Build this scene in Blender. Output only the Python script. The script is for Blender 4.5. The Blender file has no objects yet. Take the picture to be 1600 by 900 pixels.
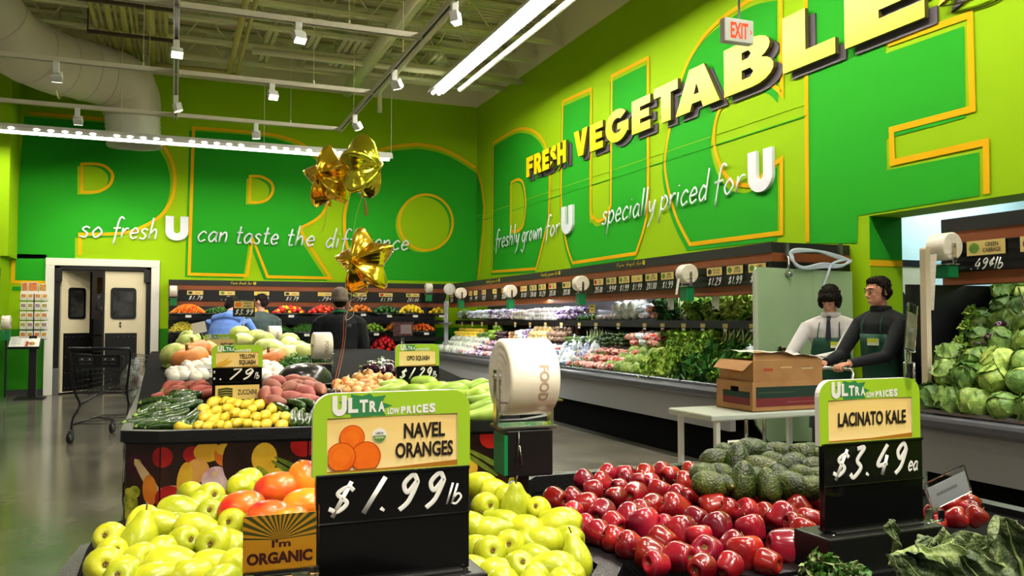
import bpy, math, random
from math import sin, cos, pi, radians, sqrt, atan2
from mathutils import Vector, Matrix, Euler, noise
from mathutils.geometry import tessellate_polygon
R = random.Random(7)
S = bpy.context.scene
COL = S.collection

# ------------------------------------------------------------------ camera, world, exposure
CAMZ, FPX = 1.4, 1300.0
YAW, PITCH = radians(22.1), math.atan(50 / 1300.0)
FWD = Vector((sin(YAW) * cos(PITCH), cos(YAW) * cos(PITCH), sin(PITCH)))
RGT = Vector((cos(YAW), -sin(YAW), 0))
UPV = RGT.cross(FWD)
EYE = Vector((0, 0, CAMZ))
cd = bpy.data.cameras.new('camera'); cam = bpy.data.objects.new('camera', cd); COL.objects.link(cam)
cd.sensor_width = 36; cd.lens = 36 * FPX / 1600; cd.clip_start = .05; cd.clip_end = 200
m = Matrix.Identity(3); m.col[0] = RGT; m.col[1] = UPV; m.col[2] = -FWD
cam.matrix_world = Matrix.Translation(EYE) @ m.to_4x4()
S.camera = cam
S.view_settings.view_transform = 'Standard'; S.view_settings.look = 'None'
S.view_settings.exposure = 0.0; S.view_settings.gamma = 1; S.view_settings.use_curve_mapping = False
w = bpy.data.worlds.new('world'); S.world = w; w.use_nodes = True
w.node_tree.nodes['Background'].inputs[0].default_value = (1.0, .93, .82, 1)
w.node_tree.nodes['Background'].inputs[1].default_value = 0.22

def ray(px, py): return FWD + RGT * ((px - 800) / FPX) + UPV * ((450 - py) / FPX)
def atx(px, py, X): d = ray(px, py); return EYE + d * (X / d.x)
def aty(px, py, Y): d = ray(px, py); return EYE + d * (Y / d.y)
def atz(px, py, Z): d = ray(px, py); return EYE + d * ((Z - CAMZ) / d.z)
def atd(px, py, D): return EYE + ray(px, py) * D
def proj(p):
    q = Vector(p) - EYE; D = q.dot(FWD)
    return 800 + FPX * q.dot(RGT) / D, 450 - FPX * q.dot(UPV) / D, D

def light(kind, name, loc, energy, col=(1, 1, 1), target=None, **k):
    l = bpy.data.lights.new(name, kind); l.energy = energy; l.color = col
    o = bpy.data.objects.new(name, l); COL.objects.link(o); o.location = loc
    for a, b in k.items(): setattr(l, a, b)
    if target is not None: o.rotation_euler = (Vector(target) - Vector(loc)).to_track_quat('-Z', 'Y').to_euler()
    return o
WARM = (1, .9, .74); COOL = (.93, .97, 1.0); NEUT = (1, .96, .88)
# track spots of the produce department that hang above the frame (the rails run on towards the camera), and two added fill spots
SP = 330
for (x, y, tx, ty, e) in [(-.02, 1.2, .1, 1.9, 1.0), (1.3, .6, .6, 1.8, 1.0), (2.6, 1.6, 1.5, 2.0, .75),
                          (-.02, 3.2, .2, 4.5, 1.0), (1.3, 3.2, .9, 4.7, 1.0), (2.6, 3.6, 1.6, 4.7, 1.1), (-.02, 5.0, .2, 5.8, .95), (2.6, 5.6, 1.4, 6.0, 1.0),
                          (.6, 2.2, .8, 1.7, .6), (.5, -1.4, .5, 1.5, .62), (1.7, -1.2, 1.5, 1.6, .85), (2.0, 7.4, 1.2, 7.6, .9), (.2, 7.2, .4, 7.6, .9)]:  # the pair at negative y is added behind the camera to light the sign fronts
    light('SPOT', 'track_and_fill_spot', (x, y, 4.62), SP * e, WARM, (tx, ty, .9), spot_size=radians(46), spot_blend=.6, shadow_soft_size=.06)
# general store lighting behind the camera (rows of ceiling fixtures)
for x, y, e in [(-4, -2.5, 120), (1, -3, 120), (5, -2, 120)]:
    light('AREA', 'store_row_light', (x, y, 5.2), e, NEUT, (x, y, 0), shape='RECTANGLE', size=.4, size_y=5.0)
light('AREA', 'back_room_light', (8.2, 6.2, 3.2), 52, (.74, .95, 1.0), (8.8, 7.2, 0), shape='RECTANGLE', size=1.4, size_y=1.4)

# ------------------------------------------------------------------ materials
def lin(c):
    return tuple(((x / 255) / 12.92 if x / 255 <= .04045 else ((x / 255 + .055) / 1.055) ** 2.4) for x in c[:3]) + (1,)
MATS = {}
def mat(name, c1, c2=None, scale=6.0, rough=.5, metal=0, bump=0, bscale=60, rand=0, trans=0, emis=0, coat=0, ior=1.45, det=3, spec=.5, stretch=None, lo=.35, hi=.65, alpha=1):
    if name in MATS: return MATS[name]
    M = bpy.data.materials.new(name); M.use_nodes = True; N = M.node_tree.nodes; L = M.node_tree.links
    b = N['Principled BSDF']
    b.inputs['Roughness'].default_value = rough; b.inputs['Metallic'].default_value = metal
    b.inputs['IOR'].default_value = ior; b.inputs['Transmission Weight'].default_value = trans
    b.inputs['Coat Weight'].default_value = coat; b.inputs['Coat Roughness'].default_value = .08
    b.inputs['Specular IOR Level'].default_value = spec; b.inputs['Alpha'].default_value = alpha
    out = None
    tc = N.new('ShaderNodeTexCoord'); vec = tc.outputs['Object']
    if stretch:
        mp = N.new('ShaderNodeMapping'); mp.inputs['Scale'].default_value = stretch; L.new(vec, mp.inputs[0]); vec = mp.outputs[0]
    if rand:
        oi = N.new('ShaderNodeObjectInfo'); ad = N.new('ShaderNodeVectorMath'); ad.operation = 'ADD'
        sc = N.new('ShaderNodeVectorMath'); sc.operation = 'SCALE'; sc.inputs[3].default_value = 13.7
        cb = N.new('ShaderNodeCombineXYZ'); L.new(oi.outputs['Random'], cb.inputs[0]); L.new(oi.outputs['Random'], cb.inputs[1])
        L.new(cb.outputs[0], sc.inputs[0]); L.new(vec, ad.inputs[0]); L.new(sc.outputs[0], ad.inputs[1]); vec = ad.outputs[0]
    if c2:
        t = N.new('ShaderNodeTexNoise'); t.inputs['Scale'].default_value = scale; t.inputs['Detail'].default_value = det; L.new(vec, t.inputs['Vector'])
        r = N.new('ShaderNodeValToRGB'); r.color_ramp.elements[0].position = lo; r.color_ramp.elements[1].position = hi
        r.color_ramp.elements[0].color = lin(c1); r.color_ramp.elements[1].color = lin(c2)
        L.new(t.outputs['Fac'], r.inputs[0]); out = r.outputs[0]
        if rand:
            h = N.new('ShaderNodeHueSaturation'); mr = N.new('ShaderNodeMapRange')
            mr.inputs[3].default_value = 1 - rand; mr.inputs[4].default_value = 1 + rand
            L.new(oi.outputs['Random'], mr.inputs[0]); L.new(mr.outputs[0], h.inputs['Value']); L.new(out, h.inputs['Color'])
            mr2 = N.new('ShaderNodeMapRange'); mr2.inputs[3].default_value = .5 + rand * .08; mr2.inputs[4].default_value = .5 - rand * .08
            L.new(oi.outputs['Random'], mr2.inputs[0]); L.new(mr2.outputs[0], h.inputs['Hue']); out = h.outputs[0]
        L.new(out, b.inputs['Base Color'])
    else:
        b.inputs['Base Color'].default_value = lin(c1)
    if emis:
        b.inputs['Emission Color'].default_value = lin(c1); b.inputs['Emission Strength'].default_value = emis
    if bump:
        t2 = N.new('ShaderNodeTexNoise'); t2.inputs['Scale'].default_value = bscale; L.new(vec, t2.inputs['Vector'])
        bp = N.new('ShaderNodeBump'); bp.inputs['Strength'].default_value = bump; bp.inputs['Distance'].default_value = .01
        L.new(t2.outputs['Fac'], bp.inputs['Height']); L.new(bp.outputs[0], b.inputs['Normal'])
    MATS[name] = M
    return M
GREEN = mat('mural_green', (36, 148, 30), rough=.75, spec=.12); YG = mat('mural_yellow_green', (142, 182, 12), rough=.75, spec=.12)
ORANGE = mat('mural_orange', (226, 172, 10), rough=.75, spec=.12); WGREEN = mat('wainscot_green', (38, 120, 10), rough=.7, spec=.2)
BLACK = mat('black_plastic', (14, 14, 15), rough=.38); BLACKG = mat('black_gloss', (9, 9, 10), rough=.12)
MATTE = mat('black_matte', (7, 7, 7), rough=.9, spec=.08); DKGREY = mat('dark_grey', (52, 50, 52), rough=.6)
WHITE = mat('white_paint', (225, 222, 212), rough=.5); WHITEP = mat('white_plastic', (232, 230, 226), rough=.35)
CEIL = mat('ceiling_paint', (226, 218, 176), rough=.85); STEEL = mat('painted_steel', (228, 222, 178), rough=.6)
CHROME = mat('chrome', (215, 215, 215), rough=.12, metal=1); ALU = mat('brushed_metal', (150, 150, 150), rough=.38, metal=1)
BROWN = mat('fascia_brown', (122, 62, 26), (130, 68, 30), 3, rough=.55); FBLACK = mat('fascia_black', (30, 30, 28), rough=.5)
BUMP = mat('bumper_grey', (78, 78, 82), rough=.35); CASEG = mat('case_grey', (152, 152, 152), rough=.45)
TAN = mat('card_tan', (222, 196, 118), rough=.4); CREAM = mat('sign_cream', (252, 226, 160), (240, 200, 110), 8, rough=.14, stretch=(0, 0, 1))
INK = mat('sign_ink', (28, 18, 12), rough=.5); CHALK = mat('chalk_white', (240, 238, 232), rough=.6)
SIGNG = mat('sign_green', (158, 198, 42), rough=.35); BURST = mat('burst_green', (52, 130, 76), rough=.4)
GREENP = mat('green_plastic', (0, 120, 62), rough=.45); YEL = mat('yellow_print', (226, 200, 20), rough=.5)
BAGW = mat('bag_roll_film', (236, 226, 206), (248, 240, 226), 30, rough=.3, stretch=(.2, 1, 1))
TUBE = mat('lamp_tube', (255, 250, 238), emis=38); TUBEB = mat('lamp_tube_bright', (255, 250, 238), emis=78); LENS = mat('spot_lens', (255, 246, 225), emis=9)
CASET = mat('case_lamp', (246, 250, 255), emis=9)
ACRY = mat('clear_acrylic', (245, 250, 250), rough=.04, trans=1.0, ior=1.2)
RED = mat('print_red', (196, 34, 24), rough=.4); ORG = mat('print_orange', (232, 92, 12), (240, 120, 20), 30, rough=.35)
PGREEN = mat('print_green', (70, 120, 30), (100, 140, 40), 30, rough=.4); PURP = mat('print_purple', (110, 40, 90), rough=.4)

# ------------------------------------------------------------------ mesh builder
TXT = {}
def text_geo(s, bold=0.0):
    k = (s, bold)
    if k not in TXT:
        c = bpy.data.curves.new('lettering_source', 'FONT'); c.body = s; c.size = 1; c.offset = bold; c.resolution_u = 3
        o = bpy.data.objects.new('lettering_source', c); COL.objects.link(o)
        me = bpy.data.meshes.new_from_object(o.evaluated_get(bpy.context.evaluated_depsgraph_get()))
        vs = [v.co.copy() for v in me.vertices]; fs = [tuple(p.vertices) for p in me.polygons]
        bpy.data.objects.remove(o); bpy.data.curves.remove(c); bpy.data.meshes.remove(me)
        x0 = min(v.x for v in vs); x1 = max(v.x for v in vs); y0 = min(v.y for v in vs); y1 = max(v.y for v in vs)
        TXT[k] = (vs, fs, x0, x1, y0, y1)
    return TXT[k]
def catmull(pts, n=5, closed=False):
    pts = [Vector(p) for p in pts]
    if len(pts) < 3 and not closed: return pts
    out = []; N = len(pts); segs = N if closed else N - 1
    for i in range(segs):
        if closed: a, b, c, d = pts[(i - 1) % N], pts[i], pts[(i + 1) % N], pts[(i + 2) % N]
        else: a, b, c, d = pts[max(i - 1, 0)], pts[i], pts[i + 1], pts[min(i + 2, N - 1)]
        for j in range(n):
            t = j / n
            out.append(.5 * ((2 * b) + (c - a) * t + (2 * a - 5 * b + 4 * c - d) * t * t + (3 * b - a - 3 * c + d) * t ** 3))
    if not closed: out.append(pts[-1])
    return out
class MB:
    def __init__(s): s.v = []; s.f = []; s.m = []; s.sm = []
    def add(s, vs, fs, mi=0, smooth=False, M=None):
        o = len(s.v)
        s.v += [M @ Vector(v) for v in vs] if M else [Vector(v) for v in vs]
        for f in fs: s.f.append([o + i for i in f]); s.m.append(mi); s.sm.append(smooth)
        return s
    def box(s, lo, hi, mi=0, M=None):
        (a, b, c), (d, e, f) = lo, hi
        return s.add([(a, b, c), (d, b, c), (d, e, c), (a, e, c), (a, b, f), (d, b, f), (d, e, f), (a, e, f)],
                     [(0, 3, 2, 1), (4, 5, 6, 7), (0, 1, 5, 4), (1, 2, 6, 5), (2, 3, 7, 6), (3, 0, 4, 7)], mi, False, M)
    def tube(s, path, r, n=8, mi=0, closed=False, caps=True, M=None, flat=None, smooth=True):
        P = [Vector(p) for p in path]; k = len(P)
        rr = r if isinstance(r, (list, tuple)) else [r] * k
        vs = []; nrm = None
        for i, p in enumerate(P):
            if closed: t = P[(i + 1) % k] - P[i - 1]
            else: t = P[min(i + 1, k - 1)] - P[max(i - 1, 0)]
            if t.length < 1e-9: t = Vector((0, 0, 1))
            t.normalize()
            if nrm is None:
                nrm = Vector((0, 0, 1)) if abs(t.z) < .9 else Vector((1, 0, 0))
            nrm = (nrm - t * nrm.dot(t))
            if nrm.length < 1e-6: nrm = t.orthogonal()
            nrm.normalize(); bn = t.cross(nrm)
            for j in range(n):
                a = 2 * pi * j / n + pi / n
                vs.append(p + (nrm * cos(a) * (flat or 1) + bn * sin(a)) * rr[i])
        fs = []
        for i in range(k if closed else k - 1):
            for j in range(n):
                a, b = i * n + j, i * n + (j + 1) % n; c, d = ((i + 1) % k) * n + (j + 1) % n, ((i + 1) % k) * n + j
                fs.append((a, b, c, d))
        if caps and not closed: fs += [tuple(range(n))[::-1], tuple(range((k - 1) * n, k * n))]
        return s.add(vs, fs, mi, smooth, M)
    def cyl(s, p0, p1, r0, r1=None, n=16, mi=0, M=None, smooth=True):
        return s.tube([p0, p1], [r0, r0 if r1 is None else r1], n, mi, M=M, smooth=smooth)
    def lathe(s, prof, n=20, mi=0, M=None, smooth=True, wob=None):
        vs = []; k = len(prof)
        for (r, z) in prof:
            for j in range(n):
                a = 2 * pi * j / n; q = r * (wob(a, z) if wob else 1); vs.append((q * cos(a), q * sin(a), z))
        fs = [(i * n + j, i * n + (j + 1) % n, (i + 1) * n + (j + 1) % n, (i + 1) * n + j) for i in range(k - 1) for j in range(n)]
        fs += [tuple(range(n))[::-1], tuple(range((k - 1) * n, k * n))]
        return s.add(vs, fs, mi, smooth, M)
    def ball(s, c, r, seg=12, mi=0, M=None, jit=0, js=3.0):
        rx, ry, rz = r if isinstance(r, (tuple, list)) else (r, r, r); vs = []; h = seg // 2
        T = M or Matrix.Identity(4)
        for i in range(1, h):
            for j in range(seg):
                a, b = pi * i / h, 2 * pi * j / seg; d = Vector((sin(a) * cos(b), sin(a) * sin(b), cos(a)))
                k = 1 + (jit * noise.noise(d * js + Vector(c) * 7.3) if jit else 0)
                vs.append((c[0] + d.x * rx * k, c[1] + d.y * ry * k, c[2] + d.z * rz * k))
        fs = [((i) * seg + j, (i + 1) * seg + j, (i + 1) * seg + (j + 1) % seg, i * seg + (j + 1) % seg) for i in range(h - 2) for j in range(seg)]
        t = len(vs); vs += [(c[0], c[1], c[2] + rz), (c[0], c[1], c[2] - rz)]
        for j in range(seg):
            fs.append((t, j, (j + 1) % seg)); fs.append((t + 1, (h - 2) * seg + (j + 1) % seg, (h - 2) * seg + j))
        return s.add(vs, fs, mi, True, T)
    def poly(s, loops, z0=0.0, z1=None, mi=0, M=None, side=None, flip=False):
        """flat polygon (outer loop + holes, 2-D) at z0, extruded to z1 if given"""
        loops = [[Vector((p[0], p[1], 0)) for p in l] for l in loops]
        tris = tessellate_polygon(loops); flat = [p for l in loops for p in l]; N = len(flat)
        zt = z0 if z1 is None else z1
        def fix(t):
            a, b, c = (flat[i] for i in t)
            return t if (b - a).cross(c - a).z > 0 else t[::-1]
        tris = [fix(tuple(t)) for t in tris]
        s.add([(p.x, p.y, zt) for p in flat], tris, mi, False, M)
        if z1 is not None:
            s.add([(p.x, p.y, z0) for p in flat], [t[::-1] for t in tris], mi, False, M)
            o = 0
            for k, l in enumerate(loops):
                n = len(l); area = sum(l[i].x * l[(i + 1) % n].y - l[(i + 1) % n].x * l[i].y for i in range(n))
                ccw = (area > 0) == (k == 0)
                vs = [(p.x, p.y, z0) for p in l] + [(p.x, p.y, z1) for p in l]
                fs = [((i, (i + 1) % n, n + (i + 1) % n, n + i) if ccw else (i, n + i, n + (i + 1) % n, (i + 1) % n)) for i in range(n)]
                s.add(vs, fs, mi if side is None else side, False, M)
        return s
    def strip(s, pts, wd, z=0.0, mi=0, M=None, closed=False):
        P = [Vector((p[0], p[1], 0)) for p in pts]; k = len(P); vs = []
        for i, p in enumerate(P):
            a = P[i - 1] if (i or closed) else None; b = P[(i + 1) % k] if (i < k - 1 or closed) else None
            d1 = (p - a).normalized() if a is not None and (p - a).length > 1e-6 else None
            d2 = (b - p).normalized() if b is not None and (b - p).length > 1e-6 else None
            d1 = d1 or d2; d2 = d2 or d1
            t = d1 + d2
            t = t.normalized() if t.length > 1e-6 else d1
            nn = Vector((-t.y, t.x, 0)); c = max(.4, nn.dot(Vector((-d1.y, d1.x, 0))))
            vs += [(p.x + nn.x * wd / 2 / c, p.y + nn.y * wd / 2 / c, z), (p.x - nn.x * wd / 2 / c, p.y - nn.y * wd / 2 / c, z)]
        fs = [(2 * i, 2 * i + 1, 2 * ((i + 1) % k) + 1, 2 * ((i + 1) % k)) for i in range(k if closed else k - 1)]
        return s.add(vs, fs, mi, False, M)
    def text(s, t, x, y, h, wd=None, z=0.0, mi=0, M=None, bold=0.0, align='l', capref='H', squeeze=1.0, shear=0.0):
        """flat lettering: cap height h, lower left at x,y; wd forces the width"""
        vs, fs, x0, x1, y0, y1 = text_geo(t, bold)
        _, _, _, _, c0, c1 = text_geo(capref, bold)
        k = h / (c1 - c0); kx = k * squeeze if wd is None else wd / (x1 - x0); W = (x1 - x0) * kx
        ox = x - (W if align == 'r' else W / 2 if align == 'c' else 0)
        return s.add([(ox + (v.x - x0) * kx + shear * (v.y - c0) * k, y + (v.y - c0) * k, z) for v in vs], fs, mi, False, M)
    def build(s, name, mats, parent=None, bevel=0, loc=None, rot=None):
        me = bpy.data.meshes.new(name)
        me.from_pydata([tuple(v) for v in s.v], [], s.f)
        me.polygons.foreach_set('material_index', s.m); me.polygons.foreach_set('use_smooth', s.sm)
        for mm in (mats if isinstance(mats, (list, tuple)) else [mats]): me.materials.append(mm)
        me.update()
        o = bpy.data.objects.new(name, me); COL.objects.link(o)
        if parent: o.parent = parent
        if loc is not None: o.location = loc
        if rot is not None: o.rotation_euler = rot
        if bevel:
            b = o.modifiers.new('bevel', 'BEVEL'); b.width = bevel; b.segments = 2; b.limit_method = 'ANGLE'; b.angle_limit = radians(40)
        return o
def tag(o, label, cat, group=None, kind=None):
    o['label'] = label; o['category'] = cat
    if group: o['group'] = group
    if kind: o['kind'] = kind
    return o
def thing(name, label, cat, loc=(0, 0, 0), rz=0.0, group=None):
    o = bpy.data.objects.new(name, None); COL.objects.link(o); o.empty_display_size = .05
    o.location = loc; o.rotation_euler = (0, 0, rz)
    return tag(o, label, cat, group)
def struct(o): o['kind'] = 'structure'; return o
def kids(o): return [c for c in bpy.data.objects if c.parent == o]
def dup(root, ch=None, loc=None, rot=None, scale=None, label=None, group=None):
    r = root.copy(); COL.objects.link(r)
    if loc is not None: r.location = loc
    if rot is not None: r.rotation_euler = rot
    if scale is not None: r.scale = scale if isinstance(scale, (tuple, list, Vector)) else (scale,) * 3
    if label: r['label'] = label
    if group: r['group'] = group
    for c in (ch if ch is not None else ()):
        d = c.copy(); COL.objects.link(d); d.parent = r
    return r
def frame(o, x, y, z=None):
    """matrix from an origin, local x axis and local y axis (z = x cross y)"""
    x = Vector(x).normalized(); y = Vector(y).normalized(); z = x.cross(y)
    M = Matrix.Identity(4)
    for i in range(3): M[i][0] = x[i]; M[i][1] = y[i]; M[i][2] = z[i]; M[i][3] = o[i]
    return M
ORD = ['first', 'second', 'third', 'fourth', 'fifth', 'sixth', 'seventh', 'eighth', 'ninth', 'tenth', 'eleventh', 'twelfth', 'thirteenth', 'fourteenth', 'fifteenth', 'sixteenth', 'seventeenth', 'eighteenth', 'nineteenth', 'twentieth']

# ------------------------------------------------------------------ hand lettering (strokes)
GL = {
 'a': (.9, [[(.75,.85),(.4,1),(.05,.5),(.3,0),(.65,.3),(.78,.95)],[(.78,.95),(.73,.3),(.9,0)]]),
 'b': (.85, [[(.1,2),(.05,0)],[(.07,.6),(.4,1),(.75,.6),(.45,0),(.05,.1)]]),
 'c': (.8, [[(.75,.8),(.45,1),(.05,.5),(.3,0),(.75,.2)]]),
 'd': (.9, [[(.7,.8),(.35,1),(.05,.45),(.3,0),(.7,.4)],[(.78,2.1),(.72,.3),(.8,0)]]),
 'e': (.82, [[(.08,.5),(.7,.6),(.6,.95),(.35,1),(.05,.5),(.3,0),(.75,.2)]]),
 'f': (.7, [[(.85,1.85),(.55,2.05),(.35,1.5),(.3,-.6)],[(.0,.95),(.7,1.0)]]),
 'g': (.9, [[(.75,.85),(.4,1),(.05,.5),(.3,.05),(.68,.35),(.75,.95)],[(.75,.95),(.7,-.5),(.35,-.95),(-.05,-.7)]]),
 'h': (.85, [[(.12,2.1),(.05,0)],[(.08,.5),(.45,1),(.65,.7),(.65,0)]]),
 'i': (.3, [[(.1,1),(.1,0)],[(.13,1.42),(.13,1.5)]]),
 'l': (.3, [[(.12,2.1),(.08,0)]]),
 'm': (1.15, [[(.05,1),(.05,0)],[(.05,.6),(.35,1),(.5,.7),(.5,0)],[(.5,.6),(.8,1),(.95,.7),(.95,0)]]),
 'n': (.85, [[(.05,1),(.05,0)],[(.07,.6),(.45,1),(.65,.7),(.65,0)]]),
 'o': (.85, [[(.4,1),(.05,.5),(.35,0),(.75,.5),(.4,1)]]),
 'p': (.88, [[(.08,1),(.0,-.9)],[(.05,.6),(.45,1),(.78,.55),(.4,0),(.05,.2)]]),
 'r': (.62, [[(.05,1),(.05,0)],[(.07,.55),(.35,.95),(.6,.95)]]),
 's': (.72, [[(.65,.85),(.35,1),(.1,.75),(.55,.35),(.4,0),(.0,.1)]]),
 't': (.65, [[(.3,1.7),(.25,.2),(.45,0),(.6,.1)],[(.0,1.05),(.6,1.1)]]),
 'u': (.85, [[(.05,1),(.1,.2),(.35,0),(.65,.4)],[(.7,1),(.68,0)]]),
 'w': (1.1, [[(.0,1),(.25,0),(.5,.8),(.75,0),(1.0,1)]]),
 'y': (.82, [[(.05,1),(.15,.35),(.4,.2),(.7,.9)],[(.75,1),(.55,-.3),(.1,-.95)]]),
 'F': (.9, [[(.1,2),(.05,0)],[(.1,2),(.85,2)],[(.08,1.1),(.7,1.1)]]),
 ' ': (.55, []),
 '0': (.95, [[(.42,2),(.06,1),(.4,0),(.78,1),(.42,2)]]),
 '1': (.6, [[(.42,2),(.3,0)]]),
 '2': (.95, [[(.1,1.6),(.45,2),(.75,1.5),(.08,.03),(.8,.06)]]),
 '3': (.95, [[(.12,1.85),(.68,1.9),(.32,1.12),(.75,.6),(.35,0),(.0,.25)]]),
 '4': (.95, [[(.5,2),(.03,.7),(.82,.76)],[(.66,1.3),(.6,0)]]),
 '5': (.95, [[(.8,2),(.25,1.95),(.15,1.1),(.6,1.1),(.7,.5),(.3,0),(.0,.15)]]),
 '7': (.9, [[(.08,1.92),(.8,2),(.3,0)]]),
 '8': (.95, [[(.7,1.7),(.4,2),(.15,1.55),(.7,.5),(.35,0),(.05,.45),(.7,1.5),(.7,1.7)]]),
 '9': (.95, [[(.75,1.6),(.42,2),(.08,1.5),(.4,1.0),(.75,1.6),(.62,.5),(.25,0)]]),
 '$': (1.0, [[(.78,1.5),(.45,1.75),(.12,1.35),(.7,.75),(.45,.25),(.0,.45)],[(.5,2.1),(.32,-.1)]]),
 '¢': (.8, [[(.72,1.6),(.42,1.8),(.08,1.2),(.3,.7),(.7,.95)],[(.5,2.1),(.3,.4)]]),
 '.': (.45, [[(.10,.06),(.16,.14),(.24,.20)]]),
}
def hand(mb, t, x, y, xh, wd=None, stroke=.09, slant=.18, mi=0, M=None, z=0.0, flat=1.0, n=6, res=4, gap=.18):
    """hand lettering from strokes; xh = x-height, stroke = half width in x-heights"""
    pen = 0.0; strokes = []
    for ch in t:
        if ch not in GL: continue
        adv, st = GL[ch]
        for q in st: strokes.append([(pen + px + slant * py, py) for px, py in q])
        pen += adv + gap
    if not strokes: return mb
    W = pen - gap; kx = xh if wd is None else wd / W
    T = (M or Matrix.Identity(4)) @ Matrix.Translation((x, y, z)) @ Matrix.Diagonal((1, 1, flat, 1))
    for q in strokes:
        pts = [(px * kx, py * xh, 0) for px, py in q]
        mb.tube(catmull(pts, res), stroke * xh, n, mi, M=T)
    return mb
def arc(cx, cy, rx, ry, a0, a1, n=8):
    return [(cx + rx * cos(radians(a0 + (a1 - a0) * i / n)), cy + ry * sin(radians(a0 + (a1 - a0) * i / n))) for i in range(n + 1)]
def ribbon(pts, wd):
    P = [Vector((p[0], p[1], 0)) for p in pts]; l = []; r = []
    for i, p in enumerate(P):
        t = (P[min(i + 1, len(P) - 1)] - P[max(i - 1, 0)]).normalized(); n = Vector((-t.y, t.x, 0)) * wd / 2
        l.append((p.x + n.x, p.y + n.y)); r.append((p.x - n.x, p.y - n.y))
    return l + r[::-1]
BL = {
 'F': (.75, [[(0,0),(0,1),(.75,1),(.75,.74),(.34,.74),(.34,.62),(.68,.62),(.68,.38),(.34,.38),(.34,0)]]),
 'E': (.75, [[(0,0),(0,1),(.75,1),(.75,.75),(.34,.75),(.34,.62),(.7,.62),(.7,.38),(.34,.38),(.34,.25),(.75,.25),(.75,0)]]),
 'H': (.95, [[(0,0),(0,1),(.33,1),(.33,.64),(.62,.64),(.62,1),(.95,1),(.95,0),(.62,0),(.62,.37),(.33,.37),(.33,0)]]),
 'L': (.75, [[(0,0),(0,1),(.34,1),(.34,.27),(.75,.27),(.75,0)]]),
 'T': (.85, [[(.0,1),(.85,1),(.85,.73),(.6,.73),(.6,0),(.26,0),(.26,.73),(0,.73)]]),
 'V': (1.0, [[(0,1),(.36,1),(.5,.45),(.64,1),(1,1),(.67,0),(.33,0)]]),
 'A': (1.02, [[(0,0),(.34,1),(.68,1),(1.02,0),(.66,0),(.61,.17),(.4,.17),(.35,0)],[(.44,.37),(.57,.37),(.505,.62)]]),
 'B': (.88, [[(0,0),(0,1),(.5,1)] + arc(.5,.745,.32,.255,80,-62,7) + arc(.52,.28,.36,.28,66,-90,8), [(.33,.62),(.33,.78),(.45,.78),(.5,.70),(.45,.62)], [(.33,.22),(.33,.41),(.48,.41),(.54,.315),(.48,.22)]]),
 'R': (.9, [[(0,0),(0,1),(.5,1)] + arc(.5,.69,.35,.31,80,-55,8) + [(.92,0),(.53,0),(.34,.36),(.34,0)], [(.33,.58),(.33,.77),(.46,.77),(.52,.675),(.46,.58)]]),
 'G': (1.08, [arc(.55,.5,.55,.52,42,330,22) + [(1.08,.2),(1.08,.56),(.58,.56),(.58,.36),(.76,.36)] + arc(.55,.5,.24,.24,315,48,16)]),
 'S': (.75, [ribbon(catmull([(.66,.80),(.42,.87),(.2,.71),(.42,.53),(.58,.32),(.38,.13),(.06,.2)], 5), .27)]),
 'U': (.84, [[(0,1),(0,.36)] + arc(.42,.36,.42,.38,180,360,12) + [(.84,1),(.54,1),(.54,.4)] + arc(.42,.4,.12,.12,0,-180,6) + [(.3,1)]]),
}
def block(mb, ch, x, y, w_, h, z0, z1, mi=0, side=None, M=None):
    W, loops = BL[ch]
    return mb.poly([[(x + px / W * w_, y + py * h) for px, py in l] for l in loops], z0, z1, mi, M, side)
# ------------------------------------------------------------------ structure
XR, YB, ZC, ZT = 6.31, 17.64, 6.22, 6.95
FLOORM = mat('polished_concrete', (92, 88, 78), (128, 124, 112), 1.3, rough=.16, bump=.04, bscale=30, det=8, spec=.6)
b = MB(); b.box((-9, -6, -.1), (10.5, 18.2, 0)); struct(b.build('floor', FLOORM))
BACKM = frame((0, YB, 0), (1, 0, 0), (0, 0, 1)); RIGHTM = frame((XR, 0, 0), (0, -1, 0), (0, 0, 1))
DX0, DX1, DZ1 = -2.08, -.42, 2.42          # clear opening of the swing doors
def bw(pts): return [(lambda p: (p.x, p.z))(aty(px, py, YB)) for px, py in pts]
def rw(pts): return [(lambda p: (-p.y, p.z))(atx(px, py, XR)) for px, py in pts]
def smoothen(poly, ang=38):
    n = len(poly); P = [Vector((x, z, 0)) for x, z in poly]
    def turn(i):
        a, c = P[i] - P[i - 1], P[(i + 1) % n] - P[i]; return a.length > 1e-6 and c.length > 1e-6 and a.angle(c) > radians(ang)
    cs = [i for i in range(n) if turn(i)]
    if not cs: return [(p.x, p.y) for p in catmull(P, 4, True)]
    out = []
    for k, c in enumerate(cs):
        e = cs[(k + 1) % len(cs)]; run = [P[(c + j) % n] for j in range(((e - c) % n or n) + 1)]
        out += [(p.x, p.y) for p in (catmull(run, 5) if len(run) > 2 else run)[:-1]]
    return out
def shift(l, dx, dz): return [(x + dx, z + dz) for x, z in l]
WM = [YG, GREEN, ORANGE, WGREEN, CEIL, DKGREY]
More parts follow.
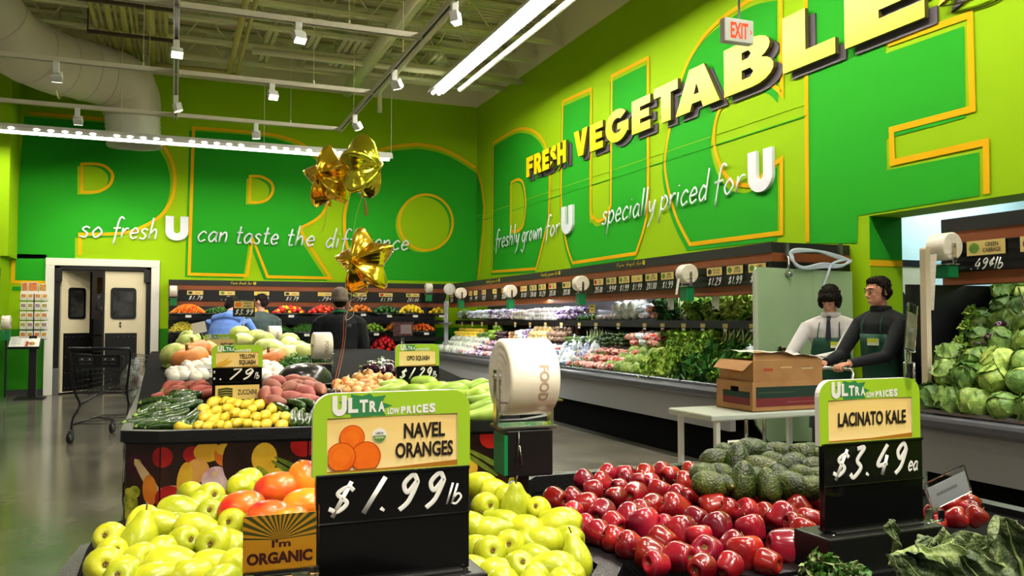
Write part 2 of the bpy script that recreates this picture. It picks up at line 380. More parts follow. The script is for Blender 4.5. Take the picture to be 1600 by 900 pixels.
# back wall with its painted letters
b = MB()
for x0, x1, z0, z1, mi in [(-6, DX0, 0, ZC, 0), (DX1, XR, 0, ZC, 0), (DX0, DX1, DZ1, ZC, 0), (-6, XR, ZC, ZT, 4)]:
    b.box((x0, YB, z0), (x1, YB + .2, z1), mi)
for x0, x1 in ((-6, DX0 - .1), (DX1 + .1, XR)):
    b.poly([[(x0, 0), (x1, 0), (x1, 1.23), (x0, 1.23)]], .003, mi=3, M=BACKM)
    b.poly([[(x0, 0), (x1, 0), (x1, .12), (x0, .12)]], .006, mi=5, M=BACKM)
P_ = bw([(20,438),(38,182),(174,193),(205,200),(230,213),(245,229),(261,257),(266,289),(259,321),(238,347),(200,366),(168,371),(117,371.5),(117,404),(20,404)])
P_[0] = P_[-1]
P_ = P_[1:]
Pc = bw([(121,260),(142,260),(158,264),(169,276),(165,292),(150,302),(138,304),(121,304)])
R_ = bw([(296,204),(397,212),(442,220),(475,235),(503,262),(517,292),(505,327),(490,346),(463,361),(472,379),(511,439),(412,437),(389,378),(380,435),(289,433)])
Rc = bw([(385,279),(403,280),(418,289.5),(420,303),(412,315),(400,319.5),(384,319.5)])
O_ = bw([(534,344),(536,375),(545,402),(560,422),(580,437),(744.5,441),(744.8,271),(714,251),(687,239),(656,233),(637,234),(603,239),(570,258),(548,290),(538,318)])
Oc = bw(arc(660, 351, 42, 43.5, 0, 353, 50))
O_ = [(min(x, XR), z) for x, z in O_]
P_ = smoothen(P_); R_ = smoothen(R_); Pc = smoothen(Pc, 60); Rc = smoothen(Rc, 60); O_ = smoothen(O_, 30)
for poly, ctr in ((P_, Pc), (R_, Rc), (O_, Oc)):
    b.poly([poly], .006, mi=1, M=BACKM); b.poly([ctr], .010, mi=0, M=BACKM)
    b.strip(shift(ctr, .075, .05), .055, .014, 2, BACKM, True)
b.strip([q for q in shift(P_, .085, .07) if q[1] > 2.7 or q[0] > -1.75], .06, .012, 2, BACKM)
b.strip(shift(R_, .075, .06), .06, .012, 2, BACKM, True)
b.strip([(p.x, p.y) for p in catmull([(x, z, 0) for x, z in bw([(742,262),(714,244),(687,232),(656,226),(637,227),(603,232),(573,248),(552,285),(542,316),(538,344),(540,375),(549,402),(562,418),(584,437)])], 5)], .07, .012, 2, BACKM)
b.poly([[(-2.72, 2.13), (-2.22, 2.13), (-2.22, 2.62), (-2.72, 2.62)]], .006, mi=1, M=BACKM)
b.strip([(-2.76, 2.5), (-2.76, 2.1), (-2.22, 2.1)], .06, .012, 2, BACKM)
b.strip([(-2.76, 1.98), (-2.22, 1.98)], .07, .012, 1, BACKM)
struct(b.build('wall_back', WM))
# right wall: full height back of the walkway, above the opening in front of it
OY, OZ = 6.22, 2.42
b = MB()
b.box((XR, OY, 0), (XR + .42, YB + .2, ZC), 0); b.box((XR, -6, OZ), (XR + .42, OY, ZC), 0); b.box((XR, -6, ZC), (XR + .42, YB + .2, ZT), 4)
b.box((XR, -6, 0), (XR + .42, 1.0, OZ), 0)
D_ = rw([(769.5,230),(804,210),(824,209),(837.5,216),(849,232),(856,263),(857,298),(855,345),(847,383),(836,426),(767.5,430)])
Dc = rw([(797.5,290),(808,285.5),(816,292),(820,321),(817,352),(810,364),(797,366)])
U_ = rw([(877.6,167.5),(922,148),(921,329),(925,347),(933,354),(944.5,348.5),(952,329),(953.5,129),(1010,101),(1010,236),(1009.5,321),(1005,360),(991,405),(893,418.5),(884,391),(878,352),(875,304)])
C_ = rw([(1214,1),(1183,7),(1151,23),(1113,51),(1085,84),(1062,131),(1043,210),(1036,252),(1036,280),(1043,317),(1055,355),(1074,392),(1215,376),(1215,261),(1197,275),(1174,299),(1155,301),(1137,294),(1123,275),(1113,247),(1111,219),(1118,187),(1137,159),(1165,145),(1197,145),(1216,161)])
E_ = rw([(1259,-40),(1382,-100),(1384,84),(1507,41),(1509,184),(1385,217),(1386,266),(1530,238),(1531,306),(1341,337),(1340,380),(1265,380)])
O2 = rw([(745,271),(751,290),(755,325),(753,361),(748,410),(745.5,436)]); O2 = [(max(x, -YB), z) for x, z in O2]; O2 += [(-YB, O2[-1][1]), (-YB, O2[0][1])]
D_ = smoothen(D_); U_ = smoothen(U_); C_ = smoothen(C_); Dc = smoothen(Dc, 60)
for poly in (D_, U_, C_, E_, O2): b.poly([poly], .006, mi=1, M=RIGHTM)
b.poly([Dc], .010, mi=0, M=RIGHTM); b.strip(shift(Dc, .08, .05), .055, .014, 2, RIGHTM, True)
b.strip(shift(D_, .08, .07), .055, .012, 2, RIGHTM, True)
b.strip(shift(U_, .07, .08), .055, .012, 2, RIGHTM, True)
b.strip(shift(C_, .08, .08), .055, .012, 2, RIGHTM, True)
b.strip(rw([(1388,69),(1517,23),(1521,170),(1394,203),(1396,254),(1542,222),(1543,303)]), .06, .012, 2, RIGHTM)
b.strip(rw([(1260,-30),(1263,378)]), .06, .012, 2, RIGHTM)
b.strip(rw([(745.5,262),(753,286),(758,322),(757,361),(752,405),(748,436)]), .09, .012, 2, RIGHTM)
b.box((XR - .012, 7.05, 3.60), (XR, 17.6, 3.612), 1); b.box((XR - .008, 7.05, 3.73), (XR, 17.6, 3.738), 0)
# painted end of the wall at the walkway
b.box((XR + .002, OY - .004, 0), (XR + .42, OY, 1.92), 0); b.box((XR + .002, OY - .004, 2.0), (XR + .42, OY, OZ), 1); b.box((XR + .002, OY - .008, 1.93), (XR + .42, OY, 1.985), 2)
struct(b.build('wall_right', WM))
b = MB(); b.box((-9, 16.72, 2.52), (-2.7, YB, ZC), 0); b.box((-9, 16.72, ZC), (-2.7, YB, ZT), 1)
struct(b.build('wall_bulkhead', [YG, CEIL]))
b = MB(); b.box((-2.95, 16.5, 0), (-2.82, YB, 2.52), 3); b.box((-2.95, 16.45, 1.23), (-2.815, YB, 2.52), 0)
b.box((-3.4, 16.2, 2.16), (-2.8, 16.72, 2.30), 1); b.box((-3.4, 16.2, 1.98), (-2.805, 16.72, 2.16), 2)
struct(b.build('wall_left', [YG, FBLACK, BROWN, WGREEN]))
# ceiling deck with ribs
b = MB(); b.box((-9, -6, ZT), (XR + .4, 18, ZT + .1))
for i in range(40): b.box((-9, 12.2 + i * .14, ZT - .045), (XR, 12.26 + i * .14, ZT))
struct(b.build('ceiling', CEIL))
# store room behind the opening
WROOM = mat('back_room_white', (214, 232, 232), rough=.6); DOORC = mat('door_cream', (214, 202, 170), rough=.45)
b = MB(); b.box((XR + .42, 7.0, 0), (10.5, 7.15, 3.6), 0); b.box((10.4, -1, 0), (10.5, 7.0, 3.6), 0); b.box((XR + .42, -1, 3.5), (10.5, 7.15, 3.6), 0); b.box((XR + .42, 6.985, 2.02), (10.4, 7.0, 2.07), 1)
struct(b.build('wall_store_room', [WROOM, mat('pale_blue', (150, 196, 200), rough=.5)]))
d = bpy.data.objects.new('door_2', None); COL.objects.link(d); d.location = (6.8, 6.96, 0); struct(d)
b = MB(); b.box((-.02, -.03, 2.0), (1.05, .03, 2.07)); b.box((-.06, -.03, 0), (.0, .03, 2.07)); b.box((1.02, -.03, 0), (1.08, .03, 2.07)); b.build('door_frame', BLACK, d)
b = MB(); b.box((0, -.015, .02), (1.02, .025, 2.0)); b.build('door_leaf', DOORC, d, .004)
def rframe(mb, x0, x1, z0, z1, wd, y0, y1, r=.06, mi=0):
    def rr(a0, a1, c0, c1, r): return arc(a1 - r, c1 - r, r, r, 0, 90, 4) + arc(a0 + r, c1 - r, r, r, 90, 180, 4) + arc(a0 + r, c0 + r, r, r, 180, 270, 4) + arc(a1 - r, c0 + r, r, r, 270, 360, 4)
    M = frame((0, y1, 0), (1, 0, 0), (0, 0, 1))
    mb.poly([rr(x0, x1, z0, z1, r), rr(x0 + wd, x1 - wd, z0 + wd, z1 - wd, r * .6)], 0, y1 - y0, mi, M)
b = MB(); rframe(b, .30, .74, 1.15, 1.72, .05, -.03, -.015); b.build('door_window_frame', mat('gasket_navy', (20, 24, 40), rough=.4), d)
b = MB(); b.box((.35, -.022, 1.2), (.69, -.018, 1.67)); b.build('door_window_pane', mat('pane_pale', (150, 190, 180), rough=.1, spec=.6), d)
# dark back room behind the swing doors
b = MB(); b.box((-3.2, YB + .2, 0), (-3.1, 20.6, 3), 0); b.box((.6, YB + .2, 0), (.7, 20.6, 3), 0); b.box((-3.2, 20.5, 0), (.7, 20.6, 3), 0); b.box((-3.2, YB + .2, 2.9), (.7, 20.6, 3), 0); b.box((-3.2, YB + .2, -.1), (.7, 20.6, 0), 0)
struct(b.build('wall_stock_room', mat('stock_room_wall', (96, 88, 78), rough=.8)))
b = MB()
for x0, x1 in ((DX0 - .15, DX0), (DX1, DX1 + .15)): b.box((x0, YB - .06, 0), (x1, YB + .22, DZ1))
b.box((DX0 - .15, YB - .06, DZ1), (DX1 + .15, YB + .22, DZ1 + .14))
fr = struct(b.build('trim_1', WHITE, None, .01))
b = MB(); b.box((DX0, YB - .02, .0), (DX0 + .09, YB + .18, DZ1)); b.box((DX1 - .09, YB - .02, 0), (DX1, YB + .18, DZ1)); b.box((DX0, YB - .02, DZ1 - .07), (DX1, YB + .18, DZ1))
b.box((DX0 + .02, YB - .06, DZ1 - .3), (DX0 + .13, YB, DZ1 - .05)); b.box((DX1 - .13, YB - .06, DZ1 - .3), (DX1 - .02, YB, DZ1 - .05)); b.box((DX0, YB - .05, 0), (DX0 + .1, YB, .5), 1)
struct(b.build('trim_2', [BLACK, ALU], None, .005))
def swing_door(name, x, rz, wd, win, sgn, label_sign):
    d = bpy.data.objects.new(name, None); COL.objects.link(d); d.location = (x, YB + .06, 0); d.rotation_euler = (0, 0, rz); struct(d)
    X = lambda a, b_: (min(a * sgn, b_ * sgn), max(a * sgn, b_ * sgn))
    b = MB(); x0, x1 = X(0, wd); b.box((x0, -.02, .03), (x1, .02, DZ1 - .08)); b.build('door_leaf', DOORC, d, .006)
    b = MB(); x0, x1 = X(.03, wd - .02); b.box((x0 + .03, -.026, .05), (x1 - (.12 if label_sign else 0), -.02, 1.15))
    for i in range(6):
        for zz in (.12, .4, .7, 1.08): b.ball((x0 + .08 + i * (x1 - x0 - .2) / 5.5, -.027, zz), .009, 6, 1)
    b.build('kick_plate', [BLACK, ALU], d)
    b = MB(); x0, x1 = X(win[0], win[1]); rframe(b, x0, x1, win[2], win[3], .045, -.04, -.02); b.build('door_window_frame', BLACK, d)
    b = MB(); b.box((x0 + .04, -.026, win[2] + .04), (x1 - .04, -.021, win[3] - .04)); b.build('door_window_pane', mat('dark_pane', (22, 24, 24), (60, 62, 60), 4, rough=.08, spec=.8), d)
    if label_sign:
        b = MB(); b.box((x0 + .16, -.028, 1.26), (x1 - .26, -.02, 1.36)); b.box((x0 + .18, -.030, 1.30), (x1 - .28, -.028, 1.32), 1); b.build('door_plate', [BLACK, CHALK], d)
    b = MB(); xe = wd * sgn; b.box((min(xe, xe - .04 * sgn), -.028, .03), (max(xe, xe - .04 * sgn), .028, DZ1 - .08)); b.build('door_edge_gasket', BLACK, d)
swing_door('door_1', DX1 - .09, 0, .76, (.17, .62, 1.42, 2.02), -1, True)
swing_door('door_3', DX0 + .1, radians(52), .74, (.16, .58, 1.42, 2.02), 1, False)

# ------------------------------------------------------------------ overhead
b = MB(); n = 0
for Y in (13.2, 14.3, 15.4, 16.5):
    b = MB()
    for z in (6.30, 6.82):
        b.box((-9, Y - .06, z - .03), (XR, Y - .01, z + .03)); b.box((-9, Y + .01, z - .03), (XR, Y + .06, z + .03))
    x = -9.0
    while x < XR - .6:
        b.cyl((x, Y, 6.33), (x + .35, Y, 6.8), .018, n=6); b.cyl((x + .35, Y, 6.8), (x + .7, Y, 6.33), .018, n=6); x += .7
    struct(b.build('ceiling_beam', STEEL))
for px, py, px2, py2 in ((410,97,432,45),(535,110,572,60),(648,124,692,92),(520,102,545,55),(478,88,500,45)):
    a = atz(px, py, 6.40); c = atz(px2, py2, 6.40); b = MB(); x = a.x
    b.box((x - .09, c.y - .2, 6.38), (x - .02, a.y, 6.46)); b.box((x + .02, c.y - .2, 6.38), (x + .09, a.y, 6.46)); b.box((x - .09, c.y - .2, 6.44), (x + .09, a.y, 6.5))
    for zz in (a.y, a.y - 1.2): b.cyl((x, zz - .1, 6.5), (x, zz - .1, ZT), .012, n=6)
    o = b.build('strut_channel', STEEL); tag(o, 'painted slotted strut channel hung under the roof deck ' + ['above the first produce price tags', 'between two round pipes', 'near the corner by the long lamp', 'beside the wide roof channel', 'over the balloons'][n], 'channel', 'strut channels under the roof'); n += 1
n = 0
PIPEY = mat('conduit_yellow', (188, 176, 96), rough=.6)
for px, wd in ((149,.075),(160,.05),(172,.10),(183,.05),(195,.11),(206,.05),(214,.05),(235,.15),(250,.05),(259,.07)):
    q = atz(px, 37, 6.25); b = MB(); b.cyl((q.x, 9, 6.25), (q.x, 17.2, 6.25), wd / 2, n=12)
    for Y in (13.6, 15.1): b.tube([(q.x, Y - .03, 6.25), (q.x, Y + .03, 6.25)], wd / 2 + .008, 12, 0)
    o = b.build('conduit_pipe', PIPEY); tag(o, f'{"thick" if wd > .12 else "slim"} pale yellow conduit, {ORD[n]} from the duct side in the bank under the roof', 'pipe', 'conduit bank under the roof'); n += 1
for Y in (13.6, 15.1):
    q0 = atz(143, 37, 6.13); q1 = atz(264, 37, 6.13); b = MB(); b.box((q0.x - .1, Y - .03, 6.11), (q1.x + .1, Y + .03, 6.16))
    for x in (q0.x - .09, q1.x + .09): b.cyl((x, Y, 6.12), (x, Y, ZT), .012, n=6)
    tag(b.build('pipe_rack', mat('rack_brown', (70, 54, 34), rough=.6)), 'brown steel hanger bar carrying the conduit bank, ' + ('nearer the checkout side' if Y < 14 else 'nearer the back wall'), 'rack', 'conduit hangers')
def pipe(pts, r, label, m=None, name='ceiling_pipe'):
    b = MB(); b.tube(pts, r, 10); o = b.build(name, m or STEEL); tag(o, label, 'pipe'); return o
a = atz(558, 122, 6.1); pipe([(a.x, 8, 6.1), (a.x, 17.0, 6.1)], .12, 'thick round painted pipe running to the back wall beside the track rail')
a = atz(612, 125, 6.0); pipe([(a.x, 11, 6.05), (a.x, 16.4, 6.05), (a.x, 16.5, 6.0), (a.x, 16.5, 5.6)], .05, 'thin painted pipe that turns down in front of the back wall')
a = atz(302, 30, 6.2); c = atz(362, 95, 6.2)
pipe([(a.x - .3, 14.2, 6.42), (a.x + 3.0, 14.2, 6.42)], .045, 'thin painted pipe crossing under the roof beside the conduit bank')
pipe([(c.x, 12, 6.15), (c.x, 16.6, 6.15), (c.x - .1, 16.7, 6.15), (c.x - 1.3, 16.7, 6.15)], .05, 'thin yellow pipe that turns a square corner under the roof', PIPEY)
pipe([(c.x + .14, 12, 6.15), (c.x + .14, 16.75, 6.15), (c.x + .04, 16.85, 6.15), (c.x - 1.3, 16.85, 6.15)], .035, 'slim yellow pipe following outside the square-cornered pipe', PIPEY)
a = atz(690, 60, 6.1); pipe([(1.2, 15.0, 6.1), (XR, 15.0, 6.1)], .06, 'round painted pipe crossing under the roof towards the long lamp')
pipe([(2.2, 15.9, 6.2), (XR, 15.9, 6.2)], .045, 'slim painted pipe crossing close to the back wall')
# air duct
DUCT = mat('duct_white', (196, 184, 164), rough=.42, bump=.05, bscale=8)
dt = thing('air_duct', 'large round white air duct bending down in front of the back wall', 'duct')
path = [atd(-120, -150, 11.43), atd(-60, -40, 12.07), atd(5, 52, 12.93), atd(70, 92, 13.80), atd(125, 108, 14.44), atd(168, 120, 14.88)]
cp = catmull(path, 8); b = MB(); b.tube(cp, .525, 28); b.build('duct_run', DUCT, dt)
el = [atd(168, 120, 14.88), atd(192, 130, 15.09), atd(205, 152, 15.25), atd(207, 182, 15.30)]
b = MB(); b.tube(catmull(el, 5), [.52] * 8 + [.495] * 8, 28); b.build('duct_elbow', DUCT, dt)
dn = atd(210, 228, 15.30); top = atd(207, 182, 15.30); b = MB()
pr = []; L = 14
for i in range(L + 1):
    t = i / L; pr.append((.46 + .015 * (i % 2), t))
b.tube([top.lerp(dn, t) for _, t in pr], [r for r, _ in pr], 28, caps=False); b.tube([dn + Vector((0, 0, .05)), dn], [.46, .48], 28, caps=False); b.build('flexible_collar', WHITE, dt)
b = MB()
for i in (7, 14, 21, 27, 33, 38):
    p = cp[i]; t = (cp[min(i + 1, len(cp) - 1)] - cp[i - 1]).normalized(); b.tube([p - t * .02, p + t * .02], .537, 28)
b.build('duct_seam', DUCT, dt)
p = atd(92, 100, 14.1); b = MB(); b.tube([(p.x, p.y, p.z - .58), (p.x, p.y, ZT)], .012, 6); b.tube([(x, y, 0) for x, y in arc(0, 0, .57, .57, 0, 360, 28)], .014, 6, M=frame(p, (0, 1, 0), (0, 0, 1))); b.build('hanger_strap', STEEL, dt)
# lamp strips
def strip_lamp(axis, a0, a1, c, z, label, up, holes=False, tube=None):
    t = thing('strip_light', label, 'ceiling light', (0, 0, 0))
    def P(s, off, h): return (s, c + off, h) if axis == 'x' else (c + off, s, h)
    sec = [(-.15, -.01 + up), (-.13, .05 + up), (-.07, .12 + up), (.07, .12 + up), (.13, .05 + up), (.15, -.01 + up)]
    b = MB(); N = len(sec); vs = []
    for s in (a0, a1):
        for off, h in sec: vs.append(P(s, off, z + h))
        for off, h in sec[::-1]: vs.append(P(s, off * .94, z + h - (.012 if abs(off) < .14 else 0)))
    K = 2 * N; b.add(vs, [(i, (i + 1) % K, K + (i + 1) % K, K + i) for i in range(K)] + [tuple(range(K)), tuple(range(K, 2 * K))], 0)
    b.build('lamp_hood', WHITEP, t)
    s = a0
    while s < a1 - .1:
        e = min(s + 1.2, a1)
        for off in (-.055, .055):
            b = MB(); b.cyl(P(s + .02, off, z), P(e - .02, off, z), .03, n=10); b.build('lamp_tube', tube or TUBE, t)
        if holes:
            for i in range(5):
                if s + .2 + i * .21 > a1 - .05: continue
                b = MB(); b.ball(P(s + .2 + i * .21, -.142, z + up + .03), (.05, .006, .022), 8); b.build('lamp_slot', LENS, t)
        s = e + .01
    s = a0 + .3
    while s < a1: b = MB(); b.cyl(P(s, 0, z + .12 + up), P(s, 0, ZT), .006, n=5); b.build('hanger_wire', STEEL, t); s += 2.4
    return t
strip_lamp('x', -6.0, 3.9, 15.9, 4.6, 'long white strip lamp hung along the back wall, in front of the mural', -.055, True)
strip_lamp('y', 0.2, 14.35, 4.33, 5.5, 'long white strip lamp hung along the vegetable wall', .012, tube=TUBEB)
pipe([(4.68, 1, 5.52), (4.68, 14.0, 5.52)], .045, 'white pipe hung just beyond the long strip lamp along the vegetable wall', WHITE, 'hanging_pipe')
# track rails and heads
RAILM = mat('rail_white', (206, 198, 176), rough=.45)
ZR = 4.6
def rail(name, p0, p1, label):
    t = thing(name, label, 'track rail'); d = Vector(p1) - Vector(p0); b = MB()
    xa = abs(d.x) > abs(d.y); hw = .03
    lo = Vector((min(p0[0], p1[0]), min(p0[1], p1[1]), ZR)); hi = Vector((max(p0[0], p1[0]), max(p0[1], p1[1]), ZR + .05))
    for sg in (-1, 1):
        if xa: b.box((lo.x, lo.y + sg * .025 - .008, ZR - .01), (hi.x, hi.y + sg * .025 + .008, ZR + .05))
        else: b.box((lo.x + sg * .025 - .008, lo.y, ZR - .01), (hi.x + sg * .025 + .008, hi.y, ZR + .05))
    b.build('rail_body', RAILM, t)
    b = MB()
    if xa: b.box((lo.x, lo.y - .017, ZR), (hi.x, hi.y + .017, ZR + .045))
    else: b.box((lo.x - .017, lo.y, ZR), (hi.x + .017, hi.y, ZR + .045))
    b.build('rail_slot', BLACK, t)
    n = 4
    for i in range(n):
        b = MB(); q = Vector(p0).lerp(Vector(p1), (i + .6) / n); b.cyl((q.x, q.y, ZR + .1), (q.x, q.y, ZT), .004, n=5); b.cyl((q.x, q.y, ZR + .04), (q.x, q.y, ZR + .1), .012, n=6)
        b.build('hanger_wire', STEEL, t)
rail('track_rail', (-.02, 2, ZR), (-.02, 14.2, ZR), 'dark-slotted track rail running to the wall above the cart side')
rail('track_rail', (2.56, 2, ZR), (2.56, 14.1, ZR), 'dark-slotted track rail running to the wall above the balloons')
rail('track_rail', (-6, 9.05, ZR), (2.6, 9.05, ZR), 'white cross track rail nearest the camera')
rail('track_rail', (-6, 11.55, ZR), (2.6, 11.55, ZR), 'white cross track rail between the other two cross rails')
rail('track_rail', (-6, 14.0, ZR), (2.6, 14.0, ZR), 'white cross track rail closest to the back wall')
HEADS = [(278, 62, 'y', -.02, (.4, 5.8, .9), 'on the dark rail, higher of the two by the conduit bank'), (273, 148, 'y', -.02, (1.0, 13.0, 1), 'on the dark rail, lower of the two by the conduit bank'),
         (88, 98, 'x', 11.55, (-1.4, 17.6, 1.5), 'in front of the white duct'), (121, 172, 'x', 14.0, (-1.2, 17.6, 2.2), 'on the rear cross rail below the duct'),
         (466, 38, 'x', 9.05, (1.6, 7, 1), 'on the cross rail nearest the camera'), (425, 135, 'x', 11.55, (1.6, 8.4, 1), 'on the middle cross rail above the balloons'),
         (400, 196, 'x', 14.0, (1.6, 16.6, 1.3), 'on the rear cross rail above the strip lamp'), (612, 108, 'y', 2.56, (4.8, 12, 1.2), 'on the dark rail nearest the corner lamp'),
         (550, 178, 'y', 2.56, (4.9, 14, 1.2), 'at the end of the dark rail above the balloons'), (702, 0, 'y', 2.56, (3.0, 7.5, 1.0), 'at the top edge beside the long lamp')]
for px, py, ax, c, tgt, lab in HEADS:
    q = (aty if ax == 'x' else atx)(px, py, c)
    if ax == 'y': q = atz(px, py, ZR); q.x = c
    else: q.y = c; 
    q.z = ZR
    t = thing('track_spotlight', 'small white track spotlight ' + lab, 'spotlight', q)
    b = MB(); b.box((-.035, -.035, -.15), (.035, .035, -.005)); b.build('adapter', WHITEP, t, .006)
    dv = (Vector(tgt) - q).normalized(); dv.z = min(dv.z, -.5); dv.normalize()
    hd = Vector((0, 0, -.175)) + Vector((dv.x, dv.y, 0)) * .09
    xx = dv.cross(Vector((0, 0, 1))).normalized(); M = frame(hd, xx, dv.cross(xx) * -1)
    M = frame(hd, xx, xx.cross(dv) * -1)
    b = MB(); b.box((-.065, -.045, -.06), (.065, .045, .055), M=frame(hd, xx, dv.cross(xx))); b.build('spot_head', WHITEP, t, .01)
    b = MB(); b.box((-.058, -.038, .053), (.058, .038, .060), M=frame(hd, xx, dv.cross(xx)));
    o = b.build('spot_lens', LENS, t)
    light('SPOT', 'track_spot_lamp', q + hd + dv * .10, 260, WARM, q + hd + dv * 3, spot_size=radians(52), spot_blend=.6, shadow_soft_size=.06)

# ------------------------------------------------------------------ wall lettering
YELP = mat('letter_yellow', (250, 226, 10), rough=.35); SIDEG = mat('letter_side', (92, 84, 40), rough=.5); GREYB = mat('letter_backing', (86, 78, 84), rough=.6)
sg = thing('wall_sign', 'raised yellow block letters with dark grey backing high on the vegetable wall', 'sign', (XR, 10, 4.1))
LM = Matrix.Translation((-XR, -10, -4.1)) @ RIGHTM
fr_l = [('F',14.57,14.24,.38),('R',14.2,13.86,.38),('E',13.82,13.53,.38),('S',13.5,13.2,.38),('H',13.18,12.83,.385),
        ('V',12.52,12.02,.44),('E',11.94,11.50,.43),('G',11.41,10.70,.48),('E',10.60,10.09,.49),('T',9.99,9.39,.52),('A',9.45,8.47,.55),('B',8.38,7.47,.58),('L',7.32,6.53,.62),('E',6.40,5.44,.65),('S',5.32,4.5,.66)]
for ch, y0, y1, h in fr_l:
    b = MB(); block(b, ch, -y0 + .07, 4.12 - .07, y0 - y1, h, .004, .03, 2, 2, LM); block(b, ch, -y0, 4.12, y0 - y1, h, .05, .10, 0, 1, LM)
    b.box((-y0 + .1, 4.2, .03), (-y0 + .16, 4.26, .06), 2, LM)
    b.build('letter', [YELP, SIDEG, GREYB], sg)
LETW = mat('letter_white', (236, 238, 244), rough=.4)
def slogan(name, label, words, Mw, loc):
    t = thing(name, label, 'sign', loc); Mi = Matrix.Translation(-Vector(loc)) @ Mw
    for wd, x0, x1, z, xh in words:
        b = MB()
        if wd == 'U': block(b, 'U', x0, z, x1 - x0, xh, .005, .05, 0, 0, Mi)
        else: hand(b, wd, x0, z, xh, x1 - x0, .085, .2, 0, Mi, .035, .45)
        b.build('word' if wd != 'U' else 'letter', LETW, t)
slogan('wall_slogan', 'white raised handwriting about taste on the back wall above the swing doors', [
    ('so', -1.68, -1.30, 2.97, .20), ('fresh', -1.13, -.33, 2.97, .20), ('U', -.18, .24, 2.97, .47), ('can', .40, .97, 2.96, .20), ('taste', 1.12, 1.95, 2.95, .20),
    ('the', 2.12, 2.68, 2.94, .20), ('difference', 2.92, 4.70, 2.92, .20)], BACKM, (0, YB, 2.9))
slogan('wall_slogan', 'white raised handwriting near the corner of the vegetable wall', [
    ('freshly', -16.40, -15.1, 2.91, .19), ('grown', -14.95, -14.0, 2.91, .19), ('for', -13.85, -13.25, 2.91, .19), ('U', -13.13, -12.69, 2.89, .48)], RIGHTM, (XR, 14, 2.9))
slogan('wall_slogan', 'white raised handwriting about prices in the middle of the vegetable wall', [
    ('specially', -11.66, -10.1, 2.91, .19), ('priced', -9.95, -8.85, 2.93, .19), ('for', -8.72, -8.12, 2.94, .19), ('U', -8.01, -7.58, 2.89, .48)], RIGHTM, (XR, 9, 2.9))
# exit sign on a rod
ex = atd(1151, 50, 5.6); t = thing('exit_sign', 'white EXIT sign with red letters hung on a grey rod', 'sign', ex, radians(-2))
w2, h2 = .115, .08
b = MB(); b.box((-w2, -.03, -h2), (w2, .03, h2)); b.build('sign_box', WHITEP, t, .006)
EM = frame((0, -.0305, 0), (1, 0, 0), (0, 0, 1)); EXR = mat('exit_red', (235, 66, 24), emis=.6, rough=.4)
b = MB(); b.text('EXIT', -.068, -.055, .108, .138, .001, 0, EM, .03); b.strip([(.085, .012), (.1, -.004), (.085, -.02)], .006, .001, 0, EM); b.build('sign_lettering', EXR, t)
b = MB(); b.cyl((.02, 0, h2), (.02, 0, ZT - ex.z), .008, n=8); b.build('hanging_rod', ALU, t)
# ------------------------------------------------------------------ produce prototypes
def parked(o):
    o.location = (0, 0, -50); return o
PROTO = {}
class Kind:
    """one prototype (mesh root + child parts); the first placing uses the prototype itself"""
    def __init__(s, o, ch=()): s.o, s.ch, s.used = o, list(ch), False
    def put(s, loc, rot=(0, 0, 0), scale=1.0, label=None, group=None, cat=None, parts=True):
        if s.used: o = dup(s.o, s.ch if parts else (), loc, rot, scale)
        else:
            o = s.o; s.used = True; o.location = loc; o.rotation_euler = rot
            o.scale = scale if isinstance(scale, (tuple, list)) else (scale,) * 3
        if cat: o['category'] = cat
        if label: o['label'] = label
        if group: o['group'] = group
        return o
def fruit(name, m, prof=None, r=(1, 1, 1), seg=16, jit=.0, wob=None, cat=None, flat=None):
    b = MB()
    if prof: b.lathe(prof, seg, 0, wob=wob)
    else: b.ball((0, 0, 0), r, seg, jit=jit)
    o = b.build(name, m); o['category'] = cat or name.replace('_', ' ').split()[-1]
    return o
def sm(prof, n=3): return [(max(p.x, 0.0005), p.y) for p in catmull([(a, b_, 0) for a, b_ in prof], n)]
PEARM = mat('pear_skin', (146, 156, 16), (196, 198, 44), 14, rough=.32, bump=.06, bscale=160, rand=.12, lo=.3, hi=.75, coat=.25)
APPM = mat('apple_skin', (98, 8, 24), (172, 28, 28), 9, rough=.22, rand=.10, coat=.5, stretch=(1, 1, .35), lo=.35, hi=.75)
AVOM = mat('avocado_skin', (26, 38, 10), (70, 84, 26), 40, rough=.30, bump=.55, bscale=170, rand=.2, lo=.4, hi=.72)
MANM = mat('mango_skin', (206, 42, 30), (244, 138, 30), 7, rough=.3, rand=.12, coat=.3, lo=.4, hi=.62)
CALYX = mat('calyx_brown', (92, 66, 28), (130, 104, 44), 120, rough=.8)
STEMM = mat('stem_brown', (92, 66, 34), rough=.8)
YSQ = mat('squash_yellow', (236, 200, 40), (250, 222, 80), 20, rough=.3, rand=.08, coat=.3)
ZUC = mat('zucchini_green', (24, 50, 12), (52, 84, 26), 60, rough=.25, rand=.2, stretch=(1, 1, .1), coat=.4)
SWP = mat('sweet_potato_skin', (150, 82, 74), (176, 108, 92), 14, rough=.55, bump=.25, bscale=50, rand=.15)
SWR = mat('yam_skin', (128, 58, 40), (150, 72, 50), 14, rough=.6, bump=.25, bscale=50, rand=.15)
ONI = mat('onion_skin', (204, 130, 62), (236, 190, 120), 8, rough=.35, rand=.16, stretch=(1, 1, .2), coat=.2)
WON = mat('white_onion_skin', (236, 228, 206), (250, 246, 236), 8, rough=.35, rand=.04)
OPO = mat('opo_skin', (150, 186, 60), (182, 212, 96), 10, rough=.32, rand=.1, coat=.2)
MELG = mat('melon_green', (140, 160, 62), (196, 204, 120), 16, rough=.45, rand=.12, stretch=(1, 1, .15))
PUMP = mat('pumpkin_orange', (196, 112, 44), (212, 142, 74), 6, rough=.5, rand=.1)
